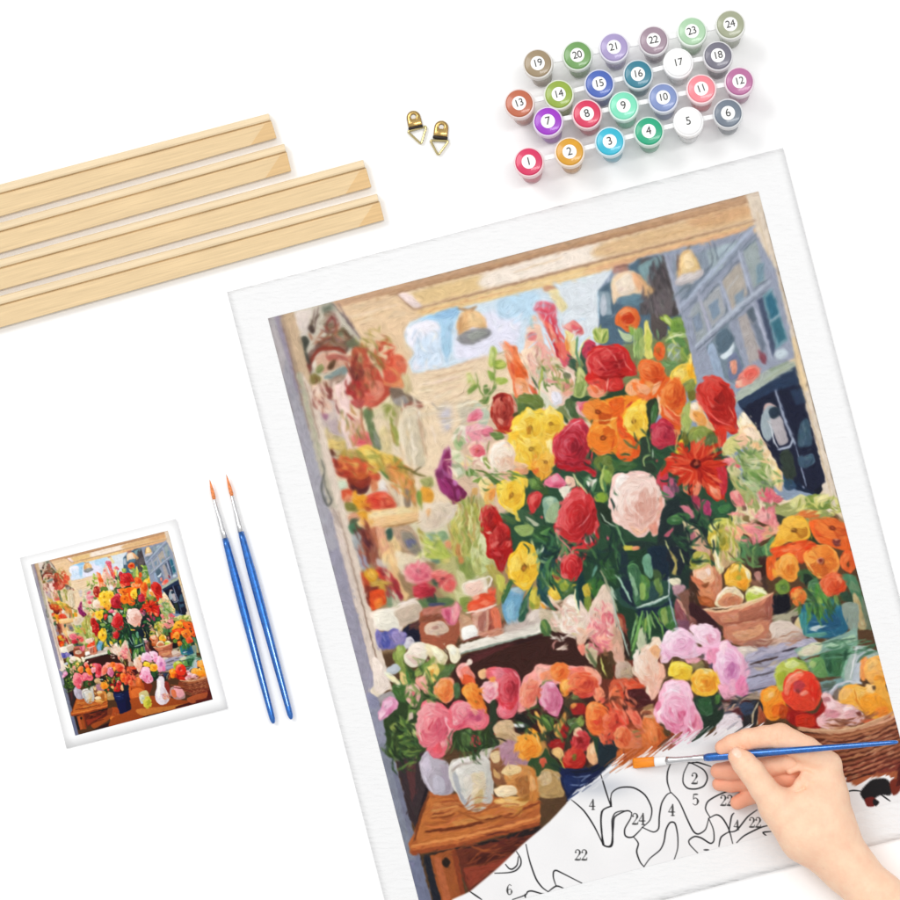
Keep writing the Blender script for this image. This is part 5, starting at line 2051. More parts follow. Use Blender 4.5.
f 6a7040 58,40 62,38 64,42 60,43
f a82020 58,48 62,46 68,46 69,52 64,54 59,53
f e09048 58,47 61,45.5 62,48 59,49.5
f f0843c 69,50 71,46 74,44 80,46 84,50 88,56 88,64 84,68 78,69 73,66 70,60
f f4a65c 71,48 76,45 79,50 76,56 71,54
f f2943c 74,54 79,50 80,56 76,58
f e0503c 76,58 82,54 88,60 86,66 79,68
f f06a5c 79,63 83,61 87,65 82,68
f d84030 74,58 80,58 77,62
f f08a60 86,34 92,31 92,52 87,46
f 6a4030 40,44 36,54 44,58 36,66
f e8b058 32,52 34,52 37,58 40,64 41,70 38,70 35,62
f 4a6a30 36,54 42,54 46,58 46,64 42,66 38,60
f 7a9a48 38,56 42,58 44,63
f c8883c 50,58 54,52 55,56 52,62
f d8a050 46,62 50,60 53,62 50,70 47,69
f f0b858 46,62 49,60.5 50,66 48,69
f a81e1c 50,66 54,60 57,64 56,70 51,71
f 5a7040 55,58 62,56 66,62 60,64
f 86984a 62,58 66,54 68,60 65,63
f 3c3024 40,66 46,70 60,70 70,62 74,70 70,80 56,86 44,84
f a02018 42,72 50,71 54,74 52,80 46,80 42,76
f c02c30 58,72 64,68 70,70 72,76 68,80 60,79
f 7a1014 62,71 66,70 67,74 63,74
f f0c4a4 60,65 64,63 66.5,66 64,69 61,70
f b81c14 54,82 60,77 66,80 69,86 66,92 54,92 52,88
f d84424 56,82 62,79 66,84 62,90 56,90
f 6a7a28 59,83 62,82 62,86 60,87
f eeb884 70,78 74,73 77,74 79,80 78,88 74,90 70,86
f f4cc9c 72,78 75,75 76,80 73,83
f eec07a 44,80 48,77 51,78 53,82 51,86 47,84
f f8a430 17,82 18,76 22,72 26,66 29,63 34,66 36,72 37.5,80 34,84 28,85 24,88 20,91 17,88
f fabc58 22,72 28,65 32,70 28,74
f f09020 26,76 34,72 36,80 30,84
f f6b44c 18,80 24,76 24,84 19,87
s1 e07814 24,78 28,72 31,74 29,78
s1 f8cc80 33,68 36,76
f 2e4a2a 26,86 36,84 40,78 44,84 50,90 40,94 28,92
f d86048 36,86 40,85 41,92 37,92
f 28402c 70,66 78,70 90,66 92,78 80,90 74,72
f c87850 85,75 87,75 87,78
f d8c0b8 87,82 88,82 88,88 87,88
# planks + pot @610 620
@610 620
f c85a3c 0,44 10,42 24,42 26,48 14,52 6,54 0,52
f d8502c 8,46 24,43 25,48 10,52
f 4a1818 8,52 24,50 32,58 30,64 20,64 12,62
f e8784a 0,54 4,48 8,50 10,60 6,64 0,62
f e85038 0,62 4,58 8,62 12,68 14,74 10,76 4,72 0,74
f f08064 10,62 14,61 18,64 22,70 24,76 20,78 15,72
f e06048 12,62 18,66 22,74 18,74
f d83a30 0,72 6,76 12,78 14,82 8,84 0,80
f f07060 5,77 10,75.5 13,78 9,81 5,80
f d87850 10,82 16,78 22,84 23,92 8,92
f 8a7a48 16,80 22,80 22,84 18,84
f dc7438 24,70 34,72 37,84 38,92 25,92 23,84
f e88a4a 26,72 32,74 34,86 28,86
f c85a28 34,74 37,84 38,92 35,90
f d8a078 22,66 32,62 34,70 24,70
f a07a50 22,64 30,60 32,64
f 4a3a20 38,76 42,74 44,82 40,84
# pale pink bouquet bottom centre
f 203a2c 60,56 70,54 80,52 84,58 80,72 70,80 62,70
f 2f5a34 62,58 72,56 74,68 66,68
f 4a7a38 76,54 80,54 78,60 76,60
f eed8c4 16,35 20,30 22,24 24,19 29,16 30,13 35,12 38,18 36,24 34,32 36,42 34,50 30,56 26,52 26,46 22,42 18,40
f f4e4d4 22,26 28,18 30,22 24,32 20,36
f f0b488 26,24 32,18 36,20 36,26 30,30 26,28
f eeb8a0 32,32 38,32 40,40 36,48 32,46
f f0cdbc 24,34 30,30 32,40 28,48 25,44
f f2bca8 28,48 34,44 38,44 34,54 30,58
f f0c8dc 36,26 38,18 39,11 42,7 48,5.5 53,6 58,9 62,14 64,20 64,26 58,28 52,28 46,26 42,30 37,31
f f6dcea 40,10 46,6.5 52,8 50,16 42,20
f eeb4d0 46,18 56,16 60,24 52,26
f f4d0e4 54,10 60,14 61,20 56,18
f e8a8c8 37,26 42,22 44,28 39,30
f f4ccde 36,28 40,24 42,30 37,31
f f4d4e2 57,7 60,3 64,4 68,2 73,4 78,8 80,12 78,18 72,20 66,18 62,12
f f8e4ec 64,5 70,4 74,8 70,12 64,10
f f0a09a 65,10 68,9 72,13 71,15 67,13
f f0c0d4 72,8 78,10 79,16 74,18
f eab4cc 62,20 70,18 78,16 84,14 88,18 92,22 92,52 86,50 80,46 76,40 74,34 72,30 66,28
f f4cede 80,16 86,16 88,24 82,28 78,24
f e898b8 70,22 78,20 80,28 74,32 70,30
f f0c0d6 76,30 84,28 86,38 80,42 77,38
f f6dcea 79,28 83,27 83,31 80,32
f c060a0 85,34 88,30 92,28 92,40 87,39
f e08ab4 84,42 92,42 92,50 86,48
f 6a5a58 65,26 67,24 68,27 66,28
f 8a7a50 58,30 64,28 68,32 66,36 60,36
f 5a4a5c 71,33 74,31 74,35 72,35
f e8a8b0 54,28 62,27 66,28 62,31 56,31
f f4dc50 42,36 44,31 49,29.5 55,31 59,34 59,39 56,44 50,43 45,41 42,40
f f8e878 44,34 48,31 53,32 50,36 45,37
f eec038 50,40 58,36 58,42 54,44
f f6c03a 58,42 61,37 67,35 74,36 78,41 79,47 76,53 70,55 63,54 59,50
f fae090 62,37 68,34.5 74,37 70,39 64,40
f f0982c 59,42 63,39 68,41 65,46 60,47
f f4ac38 66,44 72,42 76,48 72,52 67,51
f e88420 66,43 67,46 70,44
s1 f8d878 62,50 66,46 68,52
s1 e08a20 74,42 76,50
f f0b8cc 31,66 34,60 36,52 39,45 44,43 50,43 56,45 59,50 60,58 62,64 66,70 67,78 64,82 58,85 53,86 48,84 44,79 42,73 38,75 34,74 33,70
f f6d4e0 40,46 46,44 52,46 50,52 42,54
f f4c8d8 50,46 57,46 58,56 54,54
f e890ac 46,54 52,55 55,60 52,64 47,60
f d83c50 49,66 52,64 55,68 53,73 50,75 49,70
f e87090 47,58 50,58 51,66 48,70
f f8e0e8 34,66 40,60 42,66 36,70
f f4ccd8 34,70 40,68 42,72 37,75
f ea94ac 60,68 65,70 66,78 62,78
f d86888 59,72 62,68 62,76 60,78
f eeaac0 44,72 49,76 52,84 47,82
f d86a88 53,76 57,74 58,82 55,82
f e888a4 32,62 35,58 37,62 34,66
f f8e4ec 56,64 60,66 58,74 55,72
s1 f8e8f0 38,54 44,50 50,52
s1 e888a8 42,62 46,70
s1 f8e4ec 56,76 60,80
f f0a8c0 78,46 90,48 92,54 84,58 80,54
# pink edge right at tile 730
@730 610
f eab0c8 -2,24 4,28 9,32 13,40 14,46 10,52 6,56 0,58
f f4cedc 0,28 6,32 9,38 4,40
f c06a98 0,38 5,38 7,42 4,46 0,47
f e88aac 4,48 10,48 13,56 12,62 8,62 4,58
f f0b0c8 0,50 4,50 2,56
# vases bottom-left (table)
@380 740 1.7778
f 6a7a5a 5,6 12,4 18,8 10,12
f 3a4a24 4,6 14,-2 26,2 24,8 14,10 6,10
p 3a2c34 9,12 26,6 30,14 28,28 22,44 19,42
p 241a20 22,8 28,12 28,26 22,46 21,44 26,26
p 5a3434 14,12 20,14 20,30 18,36
p b06030 27,29 90,34 90,46 30,62 17,64 16,58 24,42
p c07038 27,32 44,33 50,40 64,38 72,36 84,32 90,34 90,38 40,56 22,60 20,54
p cc8044 30,36 42,34 46,38 36,44 28,44
p d08648 40,46 62,42 76,42 44,50
p bf6c34 22,58 50,54 90,42 90,46 30,62 18,64
s1.6 dc9050 18,59.5 44,55 70,49 90,43
s1.8 7a3c1c 27,32 23,42 19.5,56
s1.4 8f4a22 29,44 38,43 42,41.5
s1.8 6a3014 26,51.5 46,49 68,43
s1.2 a05828 44,40 60,46 74,41
s1.2 9a5024 34,35 44,34
s1.6 8a4420 70,43 90,35
s1 d89858 30,40 44,37
s1 a85c2c 26,48 40,45
p 9a5028 17,62.5 44,58 90,46 90,48 44,60.5 18,65
p 2a1c22 27,64 44,60.5 64,56 90,48 90,53 70,60 50,66
p 20202c 24,65 28,64 33,78 36,92 30,92
p a0522c 28,65 42,61 45,74 48,90 35,92 31,78
p b4643a 30,66 34,66 40,90 36,92
p 8a4222 40,62 43,61.5 48,86 46,90
p 6a2c20 43,62 62,58 90,52 90,62 76,72 50,86 47,78
p 8f4428 47,72 62,69 74,64 80,64 60,76 50,84
p a05430 47,72 70,66 60,70
b 4a1c18 50,66 74,60 80,62 56,70
f 2a1a14 35,68 37,66 39.5,68 39,71 37.5,72 35.5,70.5
# lavender vase
f b8acbc 22,14 24,8 27,6 30,10 38,12 40,20 42,28 38,31 32,31 28,29 25,24
f cac0d0 23,14 26,9 29,14 28,20 25,20
f a89aa8 34,14 39,16 40,28 36,30
f bdb4c0 30,20 36,22 36,30 31,30
s1 d8d0dc 25,20 29,29
# white vase
f d5cbc2 38.5,18 40,12 44,10.5 52,8.5 58,8.5 62,12 63.5,18 64,26 63,34 59,38.5 55,40.5 51,40 47,37 43,30 40,24
f e4dcd4 41,13 50,9.5 58,9 60,11 50,12 42,16
f aeb0b0 41,20 43,18 46,30 50,37 47,36 43,28
f e8e4e0 42,17 45,15.5 47,18 44,20
f d8c8a8 50,20 58,18 60,26 56,36 52,34
f c8b080 54,30 58,28 57,38 53,38
f c4bcb8 60,14 63,18 63,32 60,36
f dad2c4 47,22 51,20 52,30 49,32
s1.2 b8a8a0 40.5,17.5 44,14.5 52,12.5 58,10.5
s1 f0ece8 39.5,15 44,11.5 52,9.5
# boxes / bread
f 8a5a38 62,8 68,4 76,10 74,24 64,24
f e0c498 62,8 67,6 67.5,12 64,13
f d0a468 64,16 68,20 67,22 64,20
f b08090 67,4 74,0 84,8 82,15 74,16 70,14
f c88a4c 70,18 78,14 86,16 88,28 82,34 72,26
f e8c894 68,18 72,14 79,15 79,18 72,20
f a86c34 76,22 86,20 88,28 80,32
f f0dcb4 64,28 68,26 74,25.5 77,28 76,31 67,32
f d8a860 64,34 72,32 82,32 83,35 78,38 72,38 66,36
f e8bc78 66,34 76,33 80,37 74,38
f c88a40 70,38 80,37 79,43 76,42
f c48844 82,14 87,18 88,28 84,24
f b07030 76,34 84,30 90,30 88,34
@490 640
f c8a468 20,92 30,94
@530 720 1.2222
f b89860 6,44 10,40 20,40 24,44 26,54 28,62 18,64 8,62
f d0b488 8,44 16,42 18,50 10,54
f c8843c 0,40 5,42 7,58 5,66 0,64
f e0a868 0,46 4,48 5,56 0,58
f 3a4a24 4,34 10,36 16,36 24,38 28,44 22,42 12,40 6,46
f 26382c 16,36 24,36 30,42 26,44
f d05a40 9,33 12,32 12,38 10,39
s1 c8c060 24,32 29,40
f 162048 24,40 32,40 44,40 56,36 66,30 71,34 70,42 64,60 56,72 34,70 29,60 26,52
f 1a2a5a 28,46 40,48 50,50 54,62 38,64 30,58
f 101430 32,42 46,40 56,36 58,40 40,44
f 1c2c34 56,14 66,10 71,20 70,32 62,38 56,36
s1 5a6a90 35,46.5 42,46.5 50,44.5
s1 7a86a8 33,53 40,53.5 46,52
s1 4a5a8a 50,50 56,48
@P 0 0 1
# trailing basket at the upper left
k 8a4a3a a0644a 6e4a38 7a6a4a b08068 330,338 20,13,0 36 9,2.2,60
k 77654e 8f7a60 5f5240 a58a70 322,322 14,9,-10 18 7,1.8,40
k b04a38 c05a44 983830 d07a58 8a5a3a 362,372 16,24,80 60 9,2.4,25
k d8553c e27a50 b8402c 384,352 10,16,70 26 8,2.4,40
k 8a8a48 a8a058 c0a860 374,340 18,12,40 16 9,1.8,30
k 8a4a44 7a4038 a86a5a 322,395 10,18,75 24 7,1.6,25
k e8cdb8 f2dccc d9b49c 330,398 16,18,75 22 11,2.2,15
k 9a7a58 7a8050 c8a468 b88a50 352,425 14,18,80 18 12,2,12
k e6d6bc d4c0a0 f0e2cc c0aa88 410,430 22,40,82 40 16,2,8
k f2e4cc dcc6a4 e8d2b0 455,400 44,26,-12 50 18,1.6,6
k ecd6b6 e0c6a0 e8cfac 378,312 30,10,-14 22 16,1.4,6
s1.6 d8bc98 338,312 372,304 396,296
s1.2 d0b08a 352,322 386,312
s1.2 f0dcc0 345,318 400,304
k f4ece4 dfe4ee c6d8ea 424,345 16,20,70 24 10,1.6,30
k f0eef4 cfdcea b8d0e4 540,325 44,22,-60 40 9,1.6,40
# foliage of the left shelf plants
k a8aa5a c0be74 8a9648 d8d49a b89a5c 470,528 16,30,82 60 14,2,14
k b4b460 8a9c50 d0cc84 e0d8a0 428,546 14,12,40 24 9,2,40
k e0b24c e8c86a c89a3c 9a9a48 366,462 34,10,20 44 9,2.2,40
k c04a30 a83a28 d8653c e08a4c 350,467 14,10,30 22 9,2.6,40
k e89c48 d87a38 c8a050 a89048 404,478 12,18,60 24 10,2.2,30
k d84a34 e8683c c83a2c 379,503 14,6,0 16 7,2.4,40
k 7a3428 a05038 5c2c28 c07a58 364,545 8,24,72 24 11,2.2,12
k ecd09a e2b888 f2deb4 388,558 9,24,72 22 11,2.2,12
k b02c38 8a2430 c84a48 392,586 6,14,55 14 9,2,12
# greens under and inside the bouquet
k 1f3c34 2c5238 3d6a40 17302e 4f7a48 585,556 44,30,60 70 16,3,45
k 24483c 3a6a48 16302c 5a8a50 8aa878 548,560 26,26,60 50 16,3,35
k 1c3a30 2f5a38 48744a 640,470 60,40,50 60 13,2.6,50
k 1e342e 2c5038 3f6c44 182a2c 698,535 22,30,60 46 15,2.8,40
k 8fa86a a8bc80 6f8f58 c4cc98 d8d0a8 758,470 24,28,60 60 10,2.4,50
k 8aa060 6a8450 c8c890 745,455 14,20,60 24 10,2.4,40
k e68c8c d0707c f2b4ac b0b078 8a9a68 752,520 26,26,20 50 8,2.6,60
k 5a7a4c 3f6040 7a9a58 748,555 16,12,70 24 12,2.4,30
k c8c068 a4a848 e4dc98 8a8c40 728,540 10,26,80 26 13,2,14
k a8b050 c8c470 8a9a48 e0d888 822,506 24,10,-10 34 8,2,50
k 3f5c38 2c4430 5a7a48 7a9850 815,600 26,12,60 36 12,2.6,40
k 2c5232 4a7a3c 6a9a50 820,612 14,14,80 16 14,2.6,14
k 2c4428 3f5f34 5a7a3c 22341f 7a9448 402,745 18,28,60 70 12,2.6,45
k 4a6a34 6a8a44 304a28 8aa458 422,690 20,30,50 40 12,2.4,40
k 2c4228 405c34 5a7a40 470,745 24,12,85 30 14,2.2,16
k 33482a 4f6c38 24342a 545,725 34,20,60 34 12,2.4,40
k 5a2c20 7a3c28 8a4a30 3a1c18 c8684a 625,715 22,26,-14 30 14,3,12
k e86a48 f08a6c d0482c 622,705 14,22,50 26 9,3,30
k eed8c8 f6eadf dcbca8 e8aca4 565,625 16,26,60 54 8,2.6,50
k f0bcb0 e28a8c f6d8cc d87080 600,630 12,28,70 46 8,2.6,40
# leaves left and upper right of the bouquet
k a8b860 8aa04c c4cc80 6a8440 690,345 22,22,45 34 11,2.6,40
k 8a9a58 6a8444 b8c078 a8905c 560,375 26,16,60 34 11,2.2,40
k e8b8a8 f2d4c4 d89a90 cfc0a0 540,370 14,30,65 34 12,2.6,18
k e8d8c0 f0c8b8 b8c498 d8a89c 470,455 26,30,40 46 9,2.4,50
k 6f8f48 54763c 93a862 500,480 26,10,25 18 11,2,20
k f0d8a8 f8ecd0 e4bc90 772,445 10,26,60 40 7,2.6,50
# shop shelves on the right: rails, panels, windows
p 98a4b2 666,254 700,246 752,228 775,268 790,330 795,358 700,400 690,350
p 8a98a6 672,262 706,250 740,240 742,246 690,300 680,300
p a4b0ba 706,250 738,240 722,268 712,276
p b4c0ca 716,248 736,242 720,262
s1.2 66727e 709,244 713,262 704,272
s1.2 66727e 714,243 718,259
s1 74808c 735,240 718,260
s1.6 6c7884 672,300 690,282 686,300
s3.4 b2bacb 680,308 716,268 755,226
s1.2 707b8a 684,312 720,272 757,233
s1.2 6c7886 679,303 712,266
p a2a9b0 690,310 700,301 708,336 697,345
p 8c99a6 692,318 700,312 703,328 696,332
p a9adb0 702,302 719,285 726,312 712,327
p 8899a8 708,306 718,298 720,314 713,320
p b4ada6 722,281 740,261 748,294 733,311
p 8a9dac 734,296 744,288 744,300 736,306
p a3acac 743,252 756,240 766,280 754,290
p 7f98a4 756,266 764,262 764,280 757,285
s1 5c6874 703,302 720,284 727,312 712,328
s1 5c6874 722,281 740,260 749,294 733,312
s1 5c6874 743,251 757,238
s1 5c6874 753,290 767,280
s.9 cdd0d0 726,292 738,276
s2 b6bccd 698,293 711,336
s2 b6bccd 720,281 731,313
s2 bac0d0 738,250 752,296
s3.4 b9bfd0 696,346 732,312 770,281
s1.2 66717e 697,350 734,317 770,286
p 7d8c9a 706,346 728,322 744,366 734,384 716,372
f 9fb0c0 708,350 714,344 724,378 718,384
f 5f6e7c 716,336 726,328 734,340 728,352 718,352
f dfe4ea 720,356 728,350 734,342 732,354 724,360
f 78809a 728,360 736,352 742,372 730,380
p b0a8a8 738,318 746,313 762,356 750,366
p 5e6c7a 746,312 753,306 757,318 752,326
p 747f90 753,326 758,320 768,346 762,352
f 8a4a58 758,350 765,354 766,364 760,360
s2.4 bcc2d2 753,303 772,358
p 48586a 757,300 763,296 776,346 773,358
p 7fa0aa 762,296 772,288 788,340 776,350
p 3c7088 765,298 772,292 779,314 771,320
p 3d6c80 771,324 779,317 786,338 778,344
s1.2 a8b8c4 769,322 780,315
f c8d0d8 774,354 782,348 788,354 780,360
f ec8e7e 738,376 748,366 758,366 760,374 750,384 736,388
f e4665c 744,372 754,368 758,374 748,380
f f7b8a8 735,382 742,380 740,387
f eaa084 730,362 736,360 737,372 732,374
p b2bab2 732,398 764,378 794,360 796,366 766,384 736,404
s1.2 98a68e 766,380 794,363
p 2c3c56 737,402 768,384 795,366 800,384 770,392 742,410
p 1a2438 742,408 772,392 800,384 815,440 826,482 812,492 780,470 758,430
p 2c4058 790,390 802,388 806,402 796,406
s2.6 a6b0c4 776,391 784,418 795,444
s1.2 98a2b6 796,446 806,486
f c6aca6 763,408 768,403 775,405 779,411 774,413 768,408 764,414
f a2aab2 762,414 768,406 776,408 776,428 768,442 761,430
f b6b2b2 770,418 780,416 786,432 788,442 780,446 775,436
f 2c3b4c 769,410 774,406.5 779,408 780,414 775,419 770,417
s1.4 d8dce6 769,420 774,440 778,448
s2.2 bac2d4 778,450 790,446 793,438
f 3f5a70 800,424 808,420 812,444 798,446
f 415a6c 798,457 812,454 815,462 806,468 799,466
f 343f38 780,454 790,450 796,474 788,480 782,472
k 5a5458 453f44 6f6468 7f7a78 655,290 14,28,72 30 14,2.4,10
# bench and basket
k b0b0c4 9898b0 c4c0d0 8a8496 775,665 30,16,-16 34 18,2,5
k d0b8a8 b89480 a87860 780,638 18,8,-10 16 12,2,8
k 6a9a78 4a7a5c 8ab498 3a6448 848,650 26,12,-14 30 14,2.4,14
k 9a5c40 b87a58 7a4028 5a2c1c c8906c 862,740 40,26,-12 80 20,1.7,8
k 5a2428 2c2c38 8a6a68 3a4458 c8a898 738,706 18,10,-30 30 9,2,30
k b8683c a0542c c87c48 8a4420 475,815 50,16,-14 50 22,1.6,4
k 8a4428 6a2c20 a0542c 4a1c18 500,855 40,26,-16 40 20,2,6
@730 610
f b8c058 32,46 34,40 40,36 46,34.5 52,37 56,42 52,46 44,50 40,58 35,58 33,52
f d4dc90 40,38 46,36 50,39 44,42 40,41
f a0b038 34,46 40,44 40,52 35,54
f e4482c 38,58 39,50 43,45.5 48,43 55,44 60,47 64,53 65.5,60 63,67 59,71 53,72.5 46,71 41,67 38.5,64
f f07a60 39,56 42,48 47,45 53,46 49,50 44,54 42,61 39.5,61
f dc3018 58,49 63,55 64,62 60,66 57,58
f c04048 45.5,54 48,51 52,51 54,54 52,58 49,60 46,58
f 8a3030 47.5,57 50,57.5 50,60 48,59.5
f f0907a 50,60 54,58 56,60 52,62
s1 f6b09a 41,52 45,47 51,45
s1.4 8aa048 47,35 53,38 57,43
@P 0 0 1
s3 c89878 799,729 830,733 860,728 884,718 898,709
s1.4 e0b894 800,727.5 830,731 860,726 884,716
s1.8 a8664a 806.0,735.0 838.0,739.5 868.0,734.0 902.0,717.9
s1.1 4c2216 806.0,737.6 838.0,742.1 868.0,736.6 902.0,720.5
s1.8 b87a58 807.5,740.2 838.0,744.7 868.0,738.7 902.0,723.0
s1.1 4c2216 807.5,742.8 838.0,747.3 868.0,741.3 902.0,725.6
s1.8 9a5a3e 809.0,745.4 838.0,749.9 868.0,743.4 902.0,728.1
s1.1 4c2216 809.0,748.0 838.0,752.5 868.0,746.0 902.0,730.7
s1.8 a8664a 810.5,750.6 838.0,755.1 868.0,748.1 902.0,733.2
s1.1 4c2216 810.5,753.2 838.0,757.7 868.0,750.7 902.0,735.8
s1.8 b87a58 812.0,755.8 838.0,760.3 868.0,752.8 902.0,738.3
s1.1 4c2216 812.0,758.4 838.0,762.9 868.0,755.4 902.0,740.9
s1.8 9a5a3e 813.5,761.0 838.0,765.5 868.0,757.5 902.0,743.4
s1.1 4c2216 813.5,763.6 838.0,768.1 868.0,760.1 902.0,746.0
s1.8 a8664a 815.0,766.2 838.0,770.7 868.0,762.2 902.0,748.5
s1.1 4c2216 815.0,768.8 838.0,773.3 868.0,764.8 902.0,751.1
s1.8 b87a58 816.5,771.4 838.0,775.9 868.0,766.9 902.0,753.6
s1.1 4c2216 816.5,774.0 838.0,778.5 868.0,769.5 902.0,756.2
s1.8 9a5a3e 818.0,776.6 838.0,781.1 868.0,771.6 902.0,758.7
s1.1 4c2216 818.0,779.2 838.0,783.7 868.0,774.2 902.0,761.3
s1 d09a76 889.3,768.0 895.3,765.2
s1 6a3420 816.7,755.9 822.7,753.1
s1 c08464 870.8,761.4 876.8,758.6
s1 d09a76 830.1,749.6 836.1,746.8
s1 5a2a1a 857.8,743.1 863.8,740.3
s1 c08464 862.6,769.1 868.6,766.3
s1 c08464 854.7,755.9 860.7,753.1
s1 c08464 884.7,766.1 890.7,763.3
s1 5a2a1a 848.1,752.0 854.1,749.2
s1 6a3420 844.6,776.4 850.6,773.6
s1 d09a76 856.1,746.8 862.1,744.0
s1 c08464 823.8,748.0 829.8,745.2
s1 6a3420 892.9,755.5 898.9,752.7
s1 5a2a1a 892.6,745.9 898.6,743.1
s1 c08464 870.7,771.4 876.7,768.6
s1 5a2a1a 875.3,746.9 881.3,744.1
s1 5a2a1a 822.5,772.4 828.5,769.6
s1 c08464 864.0,745.5 870.0,742.7
s1 c08464 886.7,750.0 892.7,747.2
s1 5a2a1a 864.6,753.9 870.6,751.1
s1 5a2a1a 838.5,770.8 844.5,768.0
s1 c08464 849.9,747.5 855.9,744.7
s1 c08464 877.4,766.6 883.4,763.8
s1 c08464 873.9,752.6 879.9,749.8
s1 5a2a1a 889.4,757.8 895.4,755.0
s1 c08464 835.2,749.4 841.2,746.6
s1 d09a76 887.5,754.9 893.5,752.1
s1 d09a76 874.9,746.5 880.9,743.7
s1 d09a76 885.2,737.4 891.2,734.6
s1 c08464 813.9,768.1 819.9,765.3
s1 d09a76 858.7,764.9 864.7,762.1
s1 c08464 872.4,738.6 878.4,735.8
s1 d09a76 829.6,749.5 835.6,746.7
s1 d09a76 844.5,769.4 850.5,766.6
s1 6a3420 813.8,755.8 819.8,753.0
s1 d09a76 865.5,738.1 871.5,735.3
s1 d09a76 811.1,771.3 817.1,768.5
s1 6a3420 840.3,745.4 846.3,742.6
s1 d09a76 870.7,755.2 876.7,752.4
s1 6a3420 841.4,741.6 847.4,738.8
s1 c08464 821.7,742.2 827.7,739.4
s1 d09a76 887.8,755.0 893.8,752.2
s1 c08464 833.0,761.2 839.0,758.4
s1 d09a76 846.7,771.0 852.7,768.2
s1 6a3420 884.8,761.2 890.8,758.4
s1 c08464 848.7,747.9 854.7,745.1
s1 6a3420 879.4,732.0 885.4,729.2
s1 5a2a1a 852.5,770.5 858.5,767.7
s1 c08464 852.2,743.8 858.2,741.0
s1 5a2a1a 830.8,766.2 836.8,763.4
s1 6a3420 863.9,764.4 869.9,761.6
s1 6a3420 865.3,745.3 871.3,742.5
s1 6a3420 822.5,744.7 828.5,741.9
s1 d09a76 851.7,779.1 857.7,776.3
s1 5a2a1a 892.5,737.0 898.5,734.2
s1 6a3420 815.2,744.1 821.2,741.3
s1 c08464 861.4,769.2 867.4,766.4
s1 d09a76 830.6,758.5 836.6,755.7
s1 6a3420 821.7,756.9 827.7,754.1
s1 6a3420 818.3,771.1 824.3,768.3
s1 6a3420 817.6,741.5 823.6,738.7
s1 5a2a1a 817.8,741.7 823.8,738.9
s1 5a2a1a 847.1,761.3 853.1,758.5
s1 6a3420 826.8,778.8 832.8,776.0
s1 d09a76 870.2,751.6 876.2,748.8
s1 5a2a1a 857.8,738.6 863.8,735.8
s1 d09a76 887.0,753.2 893.0,750.4
s1 d09a76 864.7,755.0 870.7,752.2
s1 c08464 852.6,776.3 858.6,773.5
s1 c08464 833.3,782.0 839.3,779.2
@640 190
f e0b884 28,50 30,45 35,43 39,46 44,58 36,61 28,64 27,54
f f0cf96 30,48 36,44.5 39,48 42,57 36,58 30,60
f f6deb0 31,48 36,46 39,54 33,57
f c4bcbc 25,66 30,61 38,59 45,57 45,62 36,67 26,69
f ddd4d0 27,65 34,61 43,59 40,63 32,66
s1.4 7b6b62 27,47 27,58
s1 7d6a58 34,43 36,40
@580 550
f 2a4a40 26,28 62,22 66,34 58,40 44,43 30,40
f 1a2c38 30,34 40,42 44,42 40,30 36,22 30,24
f 3c6a48 34,14 40,11 44,18 42,30 44,40 40,40 37,26
f 86b08c 35,16 38,19 42,31 40,33 37,25
f 4f7f3c 44,18 50,22 50,34 44,36
f 8ab058 43,25 47,25 47,34 44,36
f 6a9c80 46,4 50,3 52,10 52,20 48,18 45,10
f 2c4c4c 51,26 57,29 55,36 50,35
f 6a8a44 57,20 60,29 58,33 53,24
s1.4 9cc0ae 28,20 32,28 37,37
s2 8fb0a4 41,41.5 52,38.5 63,33.5
s1 cfe0d2 43,41 54,37 64,32.5
f 17293a 40,43 54,41 50,46 46,50 42,48
f 3f6f3a 56,44 66,40 69,52 66,58 60,54
f 86a052 58,44 62,42 63,52 60,54
s1.8 7aa860 45,44 42,56 38,72
s1.6 8fb878 48,44 50,56 50,64
s1.4 6a9a50 52,44 58,54 60,62
s1.4 b4c89a 43,58 43,68
s1.2 4a7a40 46,46 46,66
f c0c4a4 42,60 45,58 47,66 44,73 41,68
s1.2 b0c4b4 22,30 26,46 31,62 35,76
s1 d4c4b4 20,26 24,42 28,58
s1.2 98b0b4 64,34 67,46 70,57
s1 c8d0d4 64,20 64,32
@P 0 0 1
# whole blooms over the block-in
r c6242a 8f1018 ee7a70 608,361 22,15,-8 3
r b92434 7a1020 e27884 571,446 18,21,5 5
r c92a2e 960f16 f08484 577,517 20,28,8 5
r cc2228 98101a f08a84 571,566 11,14,5 3
r eccabe d39a8a fbeee4 637,502 25,29,0 5
g cf3318 98120c ee7c58 696,464 33,29,0 24
r c8281f 861210 e8665a 716,397 27,18,55 5
w f4cc40 c88a20 fbe98c 530,428 13,13,0 6
w f2c83c c88a20 fae27c 551,424 12,11,20 6
w f4cd48 d09a2c fbe690 531,449 13,12,40 6
w f0b642 d08a30 f8d880 546,462 10,11,10 5
w f3c738 c88824 fae07a 512,495 11,16,15 5
w f2c634 c8801e fae27e 524,568 15,19,0 6
r e8702a b83a12 f4a45c 673,394 12,17,15 4
r e8672a bf3e12 f3a468 651,371 14,12,20 3
w ec7a26 b8440f f6b458 598,412 17,14,30 5
w ee7c22 c04c10 f6b04a 603,438 17,15,0 5
w f4cc40 b87a1c fbe88a 634,421 11,13,10 5
r bc2c40 8c1830 dc6c78 663,435 12,13,0 3
r efc6da dd98bc f8e6ee 677,644 17,14,0 3
r f0cbdc dd90ac faeaf0 707,635 14,11,20 3
r e6accc b8689c f6dcea 728,666 13,20,-10 4
r ecaec6 cf5a80 f8dfe8 677,712 17,23,-12 4
r f2d03a d09c20 fbec80 679,671 11,8,10 2
r f0ae34 d67a1c f8d470 704,681 13,12,0 3
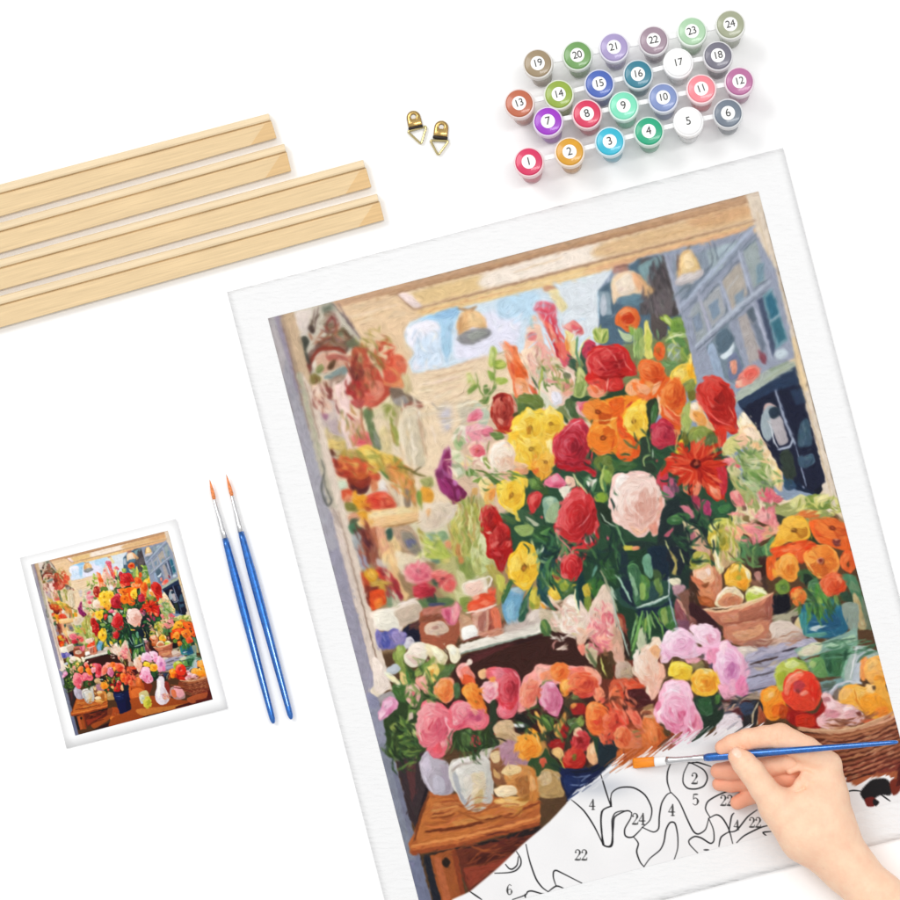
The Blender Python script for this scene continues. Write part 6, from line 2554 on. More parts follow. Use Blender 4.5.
r eccdb8 dca088 f8ece0 646,668 12,22,-15 3
r e87c88 c64660 f6b8b8 433,726 17,23,5 4
r e67888 bb4668 f4b2b4 468,713 17,13,0 3
r ee8c42 d0602c f6b880 444,690 10,11,0 3
r ee8a30 d4601e f6b458 474,696 9,15,-25 3
r edaab2 d2667c f8d2d4 489,691 8,10,0 3
r c93a48 98202e ec8890 509,688 12,17,10 4
r ea8468 cc5448 f4b498 530,694 11,15,15 3
r d8809c b85478 eab4c4 551,698 11,15,-8 3
r e4603c b02c24 f29a70 583,684 16,12,0 4
r ea7034 c43e24 f4a058 598,720 13,16,0 3
r f09a30 d87018 f8c060 527,748 14,14,0 3
r e87a34 cc5418 f4a45c 559,672 9,9,0 2
r c02a22 8c1612 e0604a 574,757 11,11,0 3
r c03034 8c141c e0686a 581,740 9,9,0 2
w f2b23a a86418 f8d468 794,530 17,13,10 5
w ee8a34 b04a1c f6b85c 821,561 18,17,0 6
r f0a040 d06c1c f8c674 786,568 11,13,0 3
r e0562a ac2c12 f2906a 833,585 13,12,0 3
w ea7030 b03c18 f4a44c 832,528 19,12,15 5
r e46228 b43c14 f08c50 848,562 8,10,0 2
r e8883c c04c18 f4b060 799,597 8,9,0 2
g e87a88 c04460 f6bcb8 418,571 14,11,-10 16
g e4706a bc3a44 f4b0a4 443,579 12,10,10 14
r c42c3c 901c2c e06a78 424,590 11,8,0 2
r bc2020 841014 de6458 488,516 8,12,10 3
r b81c1e 821012 dc6a60 499,538 9,14,15 3
r b44034 7c1a16 dc8270 502,411 10,16,0 3
r f0dcc8 dcae94 faf2e4 502,459 12,13,0 3
w e8707c b83850 f6c0bc 478,451 8,7,0 5
r c9c246 8f9230 ecea98 682,807 17,22,0 4
r d8dcc8 a8b09a f0f0e2 664,790 9,10,0 2
k d89a98 e0b4b0 c87a60 e09a6a b07088 750,785 17,9,30 36 9,2.4,30
r ee7c38 cc4c1c f6ac68 560,671 10,9,0 2
r e0583c b02a20 f0906c 611,722 9,11,20 2
r e87848 c04424 f4a878 622,737 10,11,0 2
r e4603c b02c24 f0906c 607,737 8,8,0 2
# ruffled lace of cream blossoms right of the bouquet
@P 0 0 1
d1.2 f6e6c6 745,420 751,417 748,426 756,424 743,431 752,433 759,432 763,441 757,440 766,449 770,456 775,461 768,464 777,470 773,476 761,450
d1.1 d9b488 747,423 755,429 750,437 760,445 765,455 771,467 776,476
d1.2 eef0c0 777,484 780,489 776,493 781,497
d1.2 f4f2d4 426,648 432,645 438,650 446,655 452,650 444,644 456,660
d1.1 e6b8b0 420,655 428,660 436,657 433,664
d1.4 d8dc90 816,500 824,504 832,507 838,510 806,508
'''
# ---------------------------------------------------------------- table
mt = principled('white_tabletop', (.965, .965, .965), .6, spec=.2)
noise_tint(mt, (.962, .962, .962), .006, 9)
tag(mesh('tabletop', [(-6, -6, 0), (6, -6, 0), (6, 6, 0), (-6, 6, 0)], [(0, 1, 2, 3)], mt), kind='structure')

# ---------------------------------------------------------------- the picture, as vertex colours on a fine grid
S = 1.8
IMG, HGT = paint(SPEC, S)
Hh, Ww = IMG.shape[:2]
def to_photo(u, v):            # picture coordinates -> photograph pixels
    return 268+u*CA+v*SA, 318.5-u*SA+v*CA
def to_pic(X, Y):
    dx, dy = np.asarray(X, float)-268, np.asarray(Y, float)-318.5
    return dx*CA-dy*SA, dx*SA+dy*CA
LIGHT = 1.145                   # radiance of a white sheet on this table
def pic_material(name, relief):
    m = principled(name, (.8, .8, .8), .6, spec=.12)
    b = m.node_tree.nodes['Principled BSDF']
    a = N(m, 'ShaderNodeAttribute', attribute_name='paint'); L(m, a.outputs['Color'], b.inputs['Base Color'])
    h = N(m, 'ShaderNodeAttribute', attribute_name='relief')
    bp = N(m, 'ShaderNodeBump'); bp.inputs['Distance'].default_value = relief; bp.inputs['Strength'].default_value = .8
    L(m, h.outputs['Fac'], bp.inputs['Height']); L(m, bp.outputs[0], b.inputs['Normal'])
    return m
def grid_mesh(name, XY, z, colr, hgt, keep, mat, parent):
    """vertex-coloured sheet; keep = mask of quads"""
    h, w_ = colr.shape[:2]
    idx = np.arange(h*w_).reshape(h, w_)
    q = np.stack([idx[:-1, :-1], idx[1:, :-1], idx[1:, 1:], idx[:-1, 1:]], -1)
    if keep is not None: q = q[keep]
    q = q.reshape(-1, 4)
    used = np.zeros(h*w_, bool); used[q.ravel()] = True
    remap = np.cumsum(used)-1; q = remap[q]
    V = np.zeros((used.sum(), 3), np.float32)
    V[:, 0] = XY[0].ravel()[used]; V[:, 1] = XY[1].ravel()[used]
    V[:, 2] = z.ravel()[used] if isinstance(z, np.ndarray) else z
    me = bpy.data.meshes.new(name)
    me.vertices.add(len(V)); me.vertices.foreach_set('co', V.ravel())
    me.loops.add(q.size); me.loops.foreach_set('vertex_index', q.ravel().astype(np.int32))
    me.polygons.add(len(q)); me.polygons.foreach_set('loop_start', np.arange(0, q.size, 4, dtype=np.int32))
    me.polygons.foreach_set('use_smooth', np.ones(len(q), bool))
    me.update(calc_edges=True)
    at = me.attributes.new('paint', 'FLOAT_COLOR', 'POINT')
    c = np.ones((len(V), 4), np.float32); c[:, :3] = colr.reshape(-1, 3)[used]
    at.data.foreach_set('color', c.ravel())
    at = me.attributes.new('relief', 'FLOAT', 'POINT'); at.data.foreach_set('value', hgt.ravel()[used].astype(np.float32))
    me.materials.append(mat)
    o = bpy.data.objects.new(name, me); col.objects.link(o); o.parent = parent
    return o
# --- which part of the canvas is still unpainted, with its printed outlines and numbers
OUT = IMG.copy()
UNP = [(455, 905), (470, 891.5), (498, 868), (523, 844), (550, 821), (569.5, 800), (579, 791), (591, 781), (602, 773), (614, 764),
       (626, 763), (640, 757), (660, 748), (672, 741), (688, 738), (705, 733), (722, 731), (738, 730), (752, 728), (775, 735), (805, 757),
       (832, 772), (843, 778), (848, 785), (861, 783), (872, 778), (886, 776), (897, 785), (905, 790), (925, 830), (700, 905), (560, 940)]
rng = np.random.default_rng(11)
uu, vv = to_pic(*np.array(UNP).T)
pts = np.stack([uu*S, vv*S], 1)
big = np.zeros((Hh, Ww), np.float32)
r = raster_poly(crom(pts, True, 3), 1.2*S, Hh, Ww); big[r[0]:r[1], r[2]:r[3]] = r[4]
yy, xx = np.mgrid[0:Hh, 0:Ww].astype(np.float32)
pu, pv = xx/S, yy/S
phx, phy = to_photo(pu, pv)
sd_ = (.80, -.60)                                             # direction of the loose brush strokes
across = phx*.60+phy*.80; along = phx*sd_[0]+phy*sd_[1]
def n1(a, cell, seed):
    g = np.random.default_rng(seed).normal(0, 1, 4000); k = a/cell+1000; i = np.floor(k).astype(int); f = k-i; f = f*f*(3-2*f)
    return g[i % 4000]*(1-f)+g[(i+1) % 4000]*f
amp = np.interp(phx, [560, 600, 625, 720, 760, 840, 870, 905], [.6, 2.5, 8, 9, 9, 2, 2.5, 3])
disp = (n1(across+.06*along, 1.5, 5)*.55+n1(across, 3.4, 6)*.55+n1(across, 8, 7)*.3)*amp
UN = bilin(big, yy-disp*sd_[1]*S*.97-0, xx-disp*sd_[0]*S)
UN = np.clip(UN, 0, 1)
fade = np.clip((phx-590)/40, 0, 1)
paper = np.array([.957, .953, .955], np.float32)*(1+.012*vnoise(Hh, Ww, 22*S, rng)[..., None])
smudge = np.exp(-(((phx-598)/34)**2+((phy-787-.0*phx)/10)**2))*.16+np.exp(-(((phx-690)/40)**2+((phy-742)/6)**2))*.06
paper = paper*(1-smudge[..., None]*np.array([1.1, 1.0, .85], np.float32))
LINES = """
@470 800 5.625
570,-2 640,60 700,150 748,250
790,-10 796,36
796,36 750,56 738,110 742,180 748,250 790,263 803,235 800,150 800,110 815,75 850,62 900,62
315,250 335,340 370,440 405,490 440,516
440,516 485,484 525,496
485,484 470,440 470,405 485,396 520,412 630,468
240,560 310,535 325,516 350,512 400,526 425,528
310,530 312,550
262,290 285,330 285,365 260,395 220,408 140,412
272,320 265,365 240,388 220,385 200,362
0,515 66,560
@380 720 3
663,165 675,205 692,258
692,258 665,275 664,330 672,372
692,258 695,220 720,203 760,203 795,225 815,265 810,300 787,322
755,278 740,272 705,290 700,320 695,370 683,380 668,374
755,278 752,295 735,325 735,345 745,352 760,350 778,333 787,322
787,322 820,336 836,325 838,290 845,250 860,225 872,218
872,218 862,185 863,155 872,130
760,350 775,370 770,395 780,425 792,440
792,440 810,415 840,390 852,365 858,330 870,308 885,310 893,345 893,385 883,418
@620 680 3.214
165,362 190,390 215,445 235,485 252,495 275,480 285,445
220,268 205,300 203,330 218,348 245,350 270,340 281,315 270,290 240,272 215,262
220,268 250,265 292,278
290,442 275,415 283,390 315,370 350,355 362,340
285,445 300,480 302,515 290,525 262,508 240,503 222,515 225,530 250,556
285,445 310,433 330,445 350,480 362,525
350,488 325,505 318,535
350,490 358,440 366,428
350,488 375,483 410,440 440,418
375,523 400,500 450,475 475,468
485,487 460,490 470,500
270,546 285,546
728,359 750,355 773,357
838,368 868,389
"""
lk = (0, 0, 1.)
for ln in LINES.strip().split('\n'):
    t = ln.split()
    if t[0][0] == '@': lk = (float(t[0][1:]), float(t[1]), float(t[2])); continue
    q = np.array([[float(x) for x in s_.split(',')] for s_ in t])
    X, Y = lk[0]+q[:, 0]/lk[2], lk[1]+q[:, 1]/lk[2]
    uu, vv = to_pic(X, Y)
    j = raster_stroke(crom(np.stack([uu*S, vv*S], 1), False, 4), .78*S, .5*S, Hh, Ww)
    if j is None: continue
    y0, y1, x0, x1, al = j; a = al[..., None]*.97
    paper[y0:y1, x0:x1] = paper[y0:y1, x0:x1]*(1-a)+np.array([.10, .10, .11], np.float32)*a
# serif numerals drawn with thick and thin strokes in a unit box (x right, y down)
GLY = {'2': [(.085, [(.12, .28), (.2, .06), (.45, 0), (.68, .1), (.72, .3), (.5, .58), (.1, .95)]), (.15, [(.66, .12), (.72, .28), (.62, .45)]), (.15, [(.1, .95), (.75, .95)]), (.06, [(.75, .95), (.8, .75)]), (.13, [(.14, .22), (.2, .26)])],
       '4': [(.16, [(.58, 0), (.58, 1)]), (.06, [(.58, 0), (.05, .68)]), (.09, [(.05, .68), (.85, .68)]), (.09, [(.38, 1), (.8, 1)])],
       '5': [(.12, [(.2, .03), (.7, .03)]), (.07, [(.2, .03), (.16, .48)]), (.08, [(.16, .48), (.4, .36), (.66, .46), (.74, .68), (.6, .94), (.35, 1), (.12, .88)]), (.16, [(.68, .5), (.74, .68), (.66, .86)])],
       '6': [(.08, [(.68, .12), (.45, 0), (.22, .2), (.12, .6), (.25, .95), (.5, 1), (.72, .85), (.72, .6), (.5, .45), (.2, .6)]), (.16, [(.2, .25), (.13, .6), (.22, .88)]), (.14, [(.72, .62), (.72, .84)])]}
NUMS = [('2', 694.5, 778.5, 11), ('5', 695.5, 799.5, 11), ('4', 671.5, 810, 11), ('24', 638.5, 819, 11), ('22', 726.5, 800.5, 10.5), ('4', 736.5, 825, 9.5),
        ('22', 755, 822.5, 10), ('4', 592, 804.5, 10), ('22', 581, 855, 10.5), ('6', 509.5, 889.5, 10)]
for tx, X, Y, hgt in NUMS:
    adv = hgt*.62
    for n_, ch in enumerate(tx):
        bx = X+(n_-len(tx)/2)*adv; by = Y-hgt/2
        for wd, q in GLY[ch]:
            q = np.array(q); uu, vv = to_pic(bx+q[:, 0]*hgt*.72, by+q[:, 1]*hgt)
            j = raster_stroke(crom(np.stack([uu*S, vv*S], 1), False, 5), wd*hgt*.62*S, .4*S, Hh, Ww)
            if j is None: continue
            y0, y1, x0, x1, al = j; a = al[..., None]*.85
            paper[y0:y1, x0:x1] = paper[y0:y1, x0:x1]*(1-a)+np.array([.2, .2, .2], np.float32)*a
# loose finished dabs right of the hand
dab = np.zeros((Hh, Ww), np.float32)
for c_, pl, sf in (((.10, .09, .10), [(861, 791), (872, 780), (886, 779), (892, 788), (890, 795), (880, 795), (868, 802), (862, 797)], 1.6),
                   ((.42, .12, .10), [(865, 799), (872, 797), (876, 800), (874, 806), (867, 806)], 1.2),
                   ((.10, .09, .10), [(874, 799), (879, 802), (876, 806), (873, 803)], 1.2),
                   ((.45, .16, .10), [(890, 782), (900, 776), (900, 790), (893, 795)], 1.6)):
    uu, vv = to_pic(*np.array(pl).T)
    j = raster_poly(crom(np.stack([uu*S, vv*S], 1)), sf*S, Hh, Ww)
    if j is None: continue
    y0, y1, x0, x1, al = j
    al = np.clip(al*1.3-.3*(rng.random(al.shape) < .12), 0, 1)
    paper[y0:y1, x0:x1] = paper[y0:y1, x0:x1]*(1-al[..., None])+np.array(c_, np.float32)*al[..., None]
OUT = IMG*(1-UN[..., None])+paper*UN[..., None]
src = OUT.copy(); srng = np.random.default_rng(21)
for _ in range(150):             # dry brush drags along the loose edge
    X0 = srng.uniform(572, 745); Y0 = float(np.interp(X0, [570, 600, 614, 640, 672, 705, 752], [799, 775, 764, 757, 741, 733, 728]))+srng.normal(0, 4)
    ln_ = srng.uniform(4, 11)*(1 if X0 > 610 else .7); dx_, dy_ = sd_[0]*ln_, sd_[1]*ln_
    white_ = srng.random() < .5
    off = (-4, 6) if white_ else (5, -7)
    us, vs = to_pic(X0+off[0]*1.2, Y0+off[1]*1.2); iy, ix = int(np.clip(vs*S, 0, Hh-1)), int(np.clip(us*S, 0, Ww-1))
    uu, vv = to_pic(np.array([X0-dx_, X0, X0+dx_]), np.array([Y0-dy_, Y0+srng.normal(0, .6), Y0+dy_]))
    j = raster_stroke(np.stack([uu*S, vv*S], 1), srng.uniform(.5, 1.3)*S, .5*S, Hh, Ww)
    if j is None: continue
    y0, y1, x0, x1, al = j; a = al[..., None]*srng.uniform(.45, .9)
    OUT[y0:y1, x0:x1] = OUT[y0:y1, x0:x1]*(1-a)+src[iy, ix]*a
RELIEF = HGT*(1-UN)*.5+.25*vnoise(Hh, Ww, 2*S, rng)*UN

# ---------------------------------------------------------------- canvas
ZC = .0016
c0 = P(510, 560)
canvas = root('canvas', (c0.x, c0.y, 0), 'large white canvas with a nearly finished flower shop picture and unpainted numbered outlines', 'canvas')
mc = principled('primed_canvas', (.9, .9, .9), .7, spec=.2)
noise_tint(mc, (.812, .813, .817), .010, 60, (1, 3.2, 1), 4, bump=.0008, bscale=120, rot=-.2533)
# sheet as a fine grid with a slight wave, so its edge lifts a little off the table
gu = np.linspace(-33, 541.3, 70); gv = np.linspace(-36, 662, 84)
def wave(u, v):
    e = np.minimum.reduce([u+33, 541.3-u, v+36, 662-v])
    return .0010*np.exp(-np.clip(e, 0, None)/9)*(1+.5*np.sin(u*.021+.6)*np.cos(v*.017))
V, F = [], []
for v in gv:
    for u in gu:
        X, Y = to_photo(u, v); V.append(P(X, Y, ZC+float(wave(u, v))))
nu, nv = len(gu), len(gv)
for j in range(nv-1):
    for i in range(nu-1): F.append((j*nu+i, (j+1)*nu+i, (j+1)*nu+i+1, j*nu+i+1))
nb = len(V)
ring = [i for i in range(nu)]+[j*nu+nu-1 for j in range(1, nv)]+[(nv-1)*nu+i for i in range(nu-2, -1, -1)]+[j*nu for j in range(nv-2, 0, -1)]
for i in ring: V.append(Vector((V[i].x, V[i].y, .0003)))
for k in range(len(ring)):
    m_ = (k+1) % len(ring); F.append((ring[k], ring[m_], nb+m_, nb+k))
F.append(tuple(nb+k for k in range(len(ring))))
cs_ = mesh('canvas_sheet', V, F, mc, canvas, True, c0)
nf_ = len(cs_.data.polygons)
for q_ in range(nf_-len(ring)-1, nf_): cs_.data.polygons[q_].use_smooth = False
X, Y = to_photo(pu, pv)
k = (DIST-ZC)/DIST
WX = ((NAD[0]+(X-NAD[0])*k)-450)*U-c0.x; WY = -((NAD[1]+(Y-NAD[1])*k)-450)*U-c0.y
ZZ = ZC+wave(pu, pv)+.00025
LIN = s2l(np.clip(OUT, 0, 1))/LIGHT
qm = UN[:-1, :-1] > .5
mp_ = pic_material('painted_surface', .00028)
grid_mesh('painted_picture', (WX, WY), ZZ, LIN, RELIEF, ~qm, mp_, canvas)
grid_mesh('numbered_outline', (WX, WY), ZZ, LIN, RELIEF, qm, pic_material('printed_outline', .00012), canvas)

# ---------------------------------------------------------------- reference card
cc = [(19.7, 557.8), (175.8, 518.9), (227.8, 708.5), (66.5, 748.5)]
cp = [(30.8, 564.7), (167.8, 530.6), (212.8, 699.4), (75.3, 735.6)]
o0 = P(122, 634)
card = root('reference_card', (o0.x, o0.y, 0), 'small white bordered card printed with the complete flower market picture', 'card')
def bil(q, s, t): return (q[0][0]*(1-s)*(1-t)+q[1][0]*s*(1-t)+q[2][0]*s*t+q[3][0]*(1-s)*t, q[0][1]*(1-s)*(1-t)+q[1][1]*s*(1-t)+q[2][1]*s*t+q[3][1]*(1-s)*t)
def cz(s, t): return .0012+.0022*max(0, s-.5)**2+.002*max(0, .5-t)**2
V, F = [], []
n = 16
for j in range(n+1):
    for i in range(n+1): X_, Y_ = bil(cc, i/n, j/n); V.append(P(X_, Y_, cz(i/n, j/n)))
for j in range(n):
    for i in range(n): F.append((j*(n+1)+i, (j+1)*(n+1)+i, (j+1)*(n+1)+i+1, j*(n+1)+i+1))
mk = principled('card_stock', (.93, .93, .93), .5, spec=.3); noise_tint(mk, (.89, .89, .893), .005, 40)
co = mesh('card_sheet', V, F, mk, card, True, o0)
so = co.modifiers.new('thickness', 'SOLIDIFY'); so.thickness = .0005; so.offset = -1
hs, ws = 330, 268
sv, su = np.mgrid[0:1:hs*1j, 0:1:ws*1j]
small = blur1(np.clip(IMG, 0, 1).astype(np.float32), 1)
CI = bilin(small, sv*(Hh-1), su*(Ww-1))
X = cp[0][0]*(1-su)*(1-sv)+cp[1][0]*su*(1-sv)+cp[2][0]*su*sv+cp[3][0]*(1-su)*sv
Y = cp[0][1]*(1-su)*(1-sv)+cp[1][1]*su*(1-sv)+cp[2][1]*su*sv+cp[3][1]*(1-su)*sv
s_ = .06+.87*su; t_ = .06+.87*sv
zz = .0012+.0022*np.clip(s_-.5, 0, 1)**2+.002*np.clip(.5-t_, 0, 1)**2+.0002
k = (DIST-zz)/DIST
lum = CI.mean(2, keepdims=True); CI = np.clip(lum+(CI-lum)*1.08, 0, 1)
CI = np.clip((CI-.5)*1.1+.47, 0, 1)
grid_mesh('printed_picture', (((NAD[0]+(X-NAD[0])*k)-450)*U-o0.x, -((NAD[1]+(Y-NAD[1])*k)-450)*U-o0.y), zz, s2l(CI)/LIGHT, np.zeros((hs, ws)), None, pic_material('card_print', .0), card)

# ---------------------------------------------------------------- wooden stretcher bars
def wood(name, h, amt=.07):
    m = principled(name, lin(h), .55, spec=.3)
    noise_tint(m, lin(h), amt*1.5, 26, (1, 26, 6), 8, bump=.0003)
    return m
WB, WL, WT = wood('pale_pine', 'ddc297'), wood('pale_pine_lip', 'e8d2ae', .05), wood('pine_end_grain', 'd8b582', .06)
BARS = [((-60, 184.4+15.8, 213+19.3), (269, 113.3), (276.6, 138.0), (0, 184.4, 216.4), 'shorter pine stretcher bar, topmost of the four, farthest from the canvas'),
        (None, (284.6, 143.6), (291.2, 171.0), (0, 222.8, 253.0), 'shorter pine stretcher bar, second from the top, lying above the two longer bars'),
        (None, (363.6, 159.6), (371.4, 187.0), (0, 259.2, 290.0), 'longer pine stretcher bar, third from the top, just below the shorter ones'),
        (None, (377.6, 193.6), (384.2, 220.0), (0, 296.0, 327.5), 'longer pine stretcher bar, lowest of the four, nearest the canvas')]
HB = .0075
for _, tr_, br_, (x0_, yt, yb), lab in BARS:
    sl = (tr_[1]-yt)/tr_[0]; sb = (br_[1]-yb)/br_[0]
    xl = -70
    tl, bl = (xl, yt+sl*xl), (xl, yb+sb*xl)
    # local frame: long axis along the bar
    a = P(*tl); b_ = P(*tr_); ax = (b_-a).normalized()
    o_ = P((tl[0]+tr_[0])/2, (tl[1]+br_[1])/2)
    rz = math.atan2(ax.y, ax.x)
    r_ = root('stretcher_bar', (o_.x, o_.y, 0), lab, 'stretcher bar', 'wooden stretcher bars', rz)
    Ri = Matrix.Rotation(-rz, 4, 'Z')
    def loc(px, py, z): return Ri @ (P(px, py, z)-Vector((o_.x, o_.y, 0)))
    def across_pt(e, f, z):   # e 0 left end..1 right end, f 0 upper..1 lower
        T = (tl[0]+(tr_[0]-tl[0])*e, tl[1]+(tr_[1]-tl[1])*e); B = (bl[0]+(br_[0]-bl[0])*e, bl[1]+(br_[1]-bl[1])*e)
        return loc(T[0]+(B[0]-T[0])*f, T[1]+(B[1]-T[1])*f, z)
    def prism(f_z, e0=0., e1=1., skew=0.):
        V = []
        for e in (e0, e1):
            for f, z in f_z: V.append(across_pt(e-(skew*(1-f) if e == e1 else 0), f, z))
        n = len(f_z); F = [(i, (i+1) % n, n+(i+1) % n, n+i) for i in range(n)]
        return V, F+[tuple(range(n))[::-1], tuple(range(n, 2*n))]
    # rounded lip, groove, flat face
    lipz = [(0, 0), (0, HB*.80), (.03, HB*.98), (.10, HB*1.12), (.20, HB*1.10), (.265, HB*1.0), (.292, HB*.70), (.292, 0)]
    V, F = prism(lipz, 0, .9985); mesh('lip', V, F, WL, r_, False, bevel=.0003)
    flat = [(.294, 0), (.294, HB*.70), (.335, HB*.80), (.98, HB*.88), (1, HB*.85), (1, 0)]
    V, F = prism(flat); mesh('bar', V, F, WB, r_, bevel=.0003)
    # mitred tongue at the right end, let into the face
    ln_ = (b_-a).length; d_ = 1-26*U/ln_
    pts3 = [(.985, d_), (.985, .9997), (.34, .9997), (.36, 1-7*U/ln_)]
    V = [across_pt(e, f, HB*(.80+.08*(f-.335)/.645)+.0004+dz) for dz in (-.003, 0) for f, e in pts3]
    F = [(4, 5, 6, 7), (3, 2, 1, 0)]+[(i, (i+1) % 4, 4+(i+1) % 4, 4+i) for i in range(4)]
    mesh('mitred_tongue', V, F, WT, r_)

# ---------------------------------------------------------------- picture hangers
GOLD = principled('brass_plate', (.5, .34, .12), .24, 1.); noise_tint(GOLD, (.54, .36, .13), .18, 300)
WIRE = principled('brass_wire', (.62, .52, .26), .16, 1.)
DARK = principled('fold_shade', (.018, .010, .006), .45, .3)  # near-black colour stands in for the shadow inside the strap's bend
def hanger(cx, cy, ang, ring_pts, lab):
    o_ = P(cx, cy); r_ = root('picture_hanger', (o_.x, o_.y, 0), lab, 'hanger', 'brass picture hangers')
    ca, sa = math.cos(ang), math.sin(ang)
    def lp(x, y, z): return P(cx+x*ca-y*sa, cy+x*sa+y*ca, z)-Vector((o_.x, o_.y, 0))
    n = 24; R = 6.9
    out = [(R*math.cos(math.pi*(1+i/n)), R*math.sin(math.pi*(1+i/n))) for i in range(n+1)]+[(R+.2, 5.2), (R+.2, 9.0), (-R-.2, 9.0), (-R-.2, 5.2)]
    m_ = len(out); hole = []
    for (x, y) in out:
        a = math.atan2(y+.8, x); hole.append((2.5*math.cos(a), -.8+2.5*math.sin(a)))
    def dome(x, y): return .0022+.0007*max(0, 1-((x/R)**2+((y+1)/R)**2))
    V = [lp(x, y, .0014) for x, y in out]+[lp(x*.86, y*.86, dome(x, y)) for x, y in out]+[lp(x*1.2, (y+.8)*1.2-.8, .0026) for x, y in hole]+[lp(x, y, .0016) for x, y in hole]
    F = []
    for k_ in range(3):
        for i in range(m_): j = (i+1) % m_; F.append((k_*m_+i, k_*m_+j, (k_+1)*m_+j, (k_+1)*m_+i))
    mesh('strap_plate', V, F, GOLD, r_, True)
    V, F = lathe(lp(0, 0, .0012), lp(0, 0, .0018), [(0, 2.6*U), (1, 2.6*U)], 16); mesh('screw_hole', V, F, principled('hole_floor', (.75, .72, .66), .6), r_)
    V, F = lathe(lp(-R-.4, 10.2, .0024), lp(R+.4, 10.2, .0024), [(0, 1.2*U), (.04, 1.7*U), (.96, 1.7*U), (1, 1.2*U)], 14); mesh('fold', V, F, DARK, r_, True)
    # triangular wire ring with rounded corners
    q = [Vector((x-cx, y-cy, 0)) for x, y in ring_pts]; path = []
    for i in range(3):
        p0, p1, p2 = q[i-1], q[i], q[(i+1) % 3]
        a_, b2 = p1+(p0-p1).normalized()*2.6, p1+(p2-p1).normalized()*2.6
        for t in np.linspace(0, 1, 6): path.append(a_*(1-t)**2+p1*2*t*(1-t)+b2*t*t)
    W = [P(cx+p.x, cy+p.y, .0022)-Vector((o_.x, o_.y, 0)) for p in path]
    V, F = [], []; m2 = len(W); k_ = 10
    for i in range(m2):
        d = (W[(i+1) % m2]-W[i-1]).normalized(); s = Vector((0, 0, 1)); qv = d.cross(s)
        for j in range(k_): a = 2*math.pi*j/k_; V.append(W[i]+(s*math.cos(a)+qv*math.sin(a))*1.15*U)
    for i in range(m2):
        for j in range(k_): F.append((i*k_+j, i*k_+(j+1) % k_, ((i+1) % m2)*k_+(j+1) % k_, ((i+1) % m2)*k_+j))
    mesh('triangle_ring', V, F, WIRE, r_, True)
hanger(413.6, 117.6, -.21, [(407.4, 131.4), (426.6, 126.0), (421.2, 144.2)], 'brass picture hanger with triangular ring, the left and higher of the two')
hanger(441.4, 127.6, .11, [(430.0, 140.2), (448.8, 140.8), (438.2, 155.4)], 'brass picture hanger with triangular ring, the right one, nearer the paint pots')

# ---------------------------------------------------------------- brushes
BLUE = principled('blue_lacquer', lin('1f6fc0'), .28, .6, .6, coat=1.)
noise_tint(BLUE, lin('1667bc'), .26, 420, (1, 1, 1))
SILV = principled('ferrule_metal', (.74, .74, .75), .3, 1.)
def bristle_mat(name, c1, c2):
    m = principled(name, lin(c1), .5); noise_tint(m, lin(c2), .35, 900, (1, 1, .12), 3, bump=.0003)
    return m
BR = bristle_mat('orange_nylon', 'e8925a', 'e08348')
def fine_brush(tip, bb, fe, end, lab):
    o_ = P(*end); r_ = root('paintbrush', (o_.x, o_.y, 0), lab, 'paintbrush', 'fine round paintbrushes')
    z = .0036
    T, Bb, Fe, E = [P(*p, z) for p in (tip, bb, fe, end)]
    V, F = lathe(Bb+(Bb-T)*.04, T, [(0, 1.5*U), (.15, 1.9*U), (.45, 1.7*U), (.8, .8*U), (.97, .25*U), (1, .1*U)], 14); mesh('bristles', V, F, BR, r_, True, o_)
    V, F = lathe(Bb, Fe+(Fe-Bb)*.02, [(0, 1.3*U), (.02, 1.75*U), (.5, 2.3*U), (.80, 2.8*U), (.83, 3.0*U), (.86, 2.85*U), (1, 3.05*U)], 20); mesh('ferrule', V, F, SILV, r_, True, o_)
    V, F = lathe(Fe, E, [(0, 3.05*U), (.04, 3.3*U), (.22, 4.3*U), (.4, 4.35*U), (.7, 3.7*U), (.93, 3.05*U), (.975, 2.8*U), (.992, 2.0*U), (1, .8*U)], 24); mesh('handle', V, F, BLUE, r_, True, o_)
fine_brush((209.6, 479.4), (214.2, 499.2), (225.0, 538.4), (273.6, 723.6), 'fine blue handled paintbrush, the left and lower of the two lying beside the small card')
fine_brush((226.2, 474.2), (231.9, 495.6), (240.9, 532.0), (291.4, 719.4), 'fine blue handled paintbrush, the right and higher of the two, nearer the canvas edge')
# the flat brush held in the hand
def hb(t):                      # point on its axis, t = photograph x
    s = (t-633)/(898-633)
    return P(t, 763.4-21.4*s, (6+92*s)*U)
def HBK(ta, tb, prof, nm, m, flat=1.):
    d_ = (hb(898)-hb(633)).normalized()
    V, F = lathe(hb(ta), hb(tb), prof, 24, flat, side=d_.cross(Vector((0, 0, 1))).cross(d_)); return mesh(nm, V, F, m, hbr, True, ho)
ho = hb(633); ho.z = 0
hbr = root('paintbrush', ho, 'flat orange tipped paintbrush with a blue handle held by the hand over the canvas', 'paintbrush')
BO = principled('orange_bristle', lin('f28c10'), .5); noise_tint(BO, lin('f08a0c'), .14, 260, (.3, 2, 1), 3, bump=.0002)
WHT = principled('white_bristle_base', (.86, .86, .86), .4)
HBK(633, 656, [(0, (4.6*U, .25)), (.08, (5.3*U, .35)), (.6, (5.2*U, .5)), (1, (4.8*U, .55))], 'bristles', BO, .4)
HBK(655, 667, [(0, (4.9*U, .6)), (.1, (4.9*U, .62)), (.95, (4.4*U, .72)), (1, (4.0*U, .72))], 'bristle_band', WHT, .6)
